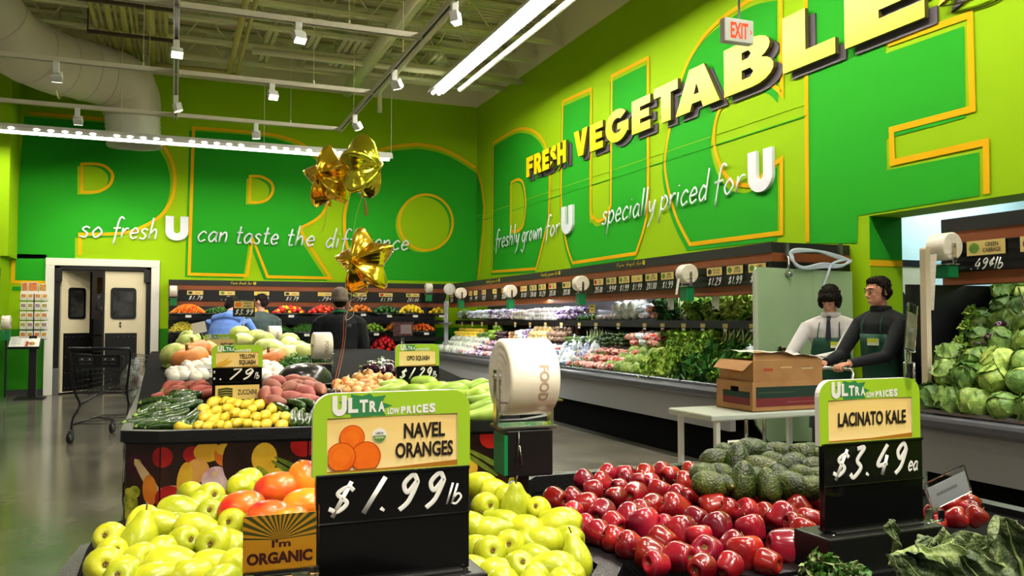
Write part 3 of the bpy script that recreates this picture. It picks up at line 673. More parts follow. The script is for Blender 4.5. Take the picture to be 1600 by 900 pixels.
EGGP = mat('eggplant_skin', (38, 12, 30), (62, 20, 44), 10, rough=.16, coat=.5, rand=.2)
CABM = mat('cabbage_leaf', (92, 130, 36), (176, 196, 96), 22, rough=.45, bump=.8, bscale=34, rand=.2, det=8, lo=.3, hi=.7)
CABD = mat('cabbage_outer_leaf', (58, 96, 34), (132, 162, 72), 24, rough=.5, bump=.8, bscale=34, rand=.2, det=8, lo=.3, hi=.7)
# pear: body, blossom end and stem
pear = fruit('pear', PEARM, sm([(.004,-.047),(.014,-.051),(.030,-.046),(.0425,-.022),(.0435,.004),(.035,.032),(.0235,.052),(.017,.066),(.010,.074),(.003,.072)], 3), seg=22, wob=lambda a, z: 1 + .035 * sin(2 * a + 20 * z) + .02 * sin(3 * a + 1))
b = MB(); b.lathe([(.004,-.0495),(.0062,-.0515),(.005,-.0522),(.002,-.0495),(.0005,-.0490)], 10, 0)
for i in range(5): a = i * 1.257; b.box((-.0010,.002,-.0005), (.0010,.0070,.0006), 0, Matrix.Translation((0,0,-.052)) @ Matrix.Rotation(a, 4, 'Z') @ Matrix.Rotation(-.5, 4, 'X'))
pc = b.build('blossom_end', CALYX, pear)
b = MB(); b.tube([(0,0,.069),(.001,0,.080),(.004,0,.092)], [.0028,.002,.0028], 6); ps = b.build('stem', STEMM, pear)
PEAR = Kind(pear, (pc, ps))
lobe = lambda a, z: 1 + .035 * cos(5 * a) * (1 if z < 0 else .3)
apple = fruit('apple', APPM, sm([(.002,-.024),(.010,-.031),(.020,-.034),(.030,-.026),(.037,-.002),(.039,.014),(.034,.029),(.022,.036),(.012,.032),(.002,.022)], 3), seg=20, wob=lobe)
b = MB(); b.tube([(0,0,.021),(.001,.001,.034),(.004,.002,.044)], [.0016,.0012,.002], 6); ast = b.build('stem', STEMM, apple)
b = MB(); b.lathe([(.007,-.026),(.008,-.029),(.004,-.027),(.0005,-.024)], 8); abl = b.build('blossom_end', CALYX, apple)
APPLE = Kind(apple, (ast, abl))
avo = fruit('avocado', AVOM, sm([(.002,-.046),(.016,-.043),(.031,-.024),(.034,-.002),(.029,.022),(.019,.042),(.010,.051),(.002,.052)], 3), seg=18, wob=lambda a, z: 1 + .02 * sin(3 * a + 40 * z))
b = MB(); b.lathe([(.0005,.0535),(.0045,.0535),(.0055,.0515),(.004,.049)], 8); avs = b.build('stem_cap', mat('stem_cap_tan', (150, 138, 84), rough=.7), avo)
AVO = Kind(avo, (avs,))
mango = fruit('mango', MANM, sm([(.002,-.052),(.018,-.050),(.038,-.030),(.044,-.002),(.040,.026),(.028,.046),(.012,.055),(.002,.056)], 3), seg=20, wob=lambda a, z: 1 + .06 * cos(a) + .07 * cos(2 * a))
b = MB(); b.lathe([(.0005,.060),(.0035,.059),(.004,.054)], 8); mst = b.build('stem', STEMM, mango)
MANGO = Kind(mango, (mst,))
def longveg(name, m, L, prof, bend=.0, seg=12, cat=None, tip=None, tipm=None, n=10):
    """a long vegetable along local x; prof = [(t, radius)]"""
    pts = []; rr = []
    pp = catmull([(t, r, 0) for t, r in prof], 4)
    for p in pp: pts.append(((p.x - .5) * L, bend * (4 * (p.x - .5) ** 2 - .5), 0)); rr.append(max(p.y, .0008))
    b = MB(); b.tube(pts, rr, seg); o = b.build(name, m); o['category'] = cat or name.split('_')[-1]; ch = []
    if tip:
        b = MB(); e = Vector(pts[-1]); b.tube([e + Vector((-.004, 0, 0)), e + Vector((tip * .5, .002, 0)), e + Vector((tip, .004, 0))], [rr[-1] * .9 + .005, .007, .009], 6)
        ch.append(b.build('stem', tipm, o))
    return Kind(o, ch)
GST = mat('green_stem', (96, 130, 46), (140, 166, 76), 60, rough=.6)
ZUCK = longveg('zucchini', ZUC, .21, [(0,.004),(.03,.016),(.15,.023),(.5,.024),(.85,.020),(1,.013)], .012, 12, 'zucchini', .022, GST)
YSQK = longveg('yellow_squash', YSQ, .15, [(0,.003),(.03,.014),(.18,.029),(.36,.031),(.58,.021),(.8,.015),(1,.011)], .012, 16, 'squash', .018, mat('squash_stem', (190, 176, 60), rough=.6))
b = MB(); b.ball((-.0755, .006, 0), (.003, .0055, .0055), 8); YSQK.ch.append(b.build('blossom_end', CALYX, YSQK.o))
SWPK = longveg('sweet_potato', SWP, .19, [(0,.002),(.08,.016),(.3,.036),(.6,.039),(.85,.022),(1,.004)], .02, 12, 'sweet potato')
YAMK = longveg('yam', SWR, .24, [(0,.002),(.1,.014),(.4,.028),(.65,.026),(.9,.012),(1,.003)], .03, 12, 'yam')
OPOK = longveg('opo_squash', OPO, .30, [(0,.006),(.04,.026),(.2,.046),(.45,.042),(.75,.030),(.95,.022),(1,.008)], .02, 14, 'squash', .02, GST)
EGGK = longveg('eggplant', EGGP, .24, [(0,.004),(.06,.026),(.3,.036),(.7,.024),(1,.012)], .03, 12, 'eggplant', .03, GST)
GMEL = longveg('green_squash', MELG, .26, [(0,.006),(.06,.045),(.3,.085),(.7,.085),(.94,.045),(1,.008)], .01, 16, 'squash', .02, GST)
PALE = longveg('pale_squash', mat('pale_squash_skin', (214, 220, 130), (232, 236, 170), 8, rough=.4, rand=.06), .24, [(0,.006),(.06,.045),(.3,.075),(.7,.068),(.94,.04),(1,.008)], .01, 16, 'squash', .02, GST)
CUCK = longveg('cucumber', mat('cucumber_skin', (44, 84, 20), (92, 132, 44), 40, rough=.3, rand=.2, coat=.3), .22, [(0,.004),(.05,.016),(.2,.022),(.8,.022),(.95,.016),(1,.004)], .01, 10, 'cucumber')
oprof = sm([(.002,-.034),(.014,-.034),(.030,-.022),(.037,0),(.031,.021),(.016,.031),(.007,.038),(.005,.046),(.003,.050)], 3)
onion = fruit('onion', ONI, oprof, seg=16); b = MB(); b.lathe([(.008,-.0335),(.009,-.037),(.003,-.038)], 8); ONK = Kind(onion, (b.build('root_end', CALYX, onion),))
wonion = fruit('white_onion', WON, [(r * 1.15, min(z, .034) * 1.1 + (.004 if z > .034 else 0)) for r, z in oprof], seg=16, cat='onion'); b = MB(); b.lathe([(.009,-.037),(.010,-.041),(.003,-.042)], 8); WONK = Kind(wonion, (b.build('root_end', mat('root_tan', (190, 170, 120), rough=.8), wonion),))
pk = fruit('pumpkin', PUMP, sm([(.01,-.062),(.05,-.07),(.10,-.05),(.12,0),(.10,.05),(.05,.068),(.012,.058)], 3), seg=32, wob=lambda a, z: 1 + .045 * abs(cos(4.5 * a)) - .03)
b = MB(); b.tube([(0,0,.055),(.004,0,.08),(.016,0,.10)], [.014,.010,.012], 7); PUMK = Kind(pk, (b.build('stem', mat('pumpkin_stem', (120, 110, 60), rough=.8), pk),))
# leafy things
def leaf(mb, base, d, up, L, W, ruf=.02, curl=.5, mi=0, nx=4, ny=6, seed=0.0, rib=None):
    base, d, up = Vector(base), Vector(d).normalized(), Vector(up); sd = d.cross(up).normalized(); up = sd.cross(d)
    vs = []
    for j in range(ny + 1):
        t = j / ny; wd = W * (sin(pi * min(1, t * .86 + .1)) ** .7) * (.25 + .75 * min(1, t * 2.2)); ang = curl * t
        c = base + d * (L * t * cos(ang * .6)) + up * (L * t * sin(ang) * -.6)
        for i in range(nx + 1):
            s = (i / nx - .5) * 2
            q = c + sd * (s * wd / 2) + up * (abs(s) * wd * .18)
            q += up * (ruf * (abs(s) * 1.3 + .2) * noise.noise(Vector((s * 2.3 + seed, t * 5.1, seed * 3.7))) * 2)
            q += sd * (ruf * abs(s) * noise.noise(Vector((t * 7 + seed, s * 2, 4.2))))
            vs.append(q)
    k = nx + 1
    mb.add(vs, [(j * k + i, j * k + i + 1, (j + 1) * k + i + 1, (j + 1) * k + i) for j in range(ny) for i in range(nx)], mi, True)
    if rib is not None: mb.tube([vs[j * k + nx // 2] + up * .002 for j in range(ny)], [W * .045 * (1 - j / ny * .8) for j in range(ny)], 5, rib)
def leafy(name, ms, r, n, L, W, ruf, seed, spread=1.0, rib=None, curl=.6, cat=None, low=.0):
    rg = random.Random(seed); b = MB()
    for i in range(n):
        a = rg.random() * 2 * pi; el = low + (1.45 - low) * rg.random() ** .7
        d = Vector((cos(a) * cos(el) * spread, sin(a) * cos(el) * spread, sin(el))).normalized()
        leaf(b, d * r * .2, d, Vector((0, 0, 1)) if el < 1.2 else Vector((cos(a), sin(a), .2)), L * (.7 + .5 * rg.random()), W * (.7 + .5 * rg.random()), ruf, curl, i % (len(ms) - (1 if rib is not None else 0)), 4, 5, i * 1.37 + seed, rib)
    o = b.build(name, ms); o['category'] = cat or name.split('_')[-1]; return Kind(o)
LG = mat('leaf_bright', (84, 136, 22), (130, 176, 48), 20, rough=.5, rand=.15); LD = mat('leaf_dark', (24, 76, 14), (56, 112, 28), 20, rough=.5, rand=.15)
LY = mat('leaf_yellow_green', (140, 172, 44), (190, 212, 96), 20, rough=.5, rand=.12); LP = mat('leaf_pale', (196, 214, 140), (226, 234, 190), 12, rough=.5)
LR = mat('leaf_red', (84, 18, 30), (120, 40, 40), 20, rough=.5); RIBW = mat('leaf_rib', (206, 222, 160), rough=.5)
LETT = leafy('lettuce', [LG, LY, RIBW], .08, 26, .13, .11, .030, 3, rib=2, cat='lettuce')
PARS = leafy('parsley_bunch', [LD, LG], .06, 60, .12, .055, .034, 5, cat='parsley')
KALEG = leafy('curly_kale', [LD, LD], .06, 34, .15, .09, .040, 9, cat='kale')
ROMA = leafy('romaine', [LY, LG, RIBW], .07, 22, .17, .09, .022, 12, rib=2, curl=.25, cat='lettuce')
CELE = leafy('celery', [LY, LG, LP], .05, 26, .16, .05, .016, 15, rib=2, curl=.15, cat='celery')
REDL = leafy('red_leaf_lettuce', [LR, LG], .07, 26, .13, .11, .03, 21, cat='lettuce')
CHARD = leafy('green_onion_bunch', [LP, LG], .03, 26, .19, .018, .006, 18, curl=.1, spread=1.4, cat='green onion')
def cabbage(name, ms, seed, r=.095, wraps=6, open_=.0):
    rg = random.Random(seed); b = MB(); b.ball((0, 0, 0), (r, r, r * .93), 20, 0, jit=.06, js=2.4)
    o = b.build(name, ms[0]); o['category'] = 'cabbage'
    w = MB()
    for i in range(wraps):
        a0 = i * 2.4 + rg.random() * .6; el = -.5 + 1.2 * rg.random(); c = Vector((cos(a0) * cos(el), sin(a0) * cos(el), sin(el))); t1 = c.orthogonal().normalized(); t2 = c.cross(t1); vs = []
        N, Mx = 7, 7; sz = .95 + .25 * rg.random()
        for j in range(N + 1):
            for k in range(Mx + 1):
                u, v = (j / N - .5) * 2 * sz, (k / Mx - .5) * 2 * sz; ed = max(abs(u), abs(v)) / sz; rad = sqrt(u * u + v * v)
                if rad > sz: u, v = u * sz / rad, v * sz / rad
                dd = (c + t1 * u + t2 * v).normalized()
                lift = 1.025 + .02 * noise.noise(dd * 4 + Vector((i, seed, 0))) + (.07 + open_) * max(0, ed - .62) * (1.6 + 2.4 * noise.noise(dd * 9 + Vector((seed, i, 2))))
                vs.append(dd * r * lift)
        w.add(vs, [(j * (Mx + 1) + k, j * (Mx + 1) + k + 1, (j + 1) * (Mx + 1) + k + 1, (j + 1) * (Mx + 1) + k) for j in range(N) for k in range(Mx)], 0, True)
    return Kind(o, [w.build('outer_leaves', ms[1], o)])
CAB1 = cabbage('cabbage', [CABM, CABD], 1, open_=.0); CAB2 = cabbage('cabbage', [CABM, CABM], 2, open_=.08); CAB3 = cabbage('cabbage', [CABM, CABD], 3, open_=.2, wraps=7)
CAUL = Kind(tag(MB().ball((0, 0, 0), (.085, .085, .075), 16, jit=.28, js=5).build('cauliflower', mat('cauliflower_wrapped', (186, 200, 180), (236, 240, 232), 22, rough=.25, rand=.06)), 'x', 'cauliflower'))
def bagk(name, cat, c1, c2, sc, seed):
    rg = random.Random(seed); b = MB()
    b.ball((0, 0, 0), (.11, .085, .045), 16, jit=.35, js=3)
    b.add([(.09, -.05, .0), (.09, .05, .0), (.15, .06, .02), (.15, -.06, .01)], [(0, 1, 2, 3)], 0)
    o = b.build(name, mat(name + '_film', c1, c2, sc, rough=.18, rand=.1, bump=.4, bscale=40, lo=.42, hi=.58)); o['category'] = cat; return Kind(o)
BAGR = bagk('bag_of_carrots', 'bagged vegetables', (196, 60, 28), (240, 214, 204), 34, 1); BAGP = bagk('bag_of_onions', 'bagged vegetables', (92, 50, 130), (236, 222, 238), 30, 2)
BAGW_ = bagk('wrapped_lettuce', 'bagged vegetables', (190, 206, 214), (246, 250, 255), 26, 3); BAGB = bagk('bag_of_salad', 'bagged vegetables', (140, 156, 210), (244, 246, 255), 26, 4)
BAGD = bagk('bag_of_radishes', 'bagged vegetables', (176, 30, 60), (220, 110, 90), 30, 6)
def ballk(name, c1, c2, r, cat, rough=.3, jit=.05, rand=.12, seg=12):
    o = MB().ball((0, 0, 0), r, seg, jit=jit).build(name, mat(name + '_skin', c1, c2, 14, rough=rough, rand=rand, coat=.3)); o['category'] = cat; return Kind(o)
TOM = ballk('tomato', (190, 20, 16), (226, 44, 28), (.04, .04, .035), 'tomato'); LEM = ballk('lemon', (240, 200, 14), (252, 224, 50), (.044, .034, .034), 'lemon'); LIM = ballk('lime', (110, 160, 30), (160, 196, 60), (.036, .032, .032), 'lime')
ORA = ballk('orange', (232, 116, 14), (246, 146, 30), (.04, .04, .04), 'orange'); POT = ballk('potato', (206, 174, 110), (226, 200, 140), (.05, .04, .038), 'potato', .6, .1); POB = ballk('brown_potato', (104, 80, 62), (136, 108, 84), (.05, .038, .036), 'potato', .7, .12)
GPEP = ballk('green_pepper', (16, 62, 14), (36, 100, 26), (.045, .04, .04), 'pepper', .2, .12); RPEP = ballk('red_pepper', (188, 16, 20), (222, 40, 30), (.045, .045, .05), 'pepper', .2, .12); YPEP = ballk('yellow_pepper', (240, 180, 20), (252, 206, 50), (.045, .04, .042), 'pepper', .2, .12)
GAR = ballk('garlic_bulb', (226, 220, 208), (250, 248, 242), (.034, .034, .03), 'garlic', .4, .1); MUSH = ballk('mushroom', (150, 140, 126), (206, 198, 186), (.028, .028, .02), 'mushroom', .5, .06); PERS = ballk('small_orange_pepper', (226, 84, 20), (240, 120, 30), (.034, .026, .024), 'pepper', .25, .1)
b = MB(); rg = random.Random(4)
for i in range(40):
    a, q = rg.random() * 6.28, .05 * sqrt(rg.random()); x, y = q * cos(a), q * sin(a); h = .19 + .03 * rg.random()
    b.tube([(x, y, 0), (x * .95, y * .95, .1), (x * 1.15, y * 1.15, h)], [.006, .006, .0025], 5)
asp = b.build('asparagus_bundle', mat('asparagus', (96, 128, 52), (150, 176, 92), 30, rough=.5, rand=.1)); asp['category'] = 'asparagus'
b = MB(); b.tube([(0, 0, .06), (0, 0, .075)], .056, 16); ASP = Kind(asp, [b.build('rubber_band', mat('band_violet', (120, 60, 140), rough=.5), asp)])
def stuff(name, label, cat, m, fn, group=None):
    b = MB(); fn(b); o = b.build(name, m); tag(o, label, cat, group, 'stuff'); return o
# ------------------------------------------------------------------ price signs
def draw_pic(b, kind, x, z, s, M):
    """small printed produce pictures; materials 4.. of the sign"""
    P = lambda pts, mi, dz=.0006: b.poly([pts], dz, mi=mi, M=M)
    if kind == 'oranges':
        for cx, cz, r, q in ((-.50, -.30, .60, .0012), (.50, -.34, .63, .0009), (-.06, .46, .52, .0006)): [P([(max(px_, x - 1.02 * s), max(pz_, z - .82 * s)) for px_, pz_ in arc(x + cx * s, z + cz * s, r * s * kk, r * s * kk, 0, 352, 44)], m2, q + dq) for kk, m2, dq in ((1.0, 8, 0), (.93, 4, .0001), (.60, 9, .0002))]
    elif kind == 'squash':
        P(catmull([(x - s, z - .35 * s), (x - .3 * s, z + .0 * s), (x + .9 * s, z + .1 * s), (x + .9 * s, z - .1 * s), (x, z - .6 * s), (x - s, z - .7 * s)], 4, True), 5); P([(x - .1 * s, z + .1 * s), (x + .6 * s, z + .5 * s), (x + .7 * s, z + .4 * s), (x + .1 * s, z)], 5, .0009)
    elif kind == 'zucchini':
        for i in range(4): P(ribbon([(x - s, z + (.45 - .3 * i) * s), (x, z + (.6 - .32 * i) * s), (x + .8 * s, z + (.5 - .3 * i) * s)], .24 * s), 6, .0006 + .0002 * i)
    elif kind == 'round': P(arc(x, z, s * .8, s * .7, 0, 345, 16), 4)
    elif kind == 'green': P(arc(x, z, s * .7, s * .8, 0, 345, 16), 6)
def price_sign(loc, label, lines, price, unit, pic=None, w=.28, hg=.122, hp=.07, hb=.10, second=None, usda=False, rz=0.0, riser=0.0, hang=None):
    """hg green frame height, hp price strip height, hb plain black below"""
    t = thing('price_sign', label, 'sign', loc, rz); F = frame((0, 0, 0), (1, 0, 0), (0, 0, 1)); sc = w / .28
    z0 = hb + hp - .004; z1 = hb + hp + hg; r = .034 * sc
    out = [(-w / 2, z0)] + [(w / 2, z0)] + arc(w / 2 - r, z1 - r, r, r, 0, 90, 6) + arc(-w / 2 + r, z1 - r, r, r, 90, 180, 6)
    hole = [(-w / 2 + .024 * sc, z0 + .006), (w / 2 - .024 * sc, z0 + .006), (w / 2 - .024 * sc, z1 - .042 * sc), (-w / 2 + .024 * sc, z1 - .042 * sc)]
    b = MB(); b.poly([out], -.010, -.005, 1, F); b.poly([out, hole], -.005, .004, 0, F, 1)
    # header: burst and stepped lettering
    hx, hz = -w / 2 + .032 * sc, z1 - .036 * sc
    pts = []
    for i in range(18):
        a = 2 * pi * i / 18; q = (.030 if i % 2 else .046) * sc; pts.append((hx + .056 * sc + q * 1.05 * cos(a), max(min(hz + .012 * sc + q * .62 * sin(a), z1 - .002), z1 - .041 * sc)))
    b.poly([pts], .0044, mi=3, M=F)
    x = hx
    for ch, h in zip('ULTRA', (.034, .026, .022, .0195, .018)):
        wl = h * (.66 if ch != 'U' else .72) * sc
        if ch == 'U': block(b, 'U', x, hz - .002 * sc, wl, h * sc, .0046, .0052, 1, None, F)
        else: b.text(ch, x, hz + .002 * sc, h * sc, wl, .0052, 1, F, .05)
        x += wl + .0025 * sc
    b.text('LOW', x + .002 * sc, hz - .003 * sc, .011 * sc, .021 * sc, .0052, 1, F, .05); x += .026 * sc
    for ch, h in zip('PRICES', (.013, .0135, .014, .0145, .0155, .0165)):
        wl = h * (.3 if ch == 'I' else .68) * sc; b.text(ch, x, hz - .003 * sc, h * sc, wl, .0052, 1, F, .06); x += wl + .0018 * sc
    b.build('sign_frame', [SIGNG, WHITEP, INK, BURST], t)
    # product card, slightly bowed
    b = MB(); N = 14; x0, x1 = -w / 2 + .022 * sc, w / 2 - .022 * sc; c0, c1 = z0 + .002, z1 - .041 * sc
    def card(c0, c1, y):
        vs = []
        for i in range(N + 1):
            q = x0 + (x1 - x0) * i / N; bow = .004 * sc * (1 - (2 * i / N - 1) ** 2); vs += [(q, y - bow * .3, c0), (q, y - bow * .5, c1)]
        b.add(vs, [(2 * i, 2 * i + 2, 2 * i + 3, 2 * i + 1) for i in range(N)], 0, True)
    card(c0, c1, -.001)
    CM = frame((0, -.0005, 0), (1, 0, 0), (0, 0, 1)); CM = frame((0, -.0031, 0), (1, 0, 0), (0, 0, 1))
    tx0 = -.004 * sc if pic else x0 + .02 * sc; tx1 = x1 - .012 * sc; tc = (tx0 + tx1) / 2
    if usda:
        cx, cz = -.026 * sc, (c0 + c1) / 2 + .015 * sc
        b.poly([arc(cx, cz, .0125 * sc, .0125 * sc, 0, 345, 23)], .0006, mi=1, M=CM); b.poly([arc(cx, cz, .0115 * sc, .0115 * sc, 180, 360, 14)], .0009, mi=3, M=CM); b.text('USDA', cx, cz + .002 * sc, .004 * sc, .014 * sc, .0009, 2, CM, .02, 'c'); b.text('ORGANIC', cx, cz - .005 * sc, .003 * sc, .017 * sc, .0011, 1, CM, .02, 'c')
    n = len(lines); lh = (.026 if n > 1 else .029) * sc
    for i, s in enumerate(lines):
        zc = (c0 + c1) / 2 + .004 * sc + ((n - 1) / 2 - i) * lh * 1.3
        b.text(s, tc + (.004 * sc if pic else 0), zc - lh / 2, lh, min(len(s) * lh * (.58 if n > 1 else .5), tx1 - tx0), .0012, 2, CM, .03, 'c')
    if pic: draw_pic(b, pic, x0 + .047 * sc, (c0 + c1) / 2 - .006 * sc, .042 * sc, CM)
    b.poly([[(x0, c0), (x1, c0), (x1, c0 + .014 * sc), (0, c0 + .008 * sc), (x0, c0 + .007 * sc)]], .0004, mi=7, M=CM)
    b.build('product_card', [CREAM, WHITEP, INK, PGREEN, ORG, mat('print_squash', (226, 176, 60), rough=.3), mat('print_zucchini', (44, 60, 18), rough=.3), mat('print_brown', (170, 112, 30), rough=.3), mat('print_orange_rim', (186, 62, 10), rough=.3), mat('print_orange_light', (244, 122, 28), (236, 104, 18), 30, rough=.3)], t)
    # black price board
    b = MB(); b.box((-w / 2 + .005, -.012, 0), (w / 2 - .004, .006, hb + hp), 0)
    b.box((-w / 2 + .005, -.016, hb + hp - .004), (w / 2 - .004, -.011, hb + hp + .002), 0); b.box((-w / 2 + .005, -.016, hb - .003), (w / 2 - .004, -.011, hb + .001), 0)
    b.build('price_board', BLACKG, t, .0015)
    b = MB(); PM = frame((0, -.0125, 0), (1, 0, 0), (0, 0, 1)); k = len(price); x = -w / 2 + (.040 if second else .016) * sc; W = w - (.054 if second else .03) * sc; uw = .036 * sc
    nd = sum(.45 if c == '.' else 1 for c in price); cw = (W - uw) / nd
    for c in price:
        a = cw * (.45 if c == '.' else 1)
        hand(b, c, x + a * .1, hb + hp * (.16 if c != '$' else .16), hp * (.37 if c != '$' else .33), a * (.36 if c == '.' else .8 if c == '$' else .66), .145, .30, 0, PM, .001, .1, 10, 8); x += a
    hand(b, unit, x + .002, hb + hp * .2, hp * .22, uw * .75, .12, .25, 0, PM, .001, .1)
    b.build('price_lettering', CHALK, t)
    if second:
        b = MB(); h2 = hb * .7; b.box((-w / 2 + .022 * sc, -.018, hb * .14), (w / 2 - .018 * sc, -.013, hb * .14 + h2), 0); SM = frame((0, -.0182, 0), (1, 0, 0), (0, 0, 1))
        b.text(second, .055 * sc, hb * .14 + h2 * .32, h2 * .36, .105 * sc, .0006, 2, SM, .02, 'c'); draw_pic(b, 'zucchini', -.06 * sc, hb * .14 + h2 * .45, .044 * sc, SM)
        b.build('product_card', [TAN, WHITEP, INK, PGREEN, ORG, ORG, mat('print_zucchini', (44, 60, 18), rough=.3)], t)
        b = MB()
        for zz in (hb + hp * .25, hb * .98 + hp * .75): b.tube([(-w / 2 + .015 * sc, -.013, zz), (-w / 2 + .018 * sc, -.015, zz)], .007 * sc, 12, 0)
        b.build('price_sticker', WHITEP, t)
    if riser:
        b = MB(); b.box((-w / 2 - .02, -.05, -riser), (w / 2 + .02, .06, -.002)); b.box((-w / 2 + .02, -.03, -.004), (w / 2 - .02, .03, .004)); b.build('riser_box', BLACK, t, .004)
        for sx in (-1, 1):
            b = MB(); b.ball((sx * (w / 2 - .01), -.03, 0), (.004, .004, .002), 8); b.build('rivet', CHROME, t)
    return t
# ------------------------------------------------------------------ bag roll dispensers
def bag_roll(loc, label, rz=0.0, r=.1, wd=.15, mode='box', tail=0, pole=0.0, text=True, boxh=.09):
    """roll axis along local x, dispenser faces local -y; loc = roll centre"""
    t = thing('bag_dispenser', label, 'bag dispenser', loc, rz)
    b = MB(); RX = Matrix.Rotation(pi / 2, 4, 'Y')
    prof = [(.022, -wd / 2)] + [(.022 + (r - .022) * i / 8, -wd / 2 - .004 * (i % 2)) for i in range(1, 8)] + [(r - .004, -wd / 2), (r, -wd / 2 + .004), (r, wd / 2 - .004), (r - .004, wd / 2)] + [(.022 + (r - .022) * i / 8, wd / 2 + .004 * (i % 2)) for i in range(7, 0, -1)] + [(.022, wd / 2)]
    b.lathe(prof, 32, 0, RX); b.build('roll', BAGW, t)
    if text:
        b = MB(); vs, fs, x0, x1, y0, y1 = text_geo('FOOD', .03); k = r * .26 / (y1 - y0)
        def wrap(v): a = .35 - (v.x - x0) * k / r; return (wd * .06 + (v.y - y0) * k, -r * 1.006 * cos(a), r * 1.006 * sin(a))
        b.add([wrap(v) for v in vs], fs, 0); b.build('roll_print', mat('roll_print', (186, 160, 138), rough=.5), t)
    b = MB()
    for sx in (-1, 1):
        x = sx * (wd / 2 + .012); b.box((x - .004, -.016, -r - .03), (x + .004, .016, .02))
    b.cyl((-wd / 2 - .02, 0, 0), (wd / 2 + .02, 0, 0), .012, n=10); b.box((-wd / 2 - .014, -.05, -r - .034), (wd / 2 + .014, .05, -r - .026)); b.build('bracket', CHROME, t, .002)
    b = MB(); b.tube([(-wd / 2 - .016, -.02, -r * .55), (-wd / 2 - .02, -.07, -r * .6), (wd / 2 + .02, -.07, -r * .6), (wd / 2 + .016, -.02, -r * .55)], .003, 6); b.build('tear_bar', CHROME, t)
    bz = -r - .036
    if mode == 'box':
        b = MB(); b.box((-wd / 2, -.05, bz - boxh), (wd / 2, .05, bz)); b.build('holder_box', BLACK, t, .004)
        b = MB(); b.box((-wd / 2 - .006, -.052, bz - boxh * .95), (-wd / 2 + .004, .04, bz - boxh * .1)); b.build('bag_bundle', GREENP, t)
    elif mode == 'green':
        b = MB(); b.box((-wd / 2, -.045, bz - boxh), (wd / 2, .05, bz)); b.build('holder_box', GREENP, t, .004)
    if tail:
        b = MB(); b.add([(-wd * .3, -r * .9, -r * .5), (wd * .1, -r * .9, -r * .5), (wd * .05, -r - .02, -r - tail), (-wd * .28, -r - .02, -r - tail)], [(0, 1, 2, 3)], 0, True); b.build('bag_tail', BAGW, t)
    if pole:
        b = MB(); b.box((-.016, .0, bz - boxh - pole), (.016, .03, bz - .01)); b.build('pole', BLACK, t)
        b = MB(); b.tube([(-wd * .25, -.055, bz), (-wd * .25, -.058, bz - .03), (-wd * .25 - .008, -.06, bz - .09), (-wd * .25 + .008, -.06, bz - .09), (-wd * .25 + .002, -.058, bz - .04)], .0018, 6); b.build('wire_hook', CHROME, t)
    return t
# ------------------------------------------------------------------ refrigerated cases
def case(name, label, loc, rz, x0, x1, posts=(), shelves=((1.37, .16), (1.03, .02)), xb=None, xe=None):
    xb = x0 if xb is None else xb; xe = x1 if xe is None else xe
    t = thing(name, label, 'display case', loc, rz)
    def bx(n, lo, hi, m, bev=0): b = MB(); b.box(lo, hi); return b.build(n, m, t, bev)
    bx('fascia_cap', (x0, 0, 2.05), (x1, .97, 2.15), FBLACK); bx('fascia_band', (x0, .006, 1.965), (x1, .97, 2.05), BROWN); bx('fascia_band', (x0, .006, 1.66), (x1, .2, 1.752), BROWN)
    b = MB(); b.box((x0, -.004, 1.752), (x1, .97, 1.965))
    for i in range(4): b.box((x0, -.012, 1.758 + i * .066), (x1, -.004, 1.764 + i * .066))
    b.build('price_rail', BLACK, t)
    bx('back_panel', (x0, .86, .3), (x1, .93, 1.75), mat('case_back', (20, 21, 24), rough=.4))
    bx('bumper', (xb, -.60, .655), (xe, -.48, .755), BUMP, .03)
    b = MB(); b.box((xb, -.50, .755), (xe, -.44, .79))
    b.build('deck_edge', mat('deck_edge_steel', (150, 152, 158), rough=.25, metal=.8), t, .01)
    bx('kick_panel', (xb, -.50, .36), (xe, -.44, .66), CASEG); bx('plinth', (xb, -.40, 0), (xe, .93, .36), MATTE); bx('deck', (xb, -.45, .62), (xe, .93, .72), BLACK)
    for z, y in shelves:
        bx('shelf', (x0, y, z - .03), (x1, .87, z), BLACK); bx('shelf_lip', (x0, y - .015, z - .06), (x1, y + .004, z + .025), BLACK)
    b = MB(); b.cyl((x0 + .1, .26, 1.70), (x1 - .1, .26, 1.70), .022, n=8); b.build('case_lamp', CASET, t)
    for k in posts: bx('shelf_upright', (k - .02, .80, .7), (k + .02, .86, 1.7), BLACK)
    return t
BC = case('produce_case', 'long black refrigerated produce case along the back wall with brown sign band', (0, 16.65, 0), 0, -.10, 5.28, xe=4.70)
RCY0, RCY1 = 6.46, 16.62
RC = case('produce_case', 'long black refrigerated vegetable case along the lettered wall with grey bumper', (5.32, 0, 0), -pi / 2, -RCY1 + .01, -RCY0)
CC = case('produce_case', 'refrigerated case of cabbages at the walkway with a beige end post', (5.32, 0, 0), -pi / 2, -4.55, -1.2, shelves=((1.16, .0),), xb=-4.36)
light('AREA', 'case_lamp_glow', (2.5, 16.82, 1.68), 60, COOL, (2.5, 16.7, 0), shape='RECTANGLE', size=5.0, size_y=.06)
light('AREA', 'case_lamp_glow', (5.5, 11.6, 1.68), 230, COOL, (5.2, 11.6, 0), shape='RECTANGLE', size=.06, size_y=9.8)
light('AREA', 'case_lamp_glow', (5.5, 3.2, 1.68), 34, COOL, (5.2, 3.2, 0), shape='RECTANGLE', size=.06, size_y=2.6)
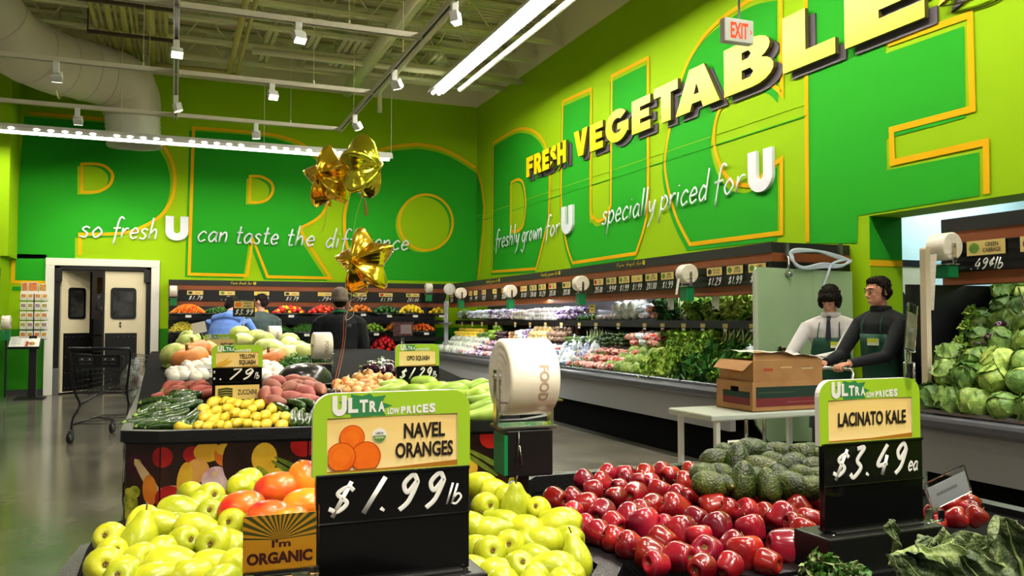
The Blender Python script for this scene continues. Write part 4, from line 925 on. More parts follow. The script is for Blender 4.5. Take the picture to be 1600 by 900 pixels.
# end panels
b = MB(); EP = frame((0, 4.41, 0), (1, 0, 0), (0, 0, 1)); b.poly([[(4.94, .5), (4.985, .5), (4.985, 1.92), (4.975, 1.92)] + arc(4.96, 1.90, .02, .02, 90, 180, 4)], 0, .05, 0, EP); b.box((4.96, 4.53, .4), (6.25, 4.56, 1.66), 1)
o = b.build('end_panel', [mat('post_beige', (206, 190, 160), rough=.5), BLACK], None); o.parent = CC; o.matrix_parent_inverse = Matrix.Identity(4); o.matrix_world = Matrix.Identity(4)
CCI = Matrix.Translation((5.32, 0, 0)) @ Matrix.Rotation(-pi / 2, 4, 'Z')
o.matrix_basis = CCI.inverted()
PANG = mat('panel_grey_green', (166, 194, 150), (178, 204, 162), 2, rough=.3, metal=.15)
b = MB(); q = [(5.07, .42), (5.2, .26), (6.25, .2), (6.25, 1.88), (5.11, 1.90)] + arc(5.11, 1.86, .04, .04, 90, 180, 4)
b.poly([q], 0, .03, 0, frame((0, 6.42, 0), (1, 0, 0), (0, 0, 1)))
b.box((5.062, 6.382, .45), (5.088, 6.424, 1.86), 1)
o = b.build('end_panel', [PANG, mat('panel_edge_pale', (196, 206, 184), rough=.4)]); o.parent = RC; o.matrix_basis = CCI.inverted()
b = MB(); b.box((5.75, 6.383, .8), (5.76, 6.39, 1.88)); o = b.build('panel_seam', PANG); o.parent = RC; o.matrix_basis = CCI.inverted()
# lettering on the caps and price cards
def cap_text(parent, x, z, y, pre='Farm fresh for', wd=.38):
    b = MB(); M = frame((0, y, 0), (1, 0, 0), (0, 0, 1)); hand(b, pre, x, z, .024, wd, .12, .2, 0, M, .001, .2, 5, 3); block(b, 'U', x + wd + .03, z - .004, .05, .055, .0, .002, 0, None, M); b.build('cap_lettering', YEL, parent)
for px in (378, 556): q = aty(px, 440, 16.65); cap_text(BC, q.x - .2, 2.08, -.001, 'Farm fresh for' if px < 500 else 'grown for')
for px, tx in ((770, 'freshly grown for'), (860, 'freshly grown for'), (985, 'Farm fresh for')):
    q = atx(px, 430, 5.32); cap_text(RC, -q.y - .35, 2.08, -.001, tx, .62)
def price_card(loc, rz, label, price, pic, lines, w=.3, h=.085, dg=.085, group=None):
    t = thing('price_card', label, 'price card', loc, rz, group); F = frame((0, -.004, 0), (1, 0, 0), (0, 0, 1))
    b = MB(); b.box((-w / 2, -.004, 0), (w / 2, .0, h), 0)
    if pic: b.poly([arc(-w * .30, h * .5, w * .14, h * .36, 0, 340, 12)], .0006, mi=1, M=F)
    for i, s in enumerate(lines): b.text(s, w * .16, h * (.56 if i == 0 and len(lines) > 1 else .18 if len(lines) > 1 else .32), h * .28, min(w * .52, len(s) * h * .19), .0008, 2, F, .02, 'c')
    b.build('card', [TAN, pic or TAN, INK], t)
    b = MB(); hand(b, price, -w * .42, -dg * 1.25, dg * .48, w * .84, .13, .28, 0, F, .001, .15, 5, 3); b.build('price_lettering', CHALK, t)
    return t
PC = {'r': RED, 'o': ORG, 'g': PGREEN, 'p': PURP, 'y': mat('print_yellow', (222, 196, 50), rough=.4), 'k': mat('print_dark_green', (30, 50, 20), rough=.4), 'n': None}
n = 0
for px, pr, c in ((305, '$1.79', 'k'), (355, '.79', 'g'), (409, '2$1.00', 'y'), (456, '$1.79', 'k'), (508, '.79¢', 'y'), (562, '.79¢', 'g'), (603, '$1.99', 'r'), (645, '2$1.00', 'g')):
    q = aty(px, 455, 16.63); price_card((q.x, 16.636, 1.872), 0, f'tan price card over white chalk figures on the back case, {ORD[n]} from the swing doors', pr, PC[c], ['RED BELL' if c == 'r' else 'GREEN'] if c in 'rg' else ['SQUASH'], .28, .075, .075, 'price cards of the back case'); n += 1
n = 0
for px, pr, c in ((705.7, '3$5.00', 'o'), (735, '.99', 'r'), (743, '.99', 'y'), (756, '$1.25', 'r'), (772.7, '.99', 'y'), (787, '2$5.00', 'r'), (818, '$1.00', 'o'), (833, '2$4.00', 'g'), (847, '$1.29', 'g'), (863, '2$5.00', 'r'),
                  (885, '2$3.00', 'k'), (935, '2$5.00', 'r'), (955, '.99¢', 'g'), (975, '$1.99', 'g'), (995, '$1.99', 'y'), (1017.6, '2$1.00', 'g'), (1042.6, '$1.99', 'g'), (1116, '$1.29', 'k'), (1148, '$1.99', 'g'), (1183, '$1.49', 'g')):
    q = atx(px, 450, 5.30); price_card((5.304, q.y, 1.87), -pi / 2, f'tan price card over chalk figures on the vegetable case, {ORD[n]} from the corner', pr, PC[c], {'r': ['RED', 'CHARD'], 'g': ['GREEN', 'LETTUCE'], 'k': ['RED LEAF', 'LETTUCE'], 'y': ['KALE'], 'o': ['ONIONS']}[c], .26 if px > 800 else .2, .085, .08, 'price cards of the vegetable case'); n += 1
price_card((5.304, 4.17, 1.86), -pi / 2, 'green cabbage price card on the cabbage case', '.49¢lb', PC['g'], ['GREEN', 'CABBAGE'], .30, .105, .08)
price_card((5.304, 3.76, 1.86), -pi / 2, 'price card with a purple cabbage picture at the edge of the view', '.99¢lb', PC['p'], ['RED', 'CABBAGE'], .30, .105, .08)
# bag rolls on the cases
for i, (px, py) in enumerate(((720, 458), (797, 455), (907, 443), (1073, 428))):
    q = atx(px, py, 5.14); bag_roll((5.14, q.y, q.z), f'white bag roll on the vegetable case sign band, {ORD[i]} from the corner', -pi / 2, .105, .13, 'green', .0 if i < 3 else .12, text=False, boxh=.15)
bag_roll((5.17, 4.40, 1.93), 'white bag roll with a long hanging bag strip on the cabbage case end post', -pi / 2, .10, .15, 'green', .36, text=False, boxh=.09)
q = aty(271, 455, 16.52); bag_roll((q.x, 16.50, q.z), 'small bag roll at the swing door end of the back case', 0, .1, .12, 'green', 0, text=False, boxh=.13)
q = aty(672, 450, 16.2); bag_roll((q.x, 16.3, q.z), 'bag roll beside the round dial scale in the corner', 0, .1, .12, 'green', 0, text=False, boxh=.13)
q = aty(10, 503, 16.1); bag_roll((q.x, 16.1, q.z), 'small bag roll on a black pole beside the recipe card rack', 0, .11, .12, 'green', 0, .95, text=False, boxh=.16)
# produce scale in the corner
q = aty(697, 500, 15.7); t = thing('produce_scale', 'round dial produce scale on a grey post in the corner', 'scale', (q.x, 15.7, .75))
b = MB(); b.box((-.035, -.03, -.75), (.035, .03, 1.02)); b.build('post', mat('post_grey', (150, 154, 158), rough=.4), t)
zc = aty(702, 452, 15.7).z - .75
b = MB(); b.lathe([(.001, -.03), (.10, -.03), (.115, -.01), (.115, .03), (.10, .04), (.001, .04)], 28, 0, Matrix.Translation((.06, -.02, zc)) @ Matrix.Rotation(pi / 2, 4, 'X')); b.build('dial', WHITEP, t)
b = MB(); b.box((.057, -.066, zc - .06), (.063, -.062, zc + .02)); b.build('needle', RED, t); b = MB()
for k in range(12): a = k * pi / 6; b.box((.06 + .085 * cos(a) - .004, -.064, zc + .085 * sin(a) - .004), (.06 + .085 * cos(a) + .004, -.061, zc + .085 * sin(a) + .004))
b.build('dial_mark', INK, t)
b = MB(); b.cyl((.06, -.02, zc - .1), (-.02, -.1, .62), .004, n=5); b.cyl((.0, -.02, zc - .1), (-.08, -.1, .62), .004, n=5); b.build('hanger', CHROME, t)
b = MB(); b.lathe([(.0005, -.05), (.08, -.045), (.15, 0), (.153, .003), (.15, .004), (.08, -.04), (.0005, -.044)], 20, 0, Matrix.Translation((-.05, -.1, .60))); b.build('pan', ALU, t)
# ------------------------------------------------------------------ produce on the back case
GA = 2.399963
def heap(kind, n, c, ax, ay, h, label, group, scale=1.0, sj=.12, dome=1.0):
    ks = kind if isinstance(kind, (list, tuple)) else [kind]
    for i in range(n):
        r = sqrt((i + .5) / n); a = i * GA + R.random() * .3
        loc = (c[0] + ax * r * cos(a), c[1] + ay * r * sin(a), c[2] + h * (1 - dome * r * r) + R.uniform(-.006, .006))
        ks[i % len(ks)].put(loc, (R.uniform(0, 6.28), R.uniform(0, 6.28), R.uniform(0, 6.28)), scale * R.uniform(1 - sj, 1 + sj), label, group, parts=False)
def tray(px, py, half, depth=.30, parent=BC, Y=16.45):
    q = aty(px, py, Y); b = MB()
    pts = [(half * cos(a), depth * sin(a)) for a in [pi + pi * i / 14 for i in range(15)]] + [(half, .25), (-half, .25)]
    b.poly([pts], -.025, -.005, 0, Matrix.Translation((q.x, Y - 16.65 + .02, q.z)))
    b.strip(pts[:15], .012, .0, 0, Matrix.Translation((q.x, Y - 16.65 + .02, q.z)))
    b.tube([(x + q.x, y + Y - 16.65 + .02, q.z + .01) for x, y in pts[:15]], .014, 6, 0, flat=1.8)
    b.build('tray', BLACK, parent)
    b = MB(); b.box((q.x - .05, Y - 16.65 - depth + .0, q.z - .05), (q.x + .05, Y - 16.65 - depth + .006, q.z - .005)); b.build('shelf_tag', WHITEP, parent)
    return q.x, Y + .02, q.z + .03
def smalls(n, c, ax, ay, h, r, m2=None, long=0):
    def fn(b):
        for i in range(n):
            q = sqrt((i + .5) / n); a = i * GA; p = Vector((c[0] + ax * q * cos(a), c[1] + ay * q * sin(a), c[2] + h * (1 - q * q)))
            if long: d = Vector((R.uniform(-1, 1), R.uniform(-1, 1), R.uniform(-.3, .5))).normalized() * long; b.tube([p - d, p + Vector((0, 0, .01)), p + d], [r * .6, r, r * .5], 5)
            else: b.ball(p, r * R.uniform(.8, 1.2), 6)
    return fn
CHM = mat('cherry_tomato', (226, 70, 14), (244, 150, 36), 18, rough=.25); BEAN = mat('bean_green', (30, 84, 18), (74, 130, 40), 30, rough=.4); WAX = mat('wax_bean', (220, 200, 40), (240, 226, 100), 30, rough=.4)
c = tray(294, 492, .33); stuff('cherry_tomatoes', 'heap of tiny orange and red cherry tomatoes at the swing door end', 'tomatoes', CHM, smalls(340, c, .31, .24, .16, .017))
c = tray(345, 492, .36); stuff('snap_peas', 'heap of snap peas behind the person in the blue shirt', 'peas', BEAN, smalls(120, c, .32, .24, .10, .012, long=.035))
c = tray(452, 492, .34); heap([RPEP, YPEP, RPEP], 34, c, .30, .22, .12, 'red or yellow pepper mixed in the two coloured heap of the back case top row', 'mixed peppers of the back case')
c = tray(398, 492, .3); heap([YPEP], 20, c, .26, .22, .10, 'yellow pepper behind the two shoppers', 'yellow peppers of the back case')
c = tray(506, 492, .32); heap(TOM, 40, c, .29, .22, .13, 'red tomato in the heap beside the grey beanie on the back case top row', 'tomatoes of the back case')
c = tray(563, 490, .26); heap(ORA, 22, c, .22, .2, .12, 'orange between the beanie and the green peppers on the back case', 'oranges of the back case', .95)
c = tray(603, 492, .27); heap(GPEP, 30, c, .25, .2, .13, 'dark green pepper in the heap next to the lemons', 'green peppers of the back case')
c = tray(643, 492, .27); heap(LEM, 36, c, .25, .2, .15, 'yellow lemon in the large lemon heap of the back case top row', 'lemons of the back case')
c = tray(683, 492, .17); heap(LEM, 12, c, .14, .18, .10, 'yellow lemon in the narrow heap beside the scale post', 'lemons by the scale post')
c = tray(285, 521, .23); stuff('wax_beans', 'heap of yellow wax peppers below the cherry tomatoes', 'peppers', WAX, smalls(130, c, .21, .24, .17, .014, long=.05))
c = tray(326, 521, .24); stuff('green_chilies', 'heap of green chilies beside the yellow wax peppers', 'peppers', BEAN, smalls(100, c, .22, .22, .12, .014, long=.04))
c = tray(430, 521, .32); stuff('green_beans', 'heap of green beans behind the dark green vest', 'beans', BEAN, smalls(260, c, .29, .22, .14, .010, long=.05))
c = tray(476, 521, .32); stuff('green_beans', 'heap of green beans between the vest and the beanie', 'beans', BEAN, smalls(260, c, .29, .22, .14, .010, long=.05))
c = tray(583, 520, .26); heap(LIM, 30, c, .24, .2, .14, 'yellow green lime in the second row beside the dark jacket', 'limes of the back case')
c = tray(617, 518, .2); heap(ORA, 20, c, .18, .18, .13, 'orange fruit in the second row behind the opo squash sign card', 'oranges in the second row', .95)
c = tray(660, 519, .30); heap(PERS, 60, c, .27, .2, .13, 'small orange pepper in the heap below the lemons', 'small orange peppers')
c = tray(600, 554, .42); heap(RPEP, 44, (c[0], c[1], c[2] + .02), .28, .26, .30, 'red pepper in the big low heap beside the dark jacket', 'red peppers in the low heap', 1.0)
c = tray(650, 550, .26); heap(LIM, 30, c, .26, .2, .10, 'green lime in the bottom row behind the opo squash sign', 'bottom row limes', 1.1)
c = tray(690, 550, .2); heap(LIM, 14, c, .18, .2, .08, 'green lime in the bottom row beside the scale post', 'bottom row limes by the post', 1.1)
c = tray(296, 550, .36); stuff('leaf_herbs', 'dark green herbs at the bottom of the back case by the doors', 'herbs', LD, smalls(260, c, .32, .24, .22, .012, long=.05))
c = tray(455, 552, .5); stuff('jalapeno_heap', 'dark green jalapenos at the bottom of the back case', 'peppers', mat('jalapeno', (24, 62, 20), (60, 104, 50), 40, rough=.3), smalls(320, c, .46, .26, .26, .016, long=.03))
c = tray(500, 546, .3); heap(LIM, 26, (c[0], c[1], c[2] + .03), .22, .22, .22, 'pale lime heaped beside the dark jacket', 'pale limes', 1.2)
# ------------------------------------------------------------------ produce on the vegetable case
def rY(px, py=500, X=5.3): return atx(px, py, X).y
def run(kind, pxa, pxb, z, X0, dX, nx, nz, dz, label, group, sp=None, rot=None, scale=1.0, py=500, jit=.012):
    """fill a stretch of shelf between two picture columns; returns nothing"""
    ks = kind if isinstance(kind, (list, tuple)) else [kind]
    Ya, Yb = rY(pxb, py, X0), min(16.42, rY(pxa, py, X0)); n = max(1, round((Yb - Ya) / sp)); k = 0
    for ix in range(nx):
        for iz in range(nz):
            if iz > ix + 1 and nx > 1: continue
            for i in range(n):
                y = Ya + (Yb - Ya) * (i + .5 + (.25 if (ix + iz) % 2 else -.1)) / n
                rr = rot() if rot else (R.uniform(0, 6.3), R.uniform(0, 6.3), R.uniform(0, 6.3))
                ks[k % len(ks)].put((X0 + ix * dX + R.uniform(-jit, jit), min(y, Yb) + R.uniform(-jit, jit), z + iz * dz + ix * dz * .35), rr, scale * R.uniform(.9, 1.1), label, group, parts=False); k += 1
up_ = lambda: (R.uniform(-.3, .3), R.uniform(-.3, .3), R.uniform(0, 6.28))
face = lambda: (R.uniform(-.3, .3), -1.0 + R.uniform(-.35, .35), R.uniform(-.3, .3))          # leaf tops lean out of the case
lie = lambda: (R.uniform(-.4, .4), R.uniform(-.15, .15), R.uniform(-.25, .25))
Z1, Z2, Z3, X1, X2, X3 = 1.40, 1.06, .80, 5.56, 5.42, 5.02
run(ASP, 711, 734, Z1 + .01, X1, .1, 1, 1, 0, 'upright asparagus bundle on the top shelf near the corner', 'asparagus bundles', .20, lambda: (0, -.1, R.uniform(0, 6)))
run(BAGW_, 695, 710, Z1 + .06, X1, .1, 1, 2, .08, 'white wrapped vegetable pack at the corner end of the top shelf', 'white packs by the corner', .24, lie)
run(BAGW_, 735, 762, Z1 + .06, X1, .12, 2, 2, .07, 'white wrapped vegetable pack beside the asparagus', 'white packs by the asparagus', .24, lie)
run([BAGP, BAGW_], 764, 802, Z1 + .06, X1, .12, 2, 2, .07, 'purple and white vegetable bag on the top shelf', 'purple and white bags', .22, lie)
run(WONK, 800, 822, Z1 + .05, X1, .1, 2, 2, .06, 'large white onion on the top shelf before the garlic', 'white onions on the top shelf', .13, None, 1.25)
run(GAR, 822, 872, Z1 + .03, X1, .07, 3, 3, .05, 'white garlic bulb on the top shelf', 'garlic on the top shelf', .11, None, 1.3)
run(BAGP, 873, 903, Z1 + .05, X1, .12, 2, 2, .08, 'purple vegetable bag on the top shelf next to the garlic', 'purple bags by the garlic', .2, lie)
run(GPEP, 903, 925, Z1 + .03, X1, .1, 2, 1, .05, 'green vegetable beside the yellow shelf sign', 'greens by the yellow sign', .11)
run(MUSH, 930, 962, Z1 + .03, X1, .09, 3, 1, .03, 'mushroom on the top shelf', 'mushrooms on the top shelf', .09, None, 1.6)
run(CAUL, 963, 998, Z1 + .08, X1, .14, 2, 2, .09, 'pale wrapped cauliflower on the top shelf', 'cauliflowers on the top shelf', .2)
run([BAGR, BAGW_], 1000, 1034, Z1 + .06, X1, .12, 2, 2, .08, 'pink and white vegetable bag on the top shelf', 'pink bags on the top shelf', .22, lie)
run(KALEG, 1032, 1060, Z1 + .05, X1 + .05, .14, 2, 2, .09, 'dark curly kale bunch at the edge of the top shelf', 'kale on the top shelf', .18, face, .85)
run(CHARD, 1058, 1086, Z1 + .05, X1 + .05, .12, 2, 2, .07, 'green onion bunch with white ends on the top shelf', 'green onions on the top shelf', .14, lambda: (R.uniform(-.3, .3), 1.6, R.uniform(-.4, .4)))
run([PARS, LETT], 1084, 1130, Z1 + .05, X1 + .05, .14, 2, 2, .09, 'bright curly green bunch on the top shelf', 'curly greens on the top shelf', .16, face, .85)
run(ROMA, 1128, 1185, Z1 + .06, X1 + .06, .14, 2, 2, .09, 'pale romaine head on the top shelf by the panel', 'romaine on the top shelf', .16, face, .85)
run(YSQK, 699, 720, Z2 + .03, X2, .1, 2, 3, .05, 'yellow squash on the middle shelf beside the scale post', 'yellow squash by the post', .12, lambda: (0, 0, R.uniform(-.3, .3)))
run(YSQK, 723, 752, Z2 + .03, X2, .1, 2, 3, .05, 'yellow squash on the middle shelf', 'yellow squash on the middle shelf', .12, lambda: (0, 0, R.uniform(-.3, .3)))
run(CUCK, 752, 768, Z2 + .03, X2, .1, 2, 2, .04, 'dark cucumber on the middle shelf', 'cucumbers by the yellow squash', .1, lambda: (0, 0, R.uniform(-.2, .2)))
run(LIM, 766, 776, Z2 + .04, X2, .1, 2, 3, .07, 'green round vegetable on the middle shelf', 'round greens', .12, None, 1.6)
run(EGGK, 778, 796, Z2 + .04, X2, .1, 2, 2, .06, 'small dark eggplant on the middle shelf', 'eggplants on the middle shelf', .12, lambda: (0, 0, R.uniform(-.3, .3)), .8)
run([POB, ONK], 796, 812, Z2 + .04, X2, .1, 2, 2, .06, 'brown root on the middle shelf', 'roots on the middle shelf', .11)
run([BAGP, BAGW_], 812, 830, Z2 + .06, X2, .12, 2, 2, .07, 'white bagged vegetable beside the yellow potatoes', 'white bags by the potatoes', .2, lie)
run(POT, 829, 856, Z2 + .045, X2, .1, 3, 3, .07, 'yellow potato on the middle shelf', 'yellow potatoes', .12, None, 1.2)
run(POB, 857, 886, Z2 + .045, X2, .1, 3, 3, .07, 'brown potato on the middle shelf', 'brown potatoes', .11, None, 1.15)
run(CUCK, 886, 914, Z2 + .03, X2, .1, 2, 2, .04, 'dark green cucumber beside the potatoes', 'cucumbers by the potatoes', .09, lambda: (0, 0, R.uniform(-.2, .2) + 1.5))
run(CHARD, 914, 942, Z2 + .03, X2, .1, 2, 1, .04, 'green vegetable sticks on a white tray', 'vegetable sticks', .1, lambda: (0, 1.5, 0), .9)
run(ZUCK, 940, 984, Z2 + .03, X2, .09, 3, 3, .05, 'grey green zucchini on the middle shelf', 'zucchini on the middle shelf', .09, lambda: (0, R.uniform(-.2, .2), R.uniform(-.2, .2)), 1.1)
run([BAGR, BAGW_, BAGR], 986, 1030, Z2 + .05, X2, .12, 2, 2, .08, 'orange and white vegetable bag on the middle shelf', 'orange bags on the middle shelf', .2, lie)
run([REDL, BAGD], 1028, 1050, Z2 + .05, X2 + .06, .12, 2, 2, .08, 'red radish bunch on the middle shelf', 'radishes on the middle shelf', .15, face, .8)
run(LETT, 1050, 1092, Z2 + .05, X2 + .09, .14, 2, 2, .08, 'bright leaf lettuce head on the middle shelf', 'lettuce on the middle shelf', .16, face, .85)
run([PARS, LETT], 1090, 1124, Z2 + .05, X2 + .09, .14, 2, 2, .08, 'green herb bunch on the middle shelf', 'herbs on the middle shelf', .15, face, .85)
run(CHARD, 1122, 1166, Z2 + .04, X2 + .06, .12, 2, 2, .06, 'leek bunch with pale stalks on the middle shelf', 'leeks on the middle shelf', .12, lambda: (R.uniform(-.3, .3), 1.6, R.uniform(-.4, .4)), 1.1)
run(BAGW_, 1164, 1186, Z2 + .04, X2 - .02, .12, 2, 1, .07, 'pale wrapped bag beside the green panel', 'pale bags by the panel', .2, lie)
P3 = 560
def deck(kind, pa, pb, label, group, sp, rot=None, scale=1.0, n=4, dX=.17, dz=.085, nz=1, z=Z3): 
    ks = kind if isinstance(kind, (list, tuple)) else [kind]
    Ya, Yb = rY(pb, P3 + 20, 5.0), rY(pa, P3 + 20, 5.0); m_ = max(1, round((Yb - Ya) / sp)); k = 0
    for ix in range(n):
        for i in range(m_):
            ks[k % len(ks)].put((4.98 + ix * dX + R.uniform(-.012, .012), Ya + (Yb - Ya) * (i + (.5 if ix % 2 else .35)) / m_ + R.uniform(-.01, .01), z + .02 + ix * dz), rot() if rot else (R.uniform(0, 6.3), R.uniform(0, 6.3), R.uniform(0, 6.3)), scale * R.uniform(.92, 1.08), label, group, parts=False); k += 1
deck(CAUL, 684, 738, 'white wrapped cauliflower on the bottom deck by the corner', 'cauliflowers on the bottom deck', .18, None, 1.1, 4)
deck([BAGP, BAGP, BAGR], 722, 780, 'purple and red vegetable bag on the bottom deck', 'purple bags on the bottom deck', .2, lie, 1.0, 3)
deck(CHARD, 776, 800, 'loose green beans bunch on the bottom deck', 'bean bunches', .14, lambda: (0, 1.4, R.uniform(-1, 1)), .8, 3)
deck([BAGR, BAGW_], 800, 850, 'red and white vegetable bag behind the big bag roll', 'bags behind the big roll', .2, lie, 1.0, 3)
deck([BAGW_, BAGB, BAGW_], 846, 906, 'white and blue wrapped lettuce on the bottom deck', 'wrapped lettuces', .19, None, 1.05, 4)
deck(CUCK, 868, 918, 'cucumber in rows at the front of the bottom deck', 'cucumbers on the bottom deck', .075, lambda: (0, -.25, R.uniform(-.2, .2)), 1.05, 3, .15, .07)
deck(BAGR, 893, 966, 'red and white bag of carrots on the bottom deck', 'carrot bags on the bottom deck', .2, lie, 1.1, 4, .17, .08)
deck([CAB1, CAB2], 950, 1018, 'pale green cabbage on the bottom deck beside the carrot bags', 'cabbages on the vegetable case', .19, None, .95, 4)
deck([CELE, ROMA], 1006, 1066, 'leafy celery bunch on the bottom deck', 'celery on the bottom deck', .17, face, .95, 4, .15, .07)
deck([PARS, KALEG], 1060, 1132, 'dark green parsley bunch on the bottom deck', 'parsley on the bottom deck', .16, face, 1.0, 4, .15, .07)
deck([LETT, REDL], 1126, 1186, 'yellow green lettuce head on the bottom deck by the cardboard box', 'lettuce by the box', .17, face, .95, 4, .15, .07)
# shelf tags
n = 0
for z, X, pxs in ((1.36, 5.32 + .14, (722, 738, 753, 775, 805, 828, 852, 877, 905, 931, 966, 1007, 1035, 1068, 1098, 1133, 1175)), (1.02, 5.32, (820, 835, 860, 885, 917, 950, 990, 1038, 1070, 1134))):
    for px in pxs:
        b = MB(); y = rY(px, 500, X); b.box((-.004, -.045, -.045), (0, .045, 0), 0); b.box((-.005, -.03, -.08), (0, .03, -.055), 1)
        o = b.build('shelf_tag', [TAN, CHALK], None, 0, (X + .003, y, z)); tag(o, f'small price tag hung on the {"top" if z > 1.2 else "middle"} shelf edge of the vegetable case', 'price tag', f'shelf tags of the {"top" if z > 1.2 else "middle"} shelf'); n += 1
for px, py, X, lab in ((1048, 472, 5.45, 'between the pink bags and the kale'), (1118, 470, 5.45, 'in front of the parsley')):
    q = atx(px, py, X); t = thing('hanging_card', 'white paper card hung from the case canopy ' + lab, 'card', q, -pi / 2); b = MB(); b.box((-.06, -.002, -.09), (.06, .002, .05)); b.box((-.05, -.003, -.08), (-.02, -.002, -.06), 1); b.build('card', [WHITEP, INK], t); b = MB(); b.box((-.018, -.006, .045), (.018, .006, .13)); b.build('clip', WHITEP, t)
q = atx(925, 484, 5.5); t = thing('shelf_sign', 'small yellow sign standing among the mushrooms', 'sign', (5.5, q.y, 1.40), -pi / 2); b = MB(); b.box((-.08, -.003, .1), (.08, .003, .22)); b.box((-.006, -.003, 0), (.006, .003, .1)); b.build('card', YEL, t)
b = MB(); FM = frame((0, -.0036, 0), (1, 0, 0), (0, 0, 1)); b.box((-.06, -.004, .18), (.06, -.003, .195)); b.box((-.05, -.004, .14), (.05, -.003, .152)); b.build('print', INK, t)
# hose on the end band of the vegetable case
t = thing('hose', 'coiled pale blue hose hung on two hooks at the end of the vegetable case', 'hose', (5.8, 6.42, 1.96)); HOSE = mat('hose_blue', (198, 208, 222), rough=.35)
hp = lambda pts: [Vector(((lambda q: (q.x - 5.8, -.05 - .012 * (i % 3), q.z - 1.96))(aty(px, py, 6.37)))) for i, (px, py) in enumerate(pts)]
b = MB()
for k in range(3):
    b.tube(catmull(hp([(1234 + 2 * k, 398), (1242, 390 + 2 * k), (1275, 393), (1310, 404 - 2 * k), (1328 - 2 * k, 408), (1310, 415 + k), (1285, 412 + 3 * k), (1256, 418 + k), (1240, 412 + k)]), 6, True), .013, 8, closed=True)
b.tube(catmull(hp([(1325, 405), (1300, 412), (1291, 428), (1287, 448), (1285, 462)]), 6), .013, 8); b.build('hose_coil', HOSE, t)
b = MB(); b.tube(hp([(1232, 398), (1231, 412), (1229, 424)]), .012, 8); b.tube(hp([(1230, 424), (1235, 431)]), .028, 8); b.tube(hp([(1285, 460), (1284, 470)]), .02, 8); b.build('nozzle', CHROME, t)
for px in (1233, 1317):
    b = MB(); q = hp([(px, 388)])[0]; b.box((q.x - .018, q.y + .02, q.z - .06), (q.x + .018, .002, q.z + .05)); b.build('hook', ALU, t)
# ------------------------------------------------------------------ cabbages on the walkway case
k = 0; CK = [CAB3, CAB1, CAB2, CAB3]
rows = [(4.88, .86, 'front row of the lower deck'), (4.96, 1.01, 'second row of the lower deck'), (5.10, 1.12, 'top row of the lower deck'), (5.42, 1.245, 'front row of the upper shelf'), (5.54, 1.37, 'second row of the upper shelf'), (5.68, 1.49, 'third row of the upper shelf'), (5.80, 1.60, 'top row of the upper shelf')]
for ri, (x, z, nm) in enumerate(rows):
    for i in range(5):
        if ri == 3 and i == 0 and False: continue
        y = (4.30 if ri < 3 else 4.40) - .185 * i - (.08 if ri % 2 else 0)
        CK[(k * 3 + ri) % 4].put((x + R.uniform(-.015, .015), y + R.uniform(-.012, .012), z + R.uniform(-.01, .01)), (R.uniform(-.6, .6), R.uniform(-1.2, .2), R.uniform(0, 6.3)), R.uniform(.95, 1.12), f'green cabbage, {ORD[i]} from the beige end post, {nm}', 'cabbages on the walkway case'); k += 1
for i, (y, z, x) in enumerate(((4.37, 1.23, 5.30), (4.38, 1.34, 5.38), (4.38, 1.45, 5.44))):
    ROMA.put((x, y, z), (0, -1.0, 0), .42, f'pale romaine head squeezed against the beige end post, {("lowest", "middle", "highest")[i]} of three', 'romaine by the end post')
for i in range(3): EGGK.put((5.30 + i * .08, 4.22 - .02 * i, 1.215 + .08 * i), (0, R.uniform(-.4, .1), .3), .8, f'dark purple eggplant beside the upper cabbages, {ORD[i]} up from the shelf edge', 'eggplants by the cabbages', parts=False)
b = MB(); b.cyl((5.3, 3.93, 1.62), (5.2, 3.72, 1.16), .006, n=6); o = b.build('shelf_strut', BLACK); tag(o, 'thin black strut slanting across the cabbages', 'strut')
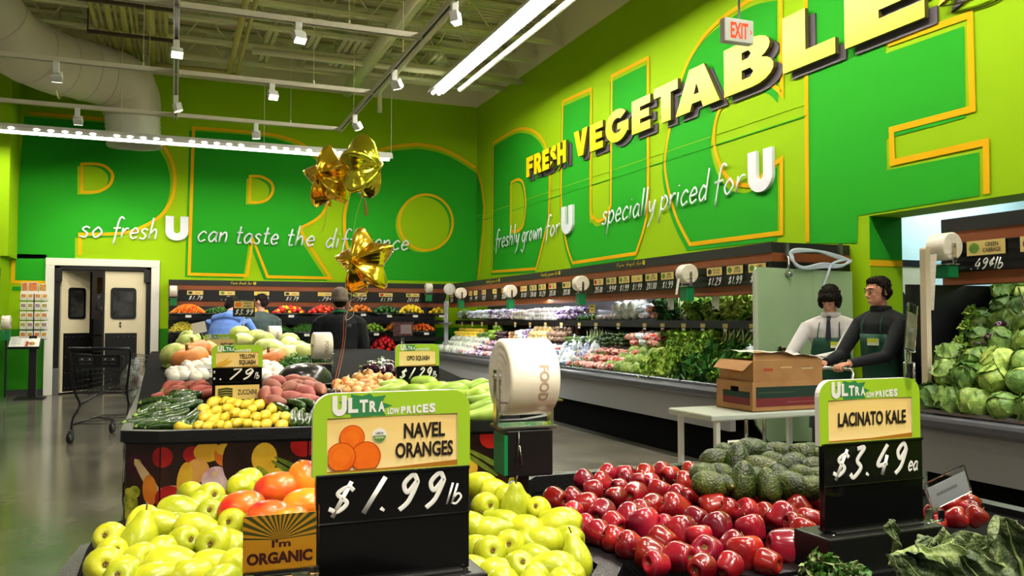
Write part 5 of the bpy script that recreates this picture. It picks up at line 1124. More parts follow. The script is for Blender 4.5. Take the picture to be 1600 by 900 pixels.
# ------------------------------------------------------------------ free-standing bins
def inset(poly, d):
    """offset a counter-clockwise polygon inwards by d"""
    n = len(poly); out = []
    for i in range(n):
        a, p, c = Vector(poly[i - 1]), Vector(poly[i]), Vector(poly[(i + 1) % n]); e1, e2 = (p - a).normalized(), (c - p).normalized()
        n1, n2 = Vector((-e1.y, e1.x)), Vector((-e2.y, e2.x)); k = (n1 + n2).normalized(); q = p + k * (d / max(.35, k.dot(n1))); out.append((q.x, q.y))
    return out
def veg_print(b, L, H, M, x_off=0.0, seed=1):
    """printed harvest picture on a panel of length L and height H (local x, y); flat inks in thin layers"""
    E = [  # x, y, rx, ry, rot, ink   (metres from the left top corner, y down)
        (.06, .10, .055, .05, 0, 3), (.065, .09, .02, .02, 0, 4), (.14, .20, .16, .026, -55, 5), (.25, .23, .05, .03, -20, 5), (.02, .30, .05, .09, 0, 4), (.05, .23, .03, .03, 0, 4), (.03, .38, .05, .05, 0, 4),
        (.13, .22, .038, .075, 5, 0), (.225, .26, .068, .062, 0, 1), (.135, .36, .042, .048, 0, 0), (.10, .41, .044, .04, 0, 1), (.19, .06, .05, .05, 0, 1), (.33, .05, .045, .04, 0, 1), (.40, .04, .065, .05, 0, 2), (.485, .055, .055, .06, 0, 0), (.49, .03, .05, .03, 0, 2),
        (.355, .13, .055, .06, 0, 6), (.295, .17, .035, .085, -8, 2), (.445, .18, .072, .068, 0, 7), (.435, .15, .015, .015, 0, 5), (.31, .25, .035, .05, -10, 6), (.37, .25, .022, .045, -20, 6), (.54, .09, .07, .12, 0, 8), (.52, .24, .035, .03, 0, 1),
        (.67, .08, .062, .078, 0, 2), (.73, .18, .055, .052, 0, 2), (.60, .22, .08, .018, -50, 4), (.67, .15, .05, .014, -40, 4), (.84, .14, .14, .013, -28, 9), (.87, .16, .14, .013, -30, 9), (.80, .16, .12, .013, -35, 9), (.86, .02, .065, .06, 0, 1), (.95, .06, .05, .07, 0, 3),
        (.30, .40, .10, .05, 10, 9), (.42, .36, .07, .06, 0, 4), (.55, .36, .07, .06, 0, 0), (.68, .34, .08, .05, 20, 1), (.82, .34, .06, .06, 0, 7), (.24, .52, .07, .06, 0, 2), (.08, .53, .06, .05, 0, 1), (.42, .52, .07, .05, 0, 1), (.58, .52, .06, .06, 0, 4), (.75, .5, .08, .06, 0, 0), (.9, .48, .06, .08, 0, 2)]
    b.poly([[(0, 0), (L, 0), (L, H), (0, H)]], .0005, mi=8, M=M); P = .98; k = 0
    n = int((L + x_off) / P) + 1
    for t in range(n + 1):
        for x, y, rx, ry, rot, mi in E:
            cx = x + t * P - x_off; cy = H - y; pts = []
            if cx < -.1 or cx > L + .1: continue
            for i in range(22):
                a = 2 * pi * i / 22; u, v = rx * cos(a), ry * sin(a); c, s = cos(radians(rot)), sin(radians(rot))
                px_, py_ = cx + u * c - v * s, cy + u * s + v * c; pts.append((min(max(px_, .002), L - .002), min(max(py_, .002), H - .002)))
            ar = sum(pts[i][0] * pts[(i + 1) % 22][1] - pts[(i + 1) % 22][0] * pts[i][1] for i in range(22))
            if abs(ar) < 1e-4: continue
            k += 1; b.poly([pts], .0007 + .00006 * k, mi=mi, M=M)
PRN = [mat('ink_orange', (214, 110, 26), (232, 140, 40), 9, rough=.3), mat('ink_red', (150, 18, 22), (190, 34, 26), 9, rough=.3), mat('ink_yellow', (216, 160, 36), (236, 196, 60), 7, rough=.3), mat('ink_purple', (52, 16, 28), (76, 26, 40), 9, rough=.3), mat('ink_leaf', (120, 130, 20), (190, 186, 60), 30, rough=.3),
       mat('ink_cream', (212, 176, 120), (226, 196, 146), 9, rough=.3), mat('ink_gold', (206, 140, 60), (224, 166, 84), 9, rough=.3), mat('ink_onion', (206, 150, 160), (232, 206, 200), 16, rough=.3), mat('ink_dark', (34, 20, 14), (56, 30, 20), 7, rough=.3), mat('ink_bean', (84, 104, 30), (120, 136, 48), 20, rough=.3)]
def tub(name, label, poly, zrim, bedf, printed=(), lip=.055, ground=0.0, strips=9, posts=()):
    t = thing(name, label, 'display bin', (0, 0, 0)); N = len(poly)
    rim_o, rim_i = inset(poly, -.025), inset(poly, .028)
    b = MB(); b.poly([rim_o, rim_i], zrim - lip, zrim, 0); b.build('rim', mat('rim_rubber', (18, 18, 20), rough=.34, bump=.3, bscale=220), t, .012)
    b = MB(); b.poly([poly, inset(poly, .02)], ground + .1, zrim - lip, 0); b.poly([inset(poly, .06)], ground, ground + .1, 0); b.build('skirt', BLACK, t)
    for i in range(N):
        if i in printed or printed == 'all':
            p, q = Vector(poly[i]), Vector(poly[(i + 1) % N]); L = (q - p).length; d = (q - p).normalized()
            M = frame((p.x, p.y, ground + .11), (d.x, d.y, 0), (0, 0, 1)); b = MB(); H = zrim - lip - ground - .125
            veg_print(b, L - .004, H, M, sum((Vector(poly[k + 1]) - Vector(poly[k])).length for k in range(i)) % .98, i); b.build('printed_panel', PRN, t)
    for i in posts:
        p = Vector(poly[i]); b = MB(); b.box((p.x - .018, p.y - .022, ground + .05), (p.x + .018, p.y + .0, zrim - .01)); b.build('corner_post', BLACK, t)
    # sloping false bottom
    inn = inset(poly, .025); ys = [p[1] for p in inn]; y0, y1 = min(ys), max(ys); b = MB()
    def span(y):
        xs = []
        for i in range(N):
            (ax, ay), (bx_, by) = inn[i], inn[(i + 1) % N]
            if (ay - y) * (by - y) <= 0 and abs(ay - by) > 1e-9: xs.append(ax + (bx_ - ax) * (y - ay) / (by - ay))
        return (min(xs), max(xs)) if xs else (None, None)
    vs = []; k = 0
    for i in range(strips + 1):
        y = y0 + .001 + (y1 - y0 - .002) * i / strips; a, c = span(y)
        for j in range(9): x = a + (c - a) * j / 8; vs.append((x, y, bedf(x, y)))
    b.add(vs, [(i * 9 + j, i * 9 + j + 1, (i + 1) * 9 + j + 1, (i + 1) * 9 + j) for i in range(strips) for j in range(8)], 0, True)
    b.build('false_bottom', MATTE, t)
    return t
def lerpf(pts):
    def f(v):
        if v <= pts[0][0]: return pts[0][1]
        for (a, p), (c, q) in zip(pts, pts[1:]):
            if v <= c: return p + (q - p) * (v - a) / (c - a)
        return pts[-1][1]
    return f
def slope(px, py, D1, z1, D2, z2):
    r = ray(px, py); s = (z2 - z1) / (D2 - D1); D = (z1 - s * D1 - CAMZ) / (r.z - s); D = min(max(D, D1 - .25), D2 + .5); return EYE + r * D
def aim(v, roll=0.0): return (Vector(v).to_track_quat('Z', 'Y') @ Euler((0, 0, roll)).to_quaternion()).to_euler()
def rnd_lie():
    a = R.uniform(0, 2 * pi); return aim((cos(a), sin(a), R.uniform(-.25, .35)), R.uniform(0, 6.3))
def rows(objs, nrow, maker, ax=None, rev=False):
    """give every fruit of a pile its own label: row from the front, place counted from an anchor"""
    L = sorted(objs, key=lambda o: -proj(o.location)[1]); per = -(-len(L) // nrow)
    for r in range(nrow):
        seg = L[r * per:(r + 1) * per]; seg.sort(key=lambda o: abs(proj(o.location)[0] - ax) if ax is not None else proj(o.location)[0])
        for i, o in enumerate(seg): o['label'] = maker(ORD[r], ORD[i])
def pile(K, pts, sl, scale, group, ori=None, parts=True, sj=.06):
    out = []
    for p in pts:
        px, py = p[0], p[1]; k = p[2] if len(p) > 2 and isinstance(p[2], (int, float)) else 1.0; code = p[-1] if isinstance(p[-1], str) else ''
        loc = slope(px, py, *sl)
        if code == 'c': rot = aim(ray(px, py).normalized() + Vector((R.uniform(-.45, .45), R.uniform(-.2, .2), R.uniform(-.45, -.05))))
        elif code == 'u': rot = aim(Vector((R.uniform(-.35, .35), R.uniform(.2, .8) if K is APPLE else R.uniform(-.2, .4), 1)))
        elif code == 'l': rot = aim(RGT * -1 + Vector((0, 0, R.uniform(-.1, .25))))
        elif code == 'r': rot = aim(RGT + Vector((0, 0, R.uniform(-.1, .25))))
        elif code == 'a': rot = aim(FWD * -1 + Vector((R.uniform(-.4, .4), 0, R.uniform(-.3, .3))))
        else: rot = (ori or rnd_lie)()
        o = K.put(loc, rot, scale * k * R.uniform(1 - sj, 1 + sj), None, group, parts=parts); out.append(o)
    return out
def sticks(K, segs, sl, group, L0, thick=1.0, parts=True):
    out = []
    for (x0, y0), (x1, y1) in segs:
        c = slope((x0 + x1) / 2, (y0 + y1) / 2, *sl); a, b_ = slope(x0, y0, *sl), slope(x1, y1, *sl); d = b_ - a; k = min(max(d.length / L0, .8), 1.25)
        q = d.normalized().to_track_quat('X', 'Z') @ Euler((R.uniform(0, 6.3), 0, 0)).to_quaternion()
        out.append(K.put(c, q.to_euler(), (k, thick, thick), None, group, parts=parts))
    return out
def crop(ox, oy, k, pts): return [(ox + p[0] / k, oy + p[1] / k) + tuple(p[2:]) for p in pts]
def cropseg(ox, oy, k, segs): return [((ox + a / k, oy + b_ / k), (ox + c / k, oy + d / k)) for (a, b_), (c, d) in segs]

# ------------------------------------------------------------------ the squash and onion island
ISL = [(-.21, 4.52), (-.05, 4.43), (.64, 4.31), (1.77, 4.20), (1.99, 4.34), (2.02, 8.7), (-.22, 8.7)]
bedI = lerpf([(4.2, .79), (4.5, .80), (4.9, .865), (5.3, .93), (6.2, 1.0), (7.5, 1.09), (8.7, 1.10)])
tub('produce_island', 'long black produce island wrapped in a harvest picture, holding squash and onions', ISL, .86, lambda x, y: bedI(y), (0, 1, 2, 3, 4, 6), posts=(3,))
S1 = (4.40, .855, 4.85, .945)
ys = pile(YSQK, crop(190, 590, 5.161, [(755,190,1.15),(840,185),(885,195,.9),(940,210),(1015,210),(1110,215,1.1),(1205,245),(1050,255,.9),(865,245,.9),(785,260),(680,310,1.15),(665,255,1.1),(750,330),(835,315,.95),(915,290,1.1),(995,295,1.05),(1085,318),(1160,300),(1250,325,1.2),(1325,320,1.1),(625,385),(708,390,.9),(790,380,.9),(868,378,.9),(940,362,.9),(1018,370,.95),(1095,383,.85),(1170,368,.95),(1300,380,1.0)]), S1, 1.0, 'yellow squash on the island',
          lambda: (FWD + Vector((R.uniform(-.25, .25), 0, R.uniform(-.1, .2)))).to_track_quat('X', 'Z').to_euler())
ys += sticks(YSQK, cropseg(190, 590, 5.161, [((430, 400), (590, 405))]), S1, 'yellow squash on the island', .15)
rows(ys, 4, lambda r, i: f'yellow squash, {i} from the big zucchini heap, {r} row from the bin rim', 190)
zs = sticks(ZUCK, cropseg(190, 590, 5.161, [((610,170),(320,205)),((640,205),(430,235)),((460,240),(210,285)),((550,275),(310,330)),((330,310),(210,330)),((490,345),(330,370)),((505,385),(340,390)),((680,215),(500,360)),((640,300),(560,370)),((320,235),(220,250)),((520,125),(370,120)),((560,130),(400,155)),((250,250),(130,310)),((210,325),(95,355)),((270,365),(140,388)),((330,378),(200,396)),((330,185),(240,192)),((600,140),(460,160)),((420,390),(250,400)),((560,225),(390,270)),((420,300),(250,345))]), S1, 'zucchini heap by the cart', .21, 1.05)
rows(zs, 4, lambda r, i: f'dark zucchini, {i} from the yellow squash, {r} row up, by the cart', 330)
zs = sticks(ZUCK, cropseg(190, 590, 5.161, [((1340,270),(1200,205)),((1480,240),(1310,190)),((1560,225),(1400,185)),((1385,390),(1390,255)),((1445,390),(1450,265)),((1495,390),(1500,300)),((1550,380),(1545,270)),((1600,350),(1590,240))]), S1, 'zucchini by the sweet potatoes', .21, 1.05)
rows(zs, 2, lambda r, i: f'zucchini, {i} from the yellow squash, {r} row, below the sweet potatoes', 430)
S2 = (4.9, .955, 5.5, 1.055)
yp = sticks(YAMK, cropseg(190, 590, 5.161, [((240,165),(490,55)),((300,140),(560,80)),((450,100),(640,60)),((560,125),(710,80)),((560,95),(690,50)),((380,110),(530,50)),((330,100),(470,50)),((610,135),(720,105))]), S2, 'yams behind the zucchini', .24)
rows(yp, 2, lambda r, i: f'reddish brown yam, {i} from the zucchini sign, {r} row behind the zucchini', 330)
sp = sticks(SWPK, cropseg(190, 590, 5.161, [((1150,200),(1190,80)),((1130,60),(1300,90)),((1170,25),(1330,40)),((1310,10),(1470,35)),((1290,110),(1440,80)),((1390,70),(1540,130)),((1290,150),(1440,150)),((1400,110),(1560,150)),((1460,40),(1600,120)),((1420,15),(1580,50)),((1190,120),(1280,165)),((1510,60),(1640,130)),((1190,190),(1290,200)),((1420,175),(1570,175)),((1340,45),(1500,70))]), S2, 'sweet potatoes on the island', .19, 1.1)
rows(sp, 3, lambda r, i: f'pinkish sweet potato, {i} from the zucchini sign, {r} row up', 400)
S3 = (5.1, .955, 5.8, 1.045)
on = pile(ONK, crop(500, 560, 5.714, [(155,235),(235,210),(340,180,1.1),(430,145),(525,170,.9),(265,250),(430,195),(355,265,1.1),(450,235),(535,230,.9),(445,275),(610,175),(640,205),(225,290),(560,265),(590,260,.8),(480,180,.9),(300,225,.9),(390,230),(160,275,.9),(330,300),(420,310),(510,290)]), S3, 1.05, 'onions on the island', lambda: aim(Vector((R.uniform(-.6, .6), R.uniform(-.6, .2), R.uniform(-.2, 1)))))
rows(on, 3, lambda r, i: f'golden brown onion, {i} from the balloon ribbon, {r} row up in the onion heap', 520)
S4 = (4.35, .865, 5.2, 1.0)
op = sticks(OPOK, cropseg(500, 560, 5.714, [((1050,240),(770,205)),((590,275),(760,215)),((720,265),(600,245)),((1090,270),(890,275)),((1290,250),(1110,245)),((1440,235),(1260,255)),((1580,255),(1440,262)),((1500,290),(1360,320)),((720,290),(560,300)),((900,305),(700,300)),((1250,290),(1060,300)),((1420,330),(1220,320)),((1560,330),(1420,370)),((1500,400),(1380,385)),((1570,430),(1430,440)),((1510,480),(1390,500))]), S4, 'opo squash on the island', .30)
rows(op, 4, lambda r, i: f'pale green opo squash, {i} from the big bag roll, {r} row up', 815)
# white onions, pumpkins, melons and eggplants further back
S5 = (5.7, 1.02, 6.4, 1.10)
wo = pile(WONK, crop(200, 420, 3.46, [(250,585),(290,560),(330,540),(370,530),(415,515),(300,580),(345,570),(265,560),(390,545),(430,500),(240,565),(365,585,.9),(400,575),(435,535),(320,520,.9),(735,580,1.1),(760,560,1.1),(740,530,1.1),(790,540,1.1),(810,560,1.1),(825,575),(765,590),(800,590),(775,515,1.1),(740,500)]), S5, 1.15, 'white onions on the island', lambda: aim(Vector((R.uniform(-.6, .6), R.uniform(-.6, .2), 1))))
rows(wo, 3, lambda r, i: f'white onion, {i} from the yellow squash sign, {r} row up', 370)
S6 = (6.2, 1.10, 7.2, 1.24)
pu = pile(PUMK, crop(200, 420, 3.46, [(335,488,1.15),(300,470,.9),(360,447,1.1),(408,440),(330,455,.9),(770,490,1.0)]), S6, 1.0, 'pumpkins on the island', lambda: aim(Vector((R.uniform(-.3, .3), R.uniform(-.5, 0), 1))))
rows(pu, 1, lambda r, i: f'ribbed orange pumpkin, {i} from the white paper card above the white onions', 255)
S7 = (6.6, 1.16, 8.4, 1.30)
gm = sticks(GMEL, crop(0, 0, 1, []) or cropseg(200, 420, 3.46, [((275,410),(375,405)),((290,385),(380,392)),((215,480),(285,455)),((265,500),(325,490)),((560,365),(650,358)),((665,385),(730,385)),((700,395),(770,400)),((720,440),(770,440)),((220,535),(300,530)),((800,495),(840,505)),((835,480),(910,490)),((885,440),(950,450)),((850,395),(890,400))]), S7, 'green squash on the island', .26)
rows(gm, 3, lambda r, i: f'striped green squash, {i} from the cart, {r} row up, island back', 250)
pl = sticks(PALE, cropseg(200, 420, 3.46, [((840,400),(905,430)),((880,420),(920,460)),((760,420),(830,440)),((930,460),(985,455)),((845,470),(900,455)),((600,390),(650,392))]), S7, 'pale squash on the island', .24)
rows(pl, 2, lambda r, i: f'pale cream squash, {i} from the beanie, {r} row up, island back', 540)
S8 = (6.2, 1.08, 7.0, 1.16)
eg = sticks(EGGK, cropseg(480, 420, 3.46, [((390,540),(330,505)),((420,560),(350,510)),((450,540),(380,500)),((470,560),(400,520)),((400,570),(330,535)),((460,520),(400,490)),((475,580),(420,545))]), S8, 'eggplants on the island', .24)
rows(eg, 1, lambda r, i: f'glossy dark eggplant, {i} from the opo squash sign', 640)
bc_ = slope(470, 566, 6.2, 1.08, 7.0, 1.14); stuff('green_beans', 'loose green beans behind the black dome on the island', 'beans', BEAN, smalls(160, (bc_.x, bc_.y, bc_.z - .03), .22, .16, .06, .009, long=.05))
dm = slope(478, 590, 5.6, 1.02, 6.4, 1.06); t = thing('display_dome', 'shiny black dome beside the sweet potatoes on the island', 'dome', (dm.x, dm.y + .05, bedI(dm.y) + .01))
b = MB(); b.lathe([(.19, 0), (.188, .02), (.17, .075), (.13, .115), (.07, .138), (.001, .145)], 28); b.build('dome', mat('dome_black', (30, 30, 30), rough=.22), t); b = MB(); b.lathe([(.19, 0), (.205, 0), (.205, .012), (.188, .014)], 28); b.build('dome_rim', BLACK, t)
# signs and rolls on the island
def sg_at(px, py, D): return atd(px, py, D)
q = sg_at(370, 628, 4.86); price_sign((q.x, q.y, q.z), 'green framed price sign for yellow squash and zucchini on the island', ['YELLOW', 'SQUASH'], '.79', 'lb', 'squash', .285, .132, .082, .118, second='ZUCCHINI')
q = sg_at(652, 612, 5.25); price_sign((q.x, q.y, q.z), 'green framed price sign for opo squash on the island', ['OPO SQUASH'], '$1.29', 'lb', None, .285, .14, .09, .07)
q = sg_at(344, 570, 7.0); price_sign((q.x, q.y, bedI(q.y)), 'green framed price sign half hidden behind the yellow squash sign', ['WHITE JUMBO'], '.79', 'lb', 'round', .27, .14, .09, 1.4 - 52 * 7.0 / 1300 - bedI(q.y) - .07)
q = atd(381, 495, 8.3); t = thing('stick_sign', 'black three ninety-nine price sign on a pale stick above the melons', 'sign', (q.x, q.y, q.z))
b = MB(); b.box((-.105, -.006, 0), (.105, .006, .165)); b.build('sign_board', BLACK, t, .003)
b = MB(); F = frame((0, -.0065, 0), (1, 0, 0), (0, 0, 1)); b.box((-.095, -.009, .085), (.095, -.006, .155)); b.poly([arc(-.055, .12, .03, .026, 0, 345, 16)], .003, mi=1, M=F); b.text('VARIOUS', .035, .125, .018, .075, .003, 2, F, .02, 'c'); b.text('WATERMELON', .035, .097, .018, .085, .003, 2, F, .02, 'c'); b.build('product_card', [TAN, ORG, INK], t)
b = MB(); hand(b, '$3.99', -.09, .022, .026, .17, .13, .28, 0, F, .001, .15); b.build('price_lettering', CHALK, t)
b = MB(); b.cyl((0, 0, bedI(q.y) - q.z + .02), (0, 0, .0), .006, n=8); b.build('stick', mat('stick_pale', (196, 184, 90), rough=.5), t)
q = atd(311, 512, 6.9); t = thing('paper_card', 'blank white paper card tilted on a clip over the green squash', 'card', q, 0); b = MB(); b.box((-.055, -.002, -.045), (.055, .002, .045), 0, Matrix.Rotation(-.22, 4, 'Y')); b.build('card', WHITEP, t); b = MB(); b.cyl((.02, 0, -.04), (.06, 0, bedI(q.y) - q.z + .1), .005, n=6); b.build('clip_stem', ACRY, t)
q = slope(322, 582, *S5); t = thing('paper_card', 'white printed card leaning on the white onions', 'card', (q.x, q.y - .06, q.z - .03), .1); b = MB(); b.box((-.05, -.003, 0), (.05, .0, .09)); b.box((-.03, -.004, .05), (.03, -.003, .056), 1); b.box((-.02, -.004, .035), (.035, -.003, .04), 1); b.box((-.01, -.004, .02), (.03, -.003, .025), 1); b.build('card', [WHITEP, DKGREY], t)
q = atd(503, 540, 6.2); bag_roll(q, 'bag roll on the island in front of the dark jacket', .0, .1, .13, 'box', 0, max(.05, q.z - .136 - .08 - bedI(q.y)), True, .08)
q = atd(429, 524, 8.3); bag_roll(q, 'bag roll on the island in front of the dark green vest', .0, .095, .12, 'box', 0, max(.05, q.z - .13 - .1 - bedI(q.y)), True, .1)
q = atd(630, 515, 5.9); t = thing('clear_sign_holder', 'clear holder with a dark red printed card above the opo squash sign', 'sign holder', q); b = MB(); b.box((-.075, -.003, -.05), (.075, .003, .06)); b.build('clear_sleeve', ACRY, t); b = MB(); b.box((-.07, -.001, -.045), (.07, .001, .055)); F = frame((0, -.0038, 0), (1, 0, 0), (0, 0, 1)); b.box((-.02, -.0018, -.03), (.06, -.001, .035), 1); b.build('card', [mat('card_maroon', (70, 30, 40), (120, 80, 84), 60, rough=.4), mat('card_grey', (170, 150, 156), rough=.4)], t)
b = MB(); b.tube([(0, 0, -.05), (-.005, 0, -.09), (.0, 0, -.13)], .012, 6); b.box((-.03, -.02, -.17), (.03, .02, -.12)); b.build('clip', ACRY, t)

# ------------------------------------------------------------------ foreground bins
PB = [(-.2, 1.02), (.42, 1.02), (.84, 1.56), (.905, 1.645), (.905, 2.16), (.72, 2.38), (.02, 2.38), (-.175, 2.25), (-.2, 2.02)]
SL = (1.45, .945, 1.95, 1.015); SRt = (1.65, .905, 2.05, 1.005)
tub('pear_bin', 'black rubber-rimmed bin of pears and mangoes in front', PB, .86, lambda x, y: .80 + max(0, y - 1.1) * .10, ())
AB = [(.955, 1.685), (1.155, 1.475), (1.30, 1.475), (2.25, 1.475), (2.25, 2.68), (1.15, 2.68), (.955, 2.45)]
tub('apple_bin', 'black rubber-rimmed bin of red apples and avocados', AB, .86, lambda x, y: .80 + max(0, x - 1.2) * .04, ())
KB = [(.85, .70), (2.3, .70), (2.3, 1.40), (1.16, 1.40), (.85, 1.15)]
ABT = bpy.data.objects['apple_bin']
b = MB(); b.lathe([(.24, .78), (.23, .84), (.16, .885), (.001, .90)], 20, 0, Matrix.Translation((1.58, 2.02, 0))); b.build('avocado_riser', MATTE, ABT)
tub('kale_bin', 'black bin of kale below the lacinato kale sign', KB, .86, lambda x, y: .84, ())
pe = pile(PEAR, crop(120, 660, 3.75, [(780,445,1.0,'c'),(960,385),(1005,350),(665,420,.9),(600,530,1.12,'r'),(785,550,.95,'c'),(475,610,1.05,'r'),(385,575,.95),(365,700,1.12,'u'),(690,622,1.0,'r'),(930,595,1.05,'c'),(620,712,.98,'c'),(822,725,1.08,'c'),(205,690,1.0,'c'),(205,765,.9,'c'),(372,820,1.05,'c'),(165,850,1.05,'c'),(552,845,1.2,'r'),(782,850,1.05,'r'),(935,850),(510,760,.9),(880,505,.9),(730,475,.8),(560,600,.8),(295,870,.9),(665,900,1.0),(900,720,.9),(450,930),(270,940,1.0,'c'),(850,940)]), SL, .76, 'pears on the mango side')
rows(pe, 5, lambda r, i: f'yellow green pear, {i} from the oranges sign, {r} row from the front, mango side', 488)
pe = pile(PEAR, crop(720, 720, 5, [(150,200,1.05),(270,245),(190,360,1.0,'c'),(380,290,.95),(430,385,1.1,'u'),(610,390,.95,'c'),(805,480,1.0),(735,510,.98,'l'),(345,490,.95),(225,552,1.0,'r'),(510,535,.9),(100,520,1.0),(390,660,1.05,'c'),(222,722,1.12,'c'),(650,640,1.12,'l'),(835,615,.9),(570,755,.9),(905,775,1.0,'u'),(450,850,1.0,'c'),(285,885,1.05,'r'),(725,850,1.1,'l'),(105,860),(600,900,.9),(860,900,.9),(330,960),(560,980),(800,980),(110,690,.9),(520,640,.8)]), SRt, .74, 'pears on the apple side')
rows(pe, 5, lambda r, i: f'yellow green pear, {i} from the oranges sign, {r} row from the front, apple side', 740)
mg = pile(MANGO, crop(120, 660, 3.75, [(1185,395,1.0,'l'),(965,505,.85,'r'),(1140,560,.85,'l'),(1345,365,.95,'u'),(1330,495,.95,'r'),(1250,600,.85)]), (1.62, .985, 1.95, 1.05), 1.0, 'mangoes beside the oranges sign')
rows(mg, 3, lambda r, i: f'red orange mango, {i} from the oranges sign, {r} row from the front', 488)
ap = pile(APPLE, crop(840, 680, 3.478, [(258,245),(375,213),(478,215),(350,262),(440,280,.8),(580,218),(300,300,'r'),(490,240,.9),(555,258),(680,198),(725,218),(812,262,1.1),(825,185,.8),(605,262),(100,350,1.1),(195,345,.9),(260,385,1.1,'r'),(430,335,.95),(525,325,1.15),(660,312,1.05),(770,335,1.05),(345,425,1.15),(255,500,.95),(340,535,.95),(505,447,1.1),(585,492,1.2,'u'),(620,385,1.0),(750,402,1.2),(820,345,.9),(425,565,1.0,'l'),(505,602,1.05),(680,575,1.05),(615,645,1.05),(782,532,1.2,'u'),(780,662,1.0),(865,455,.9),(960,390,1.15),(980,318,1.0),(1050,412,.95),(982,505,1.15,'u'),(1145,425,1.1),(1180,340,1.1),(1240,430,.9),(1330,452,1.2),(1160,515,1.15,'u'),(920,630,1.2,'c'),(1130,648,1.2,'u'),(1345,608,1.25,'r'),(1255,690,.9),(1440,540,1.1),(1480,465,1.05),(1520,350,1.15),(1420,400,1.05),(1340,370,.9),(1450,620,.9),(1040,712,.85),(190,420,.9),(420,480,.9),(700,500,.9),(560,420,.9),(880,560,.9),(1060,590,.85),(1400,480,.9),(650,700,.9),(890,720,.9)]), (1.88, .885, 2.75, .905), .86, 'apples in the bin', lambda: aim(Vector((R.uniform(-1, 1), R.uniform(-.25, 1), R.uniform(-.2, .6)))))
rows(ap, 7, lambda r, i: f'dark red apple, {i} from the kale sign, {r} row from the front', 1290)
ap = pile(APPLE, crop(1230, 760, 4.324, [(1100,130,1.1),(1220,120),(1140,215),(1270,205),(1000,190,.9),(1230,160,.8),(1010,260,.8),(1120,75)]), (2.0, .90, 2.6, .96), .74, 'apples behind the kale', lambda: aim(Vector((R.uniform(-.9, .9), R.uniform(-.8, .4), R.uniform(.1, 1)))))
rows(ap, 2, lambda r, i: f'dark red apple behind the kale, {i} from the kale sign, {r} row', 1440)
av = pile(AVO, crop(840, 680, 3.478, [(968,135,1.0,'r'),(1010,95,.9),(1082,150,1.1,'u'),(1168,85,1.25,'r'),(1205,182,1.15),(910,210,1.0,'r'),(940,270,1.1),(1020,268,.8),(1112,270,1.15,'u'),(1255,285,1.05,'u'),(1370,272,1.15),(1492,285,1.05,'r'),(1290,152,1.0),(1382,165,1.15),(1425,105,1.0),(1488,98,1.0),(1512,185,1.05),(1322,92,.9),(1270,88,.8),(1180,230,.9),(990,210,.9),(1310,215,.9),(1430,215,.9),(1540,120,.9),(1560,240)]), (2.12, .925, 2.8, 1.02), 1.02, 'avocados in the apple bin')
rows(av, 4, lambda r, i: f'bumpy green avocado, {i} from the kale sign, {r} row up', 1285)
# signs in the foreground
q = atd(614, 897, 1.50); price_sign((q.x, q.y, q.z), 'large green framed price sign for navel oranges among the pears', ['NAVEL', 'ORANGES'], '$1.99', 'lb', 'oranges', .290, .142, .083, .103, usda=True, riser=.12)
q = atd(1362, 822, 1.86); price_sign((q.x, q.y, q.z), 'green framed price sign for lacinato kale between apples and kale', ['LACINATO KALE'], '$3.49', 'ea', None, .295, .138, .090, .10, riser=.17)
# organic card
t = thing('organic_card', 'orange and green sunburst organic card in a clear clip by the pears', 'card', atd(437, 892, 1.36), radians(-2))
b = MB(); w2, h2 = .058, .092; b.box((-w2, -.001, 0), (w2, .001, h2), 0); F = frame((0, -.0012, 0), (1, 0, 0), (0, 0, 1)); cx, cz = .0, .052
b.poly([[(-w2, .055), (0, .051), (w2, .055), (w2, h2), (-w2, h2)]], .0002, mi=1, M=F)
for i in range(15):
    a0, a1 = radians(6 + i * 11.6), radians(6 + i * 11.6 + 5.5); pts = [(cx, cz)]
    for a in (a0, a1):
        k = min((w2 / abs(cos(a))) if abs(cos(a)) > 1e-6 else 9, (h2 - cz) / sin(a)); pts.append((cx + k * cos(a), cz + k * sin(a)))
    b.poly([pts], .0004, mi=0, M=F)
b.text("I'm", .002, .039, .012, .03, .0006, 2, F, .03, 'c'); b.text('ORGANIC', .0, .013, .019, .104, .0006, 2, F, .05, 'c')
b.build('card', [mat('card_orange', (244, 156, 18), (250, 180, 30), 8, rough=.3), mat('card_green', (60, 74, 20), (110, 96, 26), 10, rough=.3), mat('card_maroon_ink', (92, 24, 14), rough=.4)], t)
b = MB(); b.box((-w2 - .012, -.004, -.004), (w2 + .004, -.002, h2 + .012)); b.build('clear_sleeve', ACRY, t); b = MB(); b.box((-w2, -.012, -.012), (w2 + .004, .012, .004)); b.box((.02, -.02, -.03), (.05, .02, -.008)); b.build('clear_clip', ACRY, t, .003)
t = thing('organic_card', 'small sunburst card standing behind the avocados', 'card', atd(1160, 706, 2.62), 0); b = MB(); b.box((-.05, -.001, -.05), (.05, .001, .032), 1); b.box((-.054, .001, -.05), (.054, .002, .038), 2); F = frame((0, -.0012, 0), (1, 0, 0), (0, 0, 1))
for i in range(9): a0 = radians(10 + i * 19); b.poly([[(0, -.03), (.055 * cos(a0), -.03 + .06 * sin(a0)), (.055 * cos(a0 + .14), -.03 + .06 * sin(a0 + .14))]], .0004, mi=0, M=F)
b.build('card', [mat('card_orange', 0), mat('card_green', 0), WHITEP], t)
for i, (px, lab) in enumerate(((1166, 'thin chrome stand post behind the avocados, the one by the small card'), (1194, 'thin chrome stand post behind the avocados, the one nearer the kale sign'))):
    q = atd(px, 655, 2.66); b = MB(); b.cyl((q.x, q.y, .80), (q.x, q.y, q.z), .006, n=10, smooth=False); o = b.build('chrome_post', CHROME); tag(o, lab, 'post')
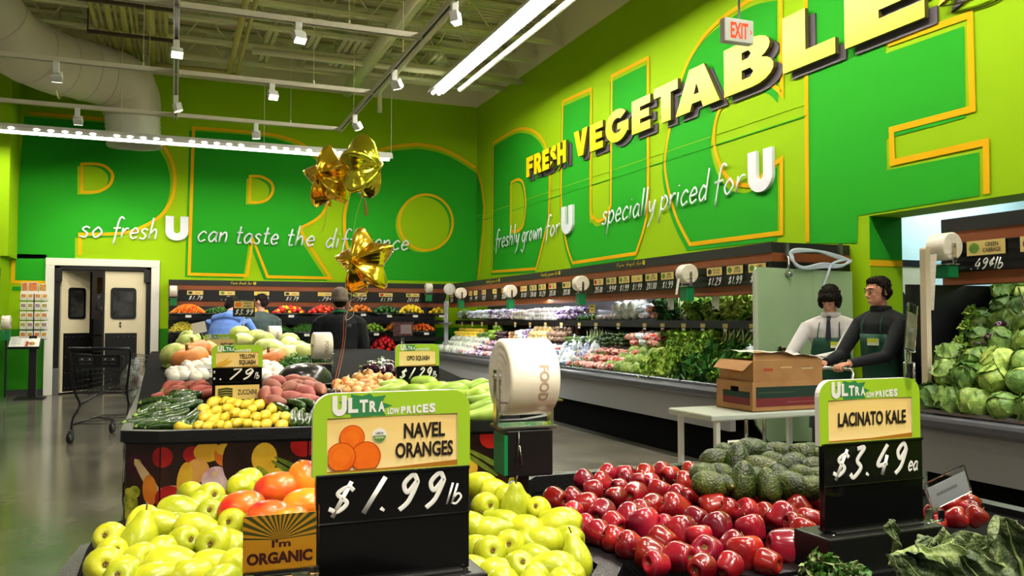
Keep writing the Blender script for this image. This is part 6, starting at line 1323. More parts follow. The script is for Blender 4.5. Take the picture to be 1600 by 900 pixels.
# clear holders on the kale sign
def holder(px, py, D, label, w_, h_, tilt, rz, m=None):
    t = thing('clear_sign_holder', label, 'sign holder', px if isinstance(px, Vector) else atd(px, py, D), rz); T = Matrix.Rotation(tilt, 4, 'Y'); b = MB(); b.box((-w_ / 2, -.003, -h_ / 2), (w_ / 2, .003, h_ / 2), 0, T); b.build('clear_sleeve', ACRY, t, .001)
    b = MB(); b.box((-w_ * .46, -.001, -h_ * .46), (w_ * .46, .001, h_ * .3), 0, T); b.box((-w_ * .3, -.0016, -h_ * .1), (w_ * .2, -.001, h_ * .0), 1, T); b.build('card', [m or mat('card_grey_white', (196, 196, 200), rough=.4), mat('card_faint', (150, 146, 150), rough=.4)], t)
    b = MB(); b.tube([(-w_ * .3, 0, -h_ * .5), (-w_ * .32, 0, -h_ * .62), (-w_ * .3, 0, -h_ * .75)], .006, 8); b.box((-w_ * .45, -.012, -h_ * 1.12), (-w_ * .18, .012, -h_ * .72)); b.build('clear_clip', ACRY, t, .002)
holder(1481, 762, 1.74, 'clear tilted card holder clipped beside the kale sign, over the apples', .11, .06, -.32, -.1)
KQ = atd(1362, 822, 1.86)
holder(Vector((KQ.x + .125, KQ.y - .004, KQ.z + .328 + .115)), 0, 0, 'clear card holder standing above the kale sign corner', .05, .11, .2, .35, mat('card_celery', (150, 150, 110), (96, 100, 84), 40, rough=.4))
# big bag roll between the pear and apple bins
q = atd(818, 588, 2.30); bag_roll(q, 'large bag roll on a black post between the pears and the apples', radians(-3), .105, .135, 'box', 0, .45, True, .125)
# kale
KL = mat('lacinato_leaf', (48, 64, 34), (108, 124, 74), 30, rough=.55, bump=.9, bscale=110, rand=.15); KLP = mat('lacinato_underside', (110, 132, 70), (150, 168, 104), 30, rough=.55, bump=.7, bscale=90); KR = mat('kale_rib', (150, 170, 96), rough=.5)
def kale_leaf(label, px, py, D, tip, up, L, W, m_, seed, ruf=.02, curl=.35):
    q = atd(px, py + 38, D); b = MB(); leaf(b, (0, 0, 0), tip, up, L, W, ruf, curl, 0, 16, 26, seed, 1); b.v = [v + Vector((0, -.6, 1)).normalized() * .0042 * noise.noise(v * 95) + Vector((0, -.6, 1)).normalized() * .004 * noise.noise(v * 42) for v in b.v]; o = b.build('kale_leaf', [m_, KR], None, 0, q)
    so = o.modifiers.new('thickness', 'SOLIDIFY'); so.thickness = .0016; sd = o.modifiers.new('smooth', 'SUBSURF'); sd.levels = 1; sd.render_levels = 1
    tag(o, label, 'kale leaf', 'kale leaves')
Lf, Rt, Up, Fw = -RGT, RGT, Vector((0, 0, 1)), FWD
kale_leaf('pale lacinato kale leaf turned underside up in the middle of the kale', 1545, 872, 1.33, Lf + Up * .35 + Fw * .1, Up - Fw * .9, .15, .075, KLP, 3.1, .012, .5)
kale_leaf('dark lacinato leaf standing upright before the kale sign board', 1408, 880, 1.42, Up + Lf * .1, -Fw + Rt * .8, .115, .030, KL, 1.3, .010, .1)
kale_leaf('broad dark lacinato leaf arching across the middle of the kale', 1400, 905, 1.40, Rt + Up * .75 + Fw * .2, -Fw + Up * .4, .19, .10, KL, 5.2, .022, .55)
kale_leaf('dark lacinato leaf below the sign box reaching up from the bottom edge', 1378, 935, 1.36, Up * .9 + Rt * .7, -Fw + Up * .2, .17, .075, KL, 7.7, .02, .4)
kale_leaf('dark lacinato leaf lying along the bottom edge of the kale', 1420, 915, 1.28, Rt + Up * .15, -Fw + Up * .8, .17, .08, KL, 9.4, .02, .3)
kale_leaf('big dark lacinato leaf at the outer end of the kale', 1612, 905, 1.25, Up + Lf * .25, -Fw + Lf * .3, .125, .11, KL, 11.2, .026, .35)
kale_leaf('curled dark leaf behind the pale underside leaf', 1480, 868, 1.48, Rt + Up * .55, -Fw + Up * .9, .18, .08, KL, 13.9, .022, .6)
kale_leaf('dark leaf behind the apples end of the kale', 1560, 845, 1.50, Lf + Up * .2, -Fw + Up, .14, .08, KL, 15.2, .024, .5)
kale_leaf('small bright leaf tip at the bottom edge of the kale', 1560, 930, 1.22, Up + Rt * .2, -Fw + Up * .3, .08, .05, KLP, 17.5, .014, .3)
kale_leaf('dark leaf filling the bottom corner of the kale', 1500, 940, 1.24, Up * .8 + Lf * .6, -Fw + Up * .5, .13, .08, KL, 19.1, .02, .3)
kale_leaf('dark leaf at the outer bottom corner of the kale', 1590, 945, 1.18, Up + Lf * .7, -Fw, .12, .09, KL, 21.0, .02, .3)
CURK = leafy('curly_kale', [mat('curly_kale_grey', (86, 104, 56), (134, 150, 92), 40, rough=.6, rand=.1), LD], .045, 150, .036, .024, .009, 31, cat='kale')
CURK.put(atd(1290, 905, 1.42), (-.5, 0, .3), .95, 'pale grey green curly kale head beside the apple bin rim'); CURK.put(atd(1330, 915, 1.36), (-.4, .3, 2.0), .8, 'curly kale head partly under the lacinato leaves'); CURK.put(atd(1450, 960, 1.32), (-.4, .2, 1.0), 1.1, 'curly kale at the bottom edge under the broad leaf')
# ------------------------------------------------------------------ people
def loft(b, secs, n=24, mi=0, M=None, caps=True):
    """secs: (x, y, z, rx, ry[, tilt]) stacked along z"""
    vs = []
    for s in secs:
        x, y, z, rx, ry = s[:5]; tl = s[5] if len(s) > 5 else 0
        for j in range(n):
            a = 2 * pi * j / n; vs.append((x + rx * cos(a), y + ry * sin(a) * cos(tl), z + ry * sin(a) * sin(tl)))
    k = len(secs); fs = [(i * n + j, i * n + (j + 1) % n, (i + 1) * n + (j + 1) % n, (i + 1) * n + j) for i in range(k - 1) for j in range(n)]
    if caps: fs += [tuple(range(n))[::-1], tuple(range((k - 1) * n, k * n))]
    return b.add(vs, fs, mi, True, M)
def fuse(b, name, mats, pick, parent, voxel=.007, smooth=3, calm=None):
    """melt overlapping volumes into one continuous skin and colour it by place"""
    o = b.build('body_source', mats[0]); rm = o.modifiers.new('r', 'REMESH'); rm.mode = 'VOXEL'; rm.voxel_size = voxel
    s2 = o.modifiers.new('s', 'SMOOTH'); s2.iterations = smooth; s2.factor = .5
    me = bpy.data.meshes.new_from_object(o.evaluated_get(bpy.context.evaluated_depsgraph_get())); bpy.data.objects.remove(o)
    me.name = name; me.materials.clear()
    for m_ in mats: me.materials.append(m_)
    me.polygons.foreach_set('material_index', [pick(p.center, p.normal) for p in me.polygons]); me.polygons.foreach_set('use_smooth', [True] * len(me.polygons))
    if calm:
        import bmesh
        bm = bmesh.new(); bm.from_mesh(me); vs = [v for v in bm.verts if calm(v.co)]
        for _ in range(14): bmesh.ops.smooth_vert(bm, verts=vs, factor=.5, use_axis_x=True, use_axis_y=True, use_axis_z=True)
        bm.to_mesh(me); bm.free()
        me.polygons.foreach_set('material_index', [pick(p.center, p.normal) for p in me.polygons])
    r = bpy.data.objects.new(name, me); COL.objects.link(r); r.parent = parent
    return r
SKIN = mat('skin_light', (206, 150, 124), (220, 166, 138), 12, rough=.5); SKIN2 = mat('skin_tan', (196, 136, 106), (210, 150, 120), 12, rough=.5)
HAIRD = mat('hair_dark', (20, 15, 12), (36, 27, 21), 60, rough=.8, spec=.2, stretch=(1, 1, .2)); EYEM = mat('eye_dark', (18, 14, 12), rough=.2)
JACK = mat('fleece_black', (16, 18, 26), (24, 26, 34), 40, rough=.9, bump=.2, bscale=90); APRN = mat('apron_green', (8, 62, 42), (14, 74, 50), 10, rough=.7); SWEAT = mat('sweater_black', (14, 16, 18), (20, 22, 26), 40, rough=.9)
SHIRTW = mat('shirt_white', (206, 200, 200), (220, 214, 212), 12, rough=.7); BLUES = mat('shirt_blue', (78, 112, 178), (92, 126, 190), 14, rough=.75, bump=.2, bscale=12); VESTG = mat('vest_grey_green', (44, 58, 54), (56, 70, 66), 14, rough=.8, bump=.2, bscale=14)
TROU = mat('trousers_dark', (24, 24, 30), rough=.8); SHOE = mat('shoe_black', (14, 14, 14), rough=.5)
def facing(f): return atan2(f[0], -f[1])
def head_vol(b, hc, tilt=0.0, yaw=0.0, s=1.0):
    """head looking along local -y, pitched down by tilt, turned by yaw"""
    M = Matrix.Translation(hc) @ Matrix.Rotation(yaw, 4, 'Z') @ Matrix.Rotation(tilt, 4, 'X') @ Matrix.Scale(s, 4)
    b.ball((0, .012, .02), (.077, .096, .098), 18, M=M); b.ball((0, -.022, -.045), (.058, .066, .072), 16, M=M); b.ball((0, -.050, -.092), (.028, .026, .022), 10, M=M)
    b.tube([(0, -.086, .022), (0, -.103, -.010), (0, -.112, -.026)], [.008, .011, .0145], 8, M=M); b.ball((.012, -.098, -.03), .008, 8, M=M); b.ball((-.012, -.098, -.03), .008, 8, M=M)
    b.tube([(-.045, -.078, .036), (0, -.090, .034), (.045, -.078, .036)], [.009, .012, .009], 8, M=M)
    b.tube([(-.022, -.082, -.062), (0, -.091, -.061), (.022, -.082, -.062)], [.006, .009, .006], 8, M=M); b.tube([(-.020, -.080, -.073), (0, -.088, -.074), (.020, -.080, -.073)], [.006, .009, .006], 8, M=M)
    for sx in (-1, 1):
        b.ball((sx * .030, -.062, -.020), (.020, .018, .022), 10, M=M)
        b.ball((sx * .080, .012, -.004), (.012, .020, .032), 10, M=M)
    return M
def eyes(M, parent):
    for sx in (-1, 1):
        b = MB(); b.ball((sx * .031, -.0855, .014), (.0125, .006, .0052), 10, 0, M); b.ball((sx * .031, -.0905, .014), (.0062, .004, .0062), 8, 1, M); b.build('eye', [mat('eye_white', (196, 186, 178), rough=.4), EYEM], parent)
        b = MB(); b.tube([(sx * .050, -.080, .034), (sx * .030, -.092, .040), (sx * .014, -.094, .036)], [.003, .0045, .004], 6, 0, M=M); b.build('eyebrow', HAIRD, parent)
def grip(b, W, P, sx, bar):
    """a hand closing round a bar that runs along local x: wrist W, bar centre P"""
    W, P = Vector(W), Vector(P); k = P + Vector((0, .018, .026))
    b.tube([W, W.lerp(k, .5), k], [.027, .034, .036], 10, flat=.55)
    for i, L in enumerate((.9, 1.0, .95, .78)):
        x = sx * (-.033 + .022 * i); a = k + Vector((x, 0, -.002)); r = bar + .010
        b.tube([a, P + Vector((x, -r * .6, r * .9)), P + Vector((x, -r * 1.1, -.002)), P + Vector((x, -r * .6 * L, -r * L)), P + Vector((x, .006, -r * L * 1.02))], [.0100, .0098, .0092, .0086, .0078], 8)
    b.tube([W.lerp(k, .45) + Vector((sx * -.028, .004, -.006)), P + Vector((sx * -.05, .012, -.004)), P + Vector((sx * -.046, -.010, -.022))], [.0115, .0105, .0085], 8)
def relaxed(b, W, d, sx):
    """a hanging, slightly curled hand"""
    W, d = Vector(W), Vector(d).normalized(); f = Vector((0, -1, 0)); s = d.cross(f).normalized()
    k = W + d * .085; b.tube([W, W + d * .05, k], [.026, .037, .038], 10)
    for i, L in enumerate((.070, .078, .072, .056)):
        o = k + f * (.033 - .022 * i) * -1 + d * .0; b.tube([o, o + d * L * .5, o + d * L * .85 + s * sx * -.012, o + d * L + s * sx * -.026], [.0098, .0095, .0088, .0075], 7)
    b.tube([W + d * .03 - f * -.024, W + d * .065 + f * .046, W + d * .095 + f * .05], [.012, .011, .009], 7)
def legs(b, sp=.095, st=0.0):
    for sx in (-1, 1):
        y = st * sx
        b.tube([(sx * sp * .85, 0, .96), (sx * sp, y * .4 - .01, .72), (sx * (sp + .005), y * .8 - .015, .50), (sx * (sp + .005), y + .0, .30), (sx * (sp + .005), y + .02, .10)], [.105, .088, .066, .064, .052], 12)
        b.tube([(sx * (sp + .01), y + .05, .045), (sx * (sp + .015), y - .05, .045), (sx * (sp + .02), y - .15, .035)], [.045, .047, .036], 10, flat=.85); b.tube([(sx * (sp + .005), y + .02, .12), (sx * (sp + .01), y + .01, .05)], [.05, .045], 10)
def torso(b, sh=.19, w=1.0, d=1.0, lean=0.0, zt=1.47):
    L = lambda z: -lean * max(0, z - .95)
    loft(b, [(0, L(z), z, rx * w, ry * d) for z, rx, ry in ((.86, .15, .115), (.95, .175, .13), (1.05, .165, .12), (1.18, .17, .122), (1.30, .19, .13), (1.39, .195, .125), (1.45, .16, .10), (1.49, .085, .075))])
    b.tube([(-sh * 1.08, L(1.40), 1.39), (-sh * .55, L(1.44), 1.435), (0, L(1.45) + .01, 1.46), (sh * .55, L(1.44), 1.435), (sh * 1.08, L(1.40), 1.39)], [.074, .07, .075, .07, .074], 14)
    for sx in (-1, 1): b.ball((sx * sh * 1.08, L(1.38), 1.375), (.078, .076, .085), 14)
    b.tube([(0, L(1.46) + .005, 1.46), (0, L(1.55) - .01, 1.575)], [.062, .055], 12)
    return L
def arm(b, S_, E_, W_, r=(.066, .054, .046, .036)):
    S_, E_, W_ = Vector(S_), Vector(E_), Vector(W_); b.tube([S_, S_.lerp(E_, .5), E_, E_.lerp(W_, .45), W_], [r[0], r[0] * .92, r[1], r[2], r[3]], 12)
def apron(t, L, z0, z1, rx, ry, a=68, m_=APRN, wid=None, off=.016, name='apron'):
    N, K = 14, 12; vs = []
    for i in range(K + 1):
        z = z1 + (z0 - z1) * i / K; aa = a if z < 1.12 else a * (.62 + .38 * max(0, (1.32 - z) / .2)); aa = min(a, aa)
        for j in range(N + 1):
            q = radians(-90 - aa + 2 * aa * j / N); k = 1 + .04 * sin(j * 1.7 + i * .3) * max(0, (1.0 - z)); g = 1 + max(0, .95 - z) * .25
            vs.append(((rx + off) * g * k * cos(q), L(z) + (ry + off) * g * k * sin(q), z))
    b = MB(); b.add(vs, [(i * (N + 1) + j, i * (N + 1) + j + 1, (i + 1) * (N + 1) + j + 1, (i + 1) * (N + 1) + j) for i in range(K) for j in range(N)], 0, True)
    o = b.build(name, m_, t); s = o.modifiers.new('thickness', 'SOLIDIFY'); s.thickness = .004; return o
def hair_cap(t, M, vols, name='hair', m_=HAIRD, jit=.08):
    b = MB()
    for c, r in vols: b.ball(c, r, 16, 0, M, jit, 4)
    rg = random.Random(len(vols) * 7 + 1)
    for c, r in vols:                                    # locks lying along the scalp
        c = Vector(c); r = Vector(r)
        for i in range(110):
            a, el = rg.uniform(0, 2 * pi), rg.uniform(-.25, 1.35); d = Vector((cos(a) * cos(el), sin(a) * cos(el), sin(el))); dn = (Vector((0, 0, -1)) - d * d.dot(Vector((0, 0, -1)))).normalized()
            p = c + Vector((d.x * r.x, d.y * r.y, d.z * r.z)); Lk = rg.uniform(.018, .036); sd = d.cross(dn) * rg.uniform(-.35, .35)
            b.tube([p - dn * Lk * .5, p + d * .004, p + (dn + sd) * Lk - d * .004], [.003, .0052, .0012], 4, M=M)
    o = b.build(name, m_, t); return o
# man in black fleece and beanie, seen from behind
t = thing('person', 'person in black fleece jacket and grey beanie, seen from behind at the onion heap', 'person', (1.70, 9.25, 0), facing((.12, 1)))
t.scale = (1.0, 1.0, .985)
b = MB(); L = torso(b, .195, 1.14, 1.2, .06); legs(b)
hc = Vector((0, L(1.66) - .01, 1.655)); HM = head_vol(b, hc, .1)
for sx in (-1, 1): arm(b, (sx * .205, L(1.42), 1.40), (sx * .265, -.05, 1.13), (sx * .20, -.26, 1.02), (.09, .078, .064, .05)); relaxed(b, (sx * .20, -.26, 1.02), (-sx * .3, -.9, -.2), sx)
loft(b, [(0, L(1.5), 1.46, .085, .085), (0, L(1.54), 1.54, .075, .078)], 20)
def pk_(c, n): return 0 if c.z > 1.545 else (3 if c.z < .1 else 2 if c.z < .86 else (0 if (c.y < -.27 and c.z < 1.1) else 1))
fuse(b, 'body', [SKIN2, JACK, TROU, SHOE], pk_, t, .007, 3, lambda c: c.z < 1.5 and c.y > -.25)
b = MB(); BM = Matrix.Translation(hc) @ Matrix.Rotation(.1, 4, 'X'); b.lathe([(.082, -.035), (.092, -.03), (.094, .0), (.095, .03), (.088, .07), (.066, .105), (.034, .124), (.0005, .130)], 32, 0, BM @ Matrix.Translation((0, .008, .012)) @ Matrix.Diagonal((.98, 1.15, 1.0, 1)), wob=lambda a, z: 1 + .008 * sin(a * 32)); b.lathe([(.090, -.042), (.099, -.038), (.100, .005), (.094, .012)], 32, 0, BM @ Matrix.Translation((0, .008, .005)) @ Matrix.Diagonal((.98, 1.15, 1.0, 1)), wob=lambda a, z: 1 + .01 * sin(a * 32)); b.build('beanie', mat('beanie_taupe', (112, 98, 88), (134, 120, 108), 40, rough=.95), t)
hair_cap(t, BM, [((0, .05, -.05), (.062, .045, .05))])
b = MB(); b.tube([(-.09, L(1.5) - .03, 1.485), (-.06, L(1.5) + .075, 1.515), (0, L(1.5) + .10, 1.522), (.06, L(1.5) + .075, 1.515), (.09, L(1.5) - .03, 1.485)], .011, 8, flat=1.4); b.build('apron_neck_strap', GREENP, t)
b = MB()
for pts in ([(-.21, 0, 1.04), (-.12, .158, 1.03), (0, .172, 1.02), (.12, .158, 1.03), (.21, 0, 1.04)], [(0, .178, 1.02), (-.05, .19, .92), (-.07, .185, .80)], [(0, .178, 1.02), (.06, .19, .93), (.10, .185, .82)], [(0, .178, 1.02), (-.07, .19, 1.06), (-.01, .19, 1.0)]): b.tube(catmull(pts, 4), .012, 6, flat=.4)
b.build('apron_string', APRN, t)
apron(t, L, .55, 1.3, .24, .17)
b = MB()
for i in range(3): b.tube([(-.115 + .0 * i, .168, 1.372 - .012 * i), (-.085, .172, 1.376 - .012 * i), (-.060, .174, 1.366 - .012 * i)], .0032, 5)
b.build('jacket_mark', mat('mark_grey', (120, 122, 130), rough=.7), t)
# shopper in a blue shirt, bending
t = thing('person', 'heavyset person in blue shirt with dark hair bending over the back case', 'person', (.60, 12.05, 0), facing((.55, .85)))
b = MB(); legs(b, .11); ln = .42; L = lambda z: -ln * max(0, z - .95)
loft(b, [(0, L(z), z, rx, ry, -.25) for z, rx, ry in ((.84, .20, .18), (.95, .235, .21), (1.08, .25, .22), (1.20, .25, .20), (1.32, .245, .17), (1.40, .22, .14), (1.46, .15, .10), (1.49, .08, .07))])
b.tube([(-.22, L(1.4), 1.39), (0, L(1.42) + .02, 1.43), (.22, L(1.4), 1.39)], [.08, .09, .08], 12); hc = Vector((.03, L(1.60) - .10, 1.60)); b.tube([(0, L(1.44), 1.44), hc + Vector((0, .03, -.06))], [.07, .062], 12)
HM = head_vol(b, hc, .5, -.5, 1.04)
arm(b, (-.25, L(1.4), 1.38), (-.34, L(1.3) - .16, 1.18), (-.24, -.52, 1.22), (.085, .068, .05, .04)); arm(b, (.25, L(1.4), 1.38), (.34, L(1.3) - .10, 1.15), (.28, -.46, 1.16), (.085, .068, .05, .04)); relaxed(b, (-.24, -.52, 1.22), (.2, -.9, -.1), -1); relaxed(b, (.28, -.46, 1.16), (-.2, -.9, -.1), 1)
fuse(b, 'body', [SKIN, BLUES, TROU, SHOE], lambda c, n: 3 if c.z < .1 else 2 if c.z < .9 else 0 if (c - hc).length < .15 or c.y < -.45 else 1, t, .009)
hair_cap(t, HM, [((0, .025, .035), (.085, .095, .085)), ((0, .06, -.02), (.072, .055, .07))]); eyes(HM, t)
# shopper in a dark grey green vest
t = thing('person', 'person with cropped dark hair in dark grey green jacket, back turned, behind the price stick', 'person', (1.20, 12.75, 0), facing((-.35, .93)))
b = MB(); L = torso(b, .21, 1.15, 1.2, .05); legs(b); hc = Vector((0, L(1.66) - .01, 1.665)); HM = head_vol(b, hc, .15, .5)
for sx in (-1, 1): arm(b, (sx * .23, L(1.42), 1.40), (sx * .29, -.04, 1.14), (sx * .20, -.26, 1.10), (.085, .07, .055, .042)); relaxed(b, (sx * .20, -.26, 1.10), (-sx * .3, -.9, .1), sx)
fuse(b, 'body', [SKIN2, VESTG, TROU, SHOE], lambda c, n: 3 if c.z < .1 else 2 if c.z < .86 else 0 if c.z > 1.53 or c.y < -.28 else 1, t, .009)
hair_cap(t, HM, [((0, .02, .035), (.081, .093, .085)), ((0, .06, -.02), (.068, .052, .065))]); eyes(HM, t)
# the two grocery workers with the cart
HB = Vector((4.70, 5.05, 1.03))                      # middle of the cart handle
def worker(name_label, loc, f, mats, skinpick, hair, hd, hands, scale, lean, tie=False, badge_x=.07):
    rz = facing(f); t = thing('person', name_label, 'person', loc, rz); t.scale = (scale,) * 3
    b = MB(); L = torso(b, .18, .98, 1.0, lean); legs(b, .09, .12)
    hc = Vector((0, L(1.66) - .025, 1.645)); HM = head_vol(b, hc, hd[0], hd[1])
    inv = (Matrix.Translation(loc) @ Matrix.Rotation(rz, 4, 'Z') @ Matrix.Scale(scale, 4)).inverted()
    for sx, h in zip((-1, 1), hands):
        P = inv @ Vector(h); W = P + Vector((sx * .01, .085, .035)); Sh = Vector((sx * .2, L(1.42), 1.41)); El = Sh.lerp(W, .52) + Vector((sx * .07, .05, -.10))
        arm(b, Sh, El, W, (.066, .054, .046, .036)); grip(b, W, P, sx, .012)
    wl = [(inv @ Vector(h)).y + .075 for h in hands]
    fuse(b, 'body', mats, lambda c, n: 3 if c.z < .1 else 2 if c.z < .86 else 0 if (c.z > 1.535 or c.y < min(max(wl[0], wl[1]), -.26) and c.z < 1.25 and min((c - (inv @ Vector(h))).length for h in hands) < .105) else 1, t, .0055, 2, lambda c: c.z < 1.53 and min((c - (inv @ Vector(h))).length for h in hands) > .13)
    hair_cap(t, HM, hair); eyes(HM, t)
    apron(t, L, .5, 1.31, .172, .128)
    b = MB(); b.tube(catmull([(-.095, L(1.31) - .135, 1.31), (-.085, L(1.42) - .10, 1.42), (-.07, L(1.5) + .0, 1.505), (0, L(1.5) + .085, 1.525), (.07, L(1.5) + .0, 1.505), (.085, L(1.42) - .10, 1.42), (.095, L(1.31) - .135, 1.31)], 4), .008, 6, flat=.6); b.build('apron_neck_strap', APRN, t)
    b = MB(); y = L(1.25) - .162; b.box((badge_x - .05, y - .004, 1.22), (badge_x + .05, y + .012, 1.275), 0); b.box((badge_x - .05, y - .005, 1.245), (badge_x + .05, y - .003, 1.275), 1); b.build('name_badge', [mat('badge_white', (226, 226, 200), rough=.4), mat('badge_yellow', (190, 200, 30), rough=.4)], t)
    b = MB(); b.lathe([(.074, -.02), (.082, -.018), (.086, .01), (.080, .028), (.070, .03)], 20, 0, Matrix.Translation((0, L(1.5) - .0, 1.505)) @ Matrix.Diagonal((1, .95, 1, 1))); b.build('collar', mats[1], t)
    if tie:
        b = MB(); z0 = 1.50
        pts = [(-.018, z0), (.018, z0), (.014, z0 - .04), (.024, z0 - .20), (0, z0 - .21), (-.024, z0 - .20), (-.014, z0 - .04)]
        vs = [(x, L(z) - (.088 if z > 1.48 else .112 if z > 1.44 else .145) - .004, z) for x, z in pts]; b.add(vs, [tuple(range(7))], 0); o = b.build('necktie', mat('tie_dark', (22, 22, 40), rough=.6), t); s = o.modifiers.new('thickness', 'SOLIDIFY'); s.thickness = .008
    return t
worker('tall person in black sweater and green apron pushing the cart, seen side on', (5.24, 5.02, 0), (-1, -.05), [SKIN2, SWEAT, TROU, SHOE], None,
       [((0, .028, .046), (.084, .092, .080)), ((0, .062, -.01), (.074, .05, .065)), ((0, -.016, .086), (.062, .052, .036)), ((.066, .02, .0), (.02, .034, .045)), ((-.066, .02, .0), (.02, .034, .045))], (.12, -.12), [HB + Vector((0, .12, 0)), HB + Vector((0, -.10, 0))], .985, .08, badge_x=.04)
worker('young person with dark fringe in white shirt, tie and green apron behind the carton', (5.24, 5.60, 0), (-.80, -.60), [SKIN, SHIRTW, TROU, SHOE], None,
       [((0, .018, .045), (.090, .100, .090)), ((0, .055, -.025), (.082, .06, .085)), ((0, -.062, .058), (.074, .040, .040)), ((.072, -.01, -.01), (.022, .055, .065)), ((-.072, -.01, -.01), (.022, .055, .065))], (.58, -.1), [Vector((4.66, 5.52, 1.02)), Vector((4.62, 5.28, 1.03))], .955, .05, True, .07)
# ------------------------------------------------------------------ cart with the carton
CTOP = mat('cart_top_white', (206, 210, 196), rough=.35)
t = thing('utility_cart', 'white topped utility cart carrying a produce carton, pushed by two workers', 'cart', (3.85, 5.05, 0))
x0, x1, y0, y1 = -.44, .72, -.27, .27
b = MB(); b.box((x0, y0, .705), (x1, y1, .75)); b.build('cart_top', CTOP, t, .012)
b = MB(); b.box((x0 + .06, y0 + .04, .22), (x1 - .04, y1 - .04, .25)); b.build('lower_shelf', CTOP, t, .008)
for x in (x0 + .08, x1 - .08):
    for y in (y0 + .05, y1 - .05):
        b = MB(); b.box((x - .018, y - .018, .1), (x + .018, y + .018, .71)); b.build('leg', WHITE, t, .004)
        b = MB(); b.tube([(x, y - .014, .05), (x, y + .014, .05)], .05, 16); b.box((x - .012, y - .022, .05), (x + .012, y + .022, .11)); b.build('caster', BLACK, t)
b = MB(); hx = HB.x - 3.85; b.tube(catmull([(x1 - .02, -.22, .72), (hx - .01, -.24, .96), (hx, -.22, 1.03)], 4) + [(hx, .22, 1.03)] + catmull([(hx, .22, 1.03), (hx - .01, .24, .96), (x1 - .02, .22, .72)], 4)[1:], .012, 10); b.build('handle', CHROME, t)
CARD = mat('cardboard', (172, 122, 72), (186, 138, 86), 5, rough=.8); CARDI = mat('cardboard_inside', (140, 98, 58), rough=.85)
t = thing('produce_carton', 'open brown produce carton with dark green and red bands on the cart', 'box', (4.11, 5.02, .75))
w2, d2 = .33, .21
def shell(b, w2, d2, z0, z1, th=.006, mi=0):
    b.box((-w2, -d2, z0), (w2, -d2 + th, z1), mi); b.box((-w2, d2 - th, z0), (w2, d2, z1), mi); b.box((-w2, -d2 + th, z0), (-w2 + th, d2 - th, z1), mi); b.box((w2 - th, -d2 + th, z0), (w2, d2 - th, z1), mi)
b = MB(); shell(b, w2, d2, 0, .21); b.box((-w2, -d2, 0), (w2, d2, .006)); b.build('carton_base', CARD, t)
b = MB(); b.box((-w2 + .03, -d2 - .0012, .095), (w2 - .02, -d2, .175), 0); b.box((-w2 + .03, -d2 - .0012, .035), (w2 - .02, -d2, .095), 1); b.box((-w2 - .0012, -d2 + .03, .095), (-w2, d2 - .08, .14), 0); b.box((-w2 - .0012, -d2 + .03, .045), (-w2, d2 - .08, .095), 1); b.box((-w2 + .05, -d2 - .0018, .130), (w2 - .3, -d2, .138), 2); b.box((-w2 + .3, -d2 - .0018, .060), (w2 - .1, -d2, .066), 3); b.build('carton_print', [mat('carton_green', (28, 54, 40), rough=.7), mat('carton_red', (120, 40, 44), rough=.7), mat('carton_green_pale', (64, 84, 56), rough=.7), mat('carton_red_pale', (160, 84, 74), rough=.7)], t)
b = MB(); b.box((-w2 - .002, -.055, .135), (-w2 - .0005, .035, .17)); b.build('hand_hole', MATTE, t)
b = MB(); shell(b, w2 - .02, d2 - .015, .19, .36); b.add([(-w2 + .02, -d2 + .015, .36), (w2 - .02, -d2 + .015, .36), (w2 - .05, -d2 + .05, .385), (-w2 + .06, -d2 + .06, .43)], [(0, 1, 2, 3)]); b.add([(-w2 + .02, -d2 + .015, .36), (-w2 + .02, d2 - .015, .36), (-w2 - .05, d2 - .03, .30), (-w2 - .06, -d2 + .03, .29)], [(0, 1, 2, 3)])
b.build('carton_lid', CARD, t)
b = MB()
for x, z, m_ in ((-.02, .31, 0), (.17, .30, 1)): b.box((x - .05, -d2 + .0138, z - .006), (x + .05, -d2 + .015, z + .006), 2); b.box((x - .05, -d2 + .0136, z + .006), (x + .03, -d2 + .015, z + .014), m_)
b.box((-.22, -d2 + .0138, .285), (-.14, -d2 + .015, .305), 3); b.box((-w2 + .0188, -.08, .27), (-w2 + .02, .06, .315), 0); b.build('lid_print', [mat('print_ochre', (190, 120, 30), rough=.7), mat('print_faded', (150, 96, 70), rough=.7), mat('print_pale', (206, 180, 140), rough=.7), mat('print_faded_red', (180, 70, 44), rough=.7)], t)
b = MB(); N = 10; vs = []
for i in range(N + 1):
    for j in range(N + 1):
        x = -w2 + .05 + (2 * w2 - .02) * i / N; y = -d2 + .0 + 2 * d2 * j / N; vs.append((x, y, .375 + .05 * (1 - (i / N) ** 1.5) + .02 * noise.noise(Vector((x * 9, y * 9, 0)))))
b.add(vs, [(i * (N + 1) + j, i * (N + 1) + j + 1, (i + 1) * (N + 1) + j + 1, (i + 1) * (N + 1) + j) for i in range(N) for j in range(N)], 0, True); b.build('liner_paper', WHITEP, t)
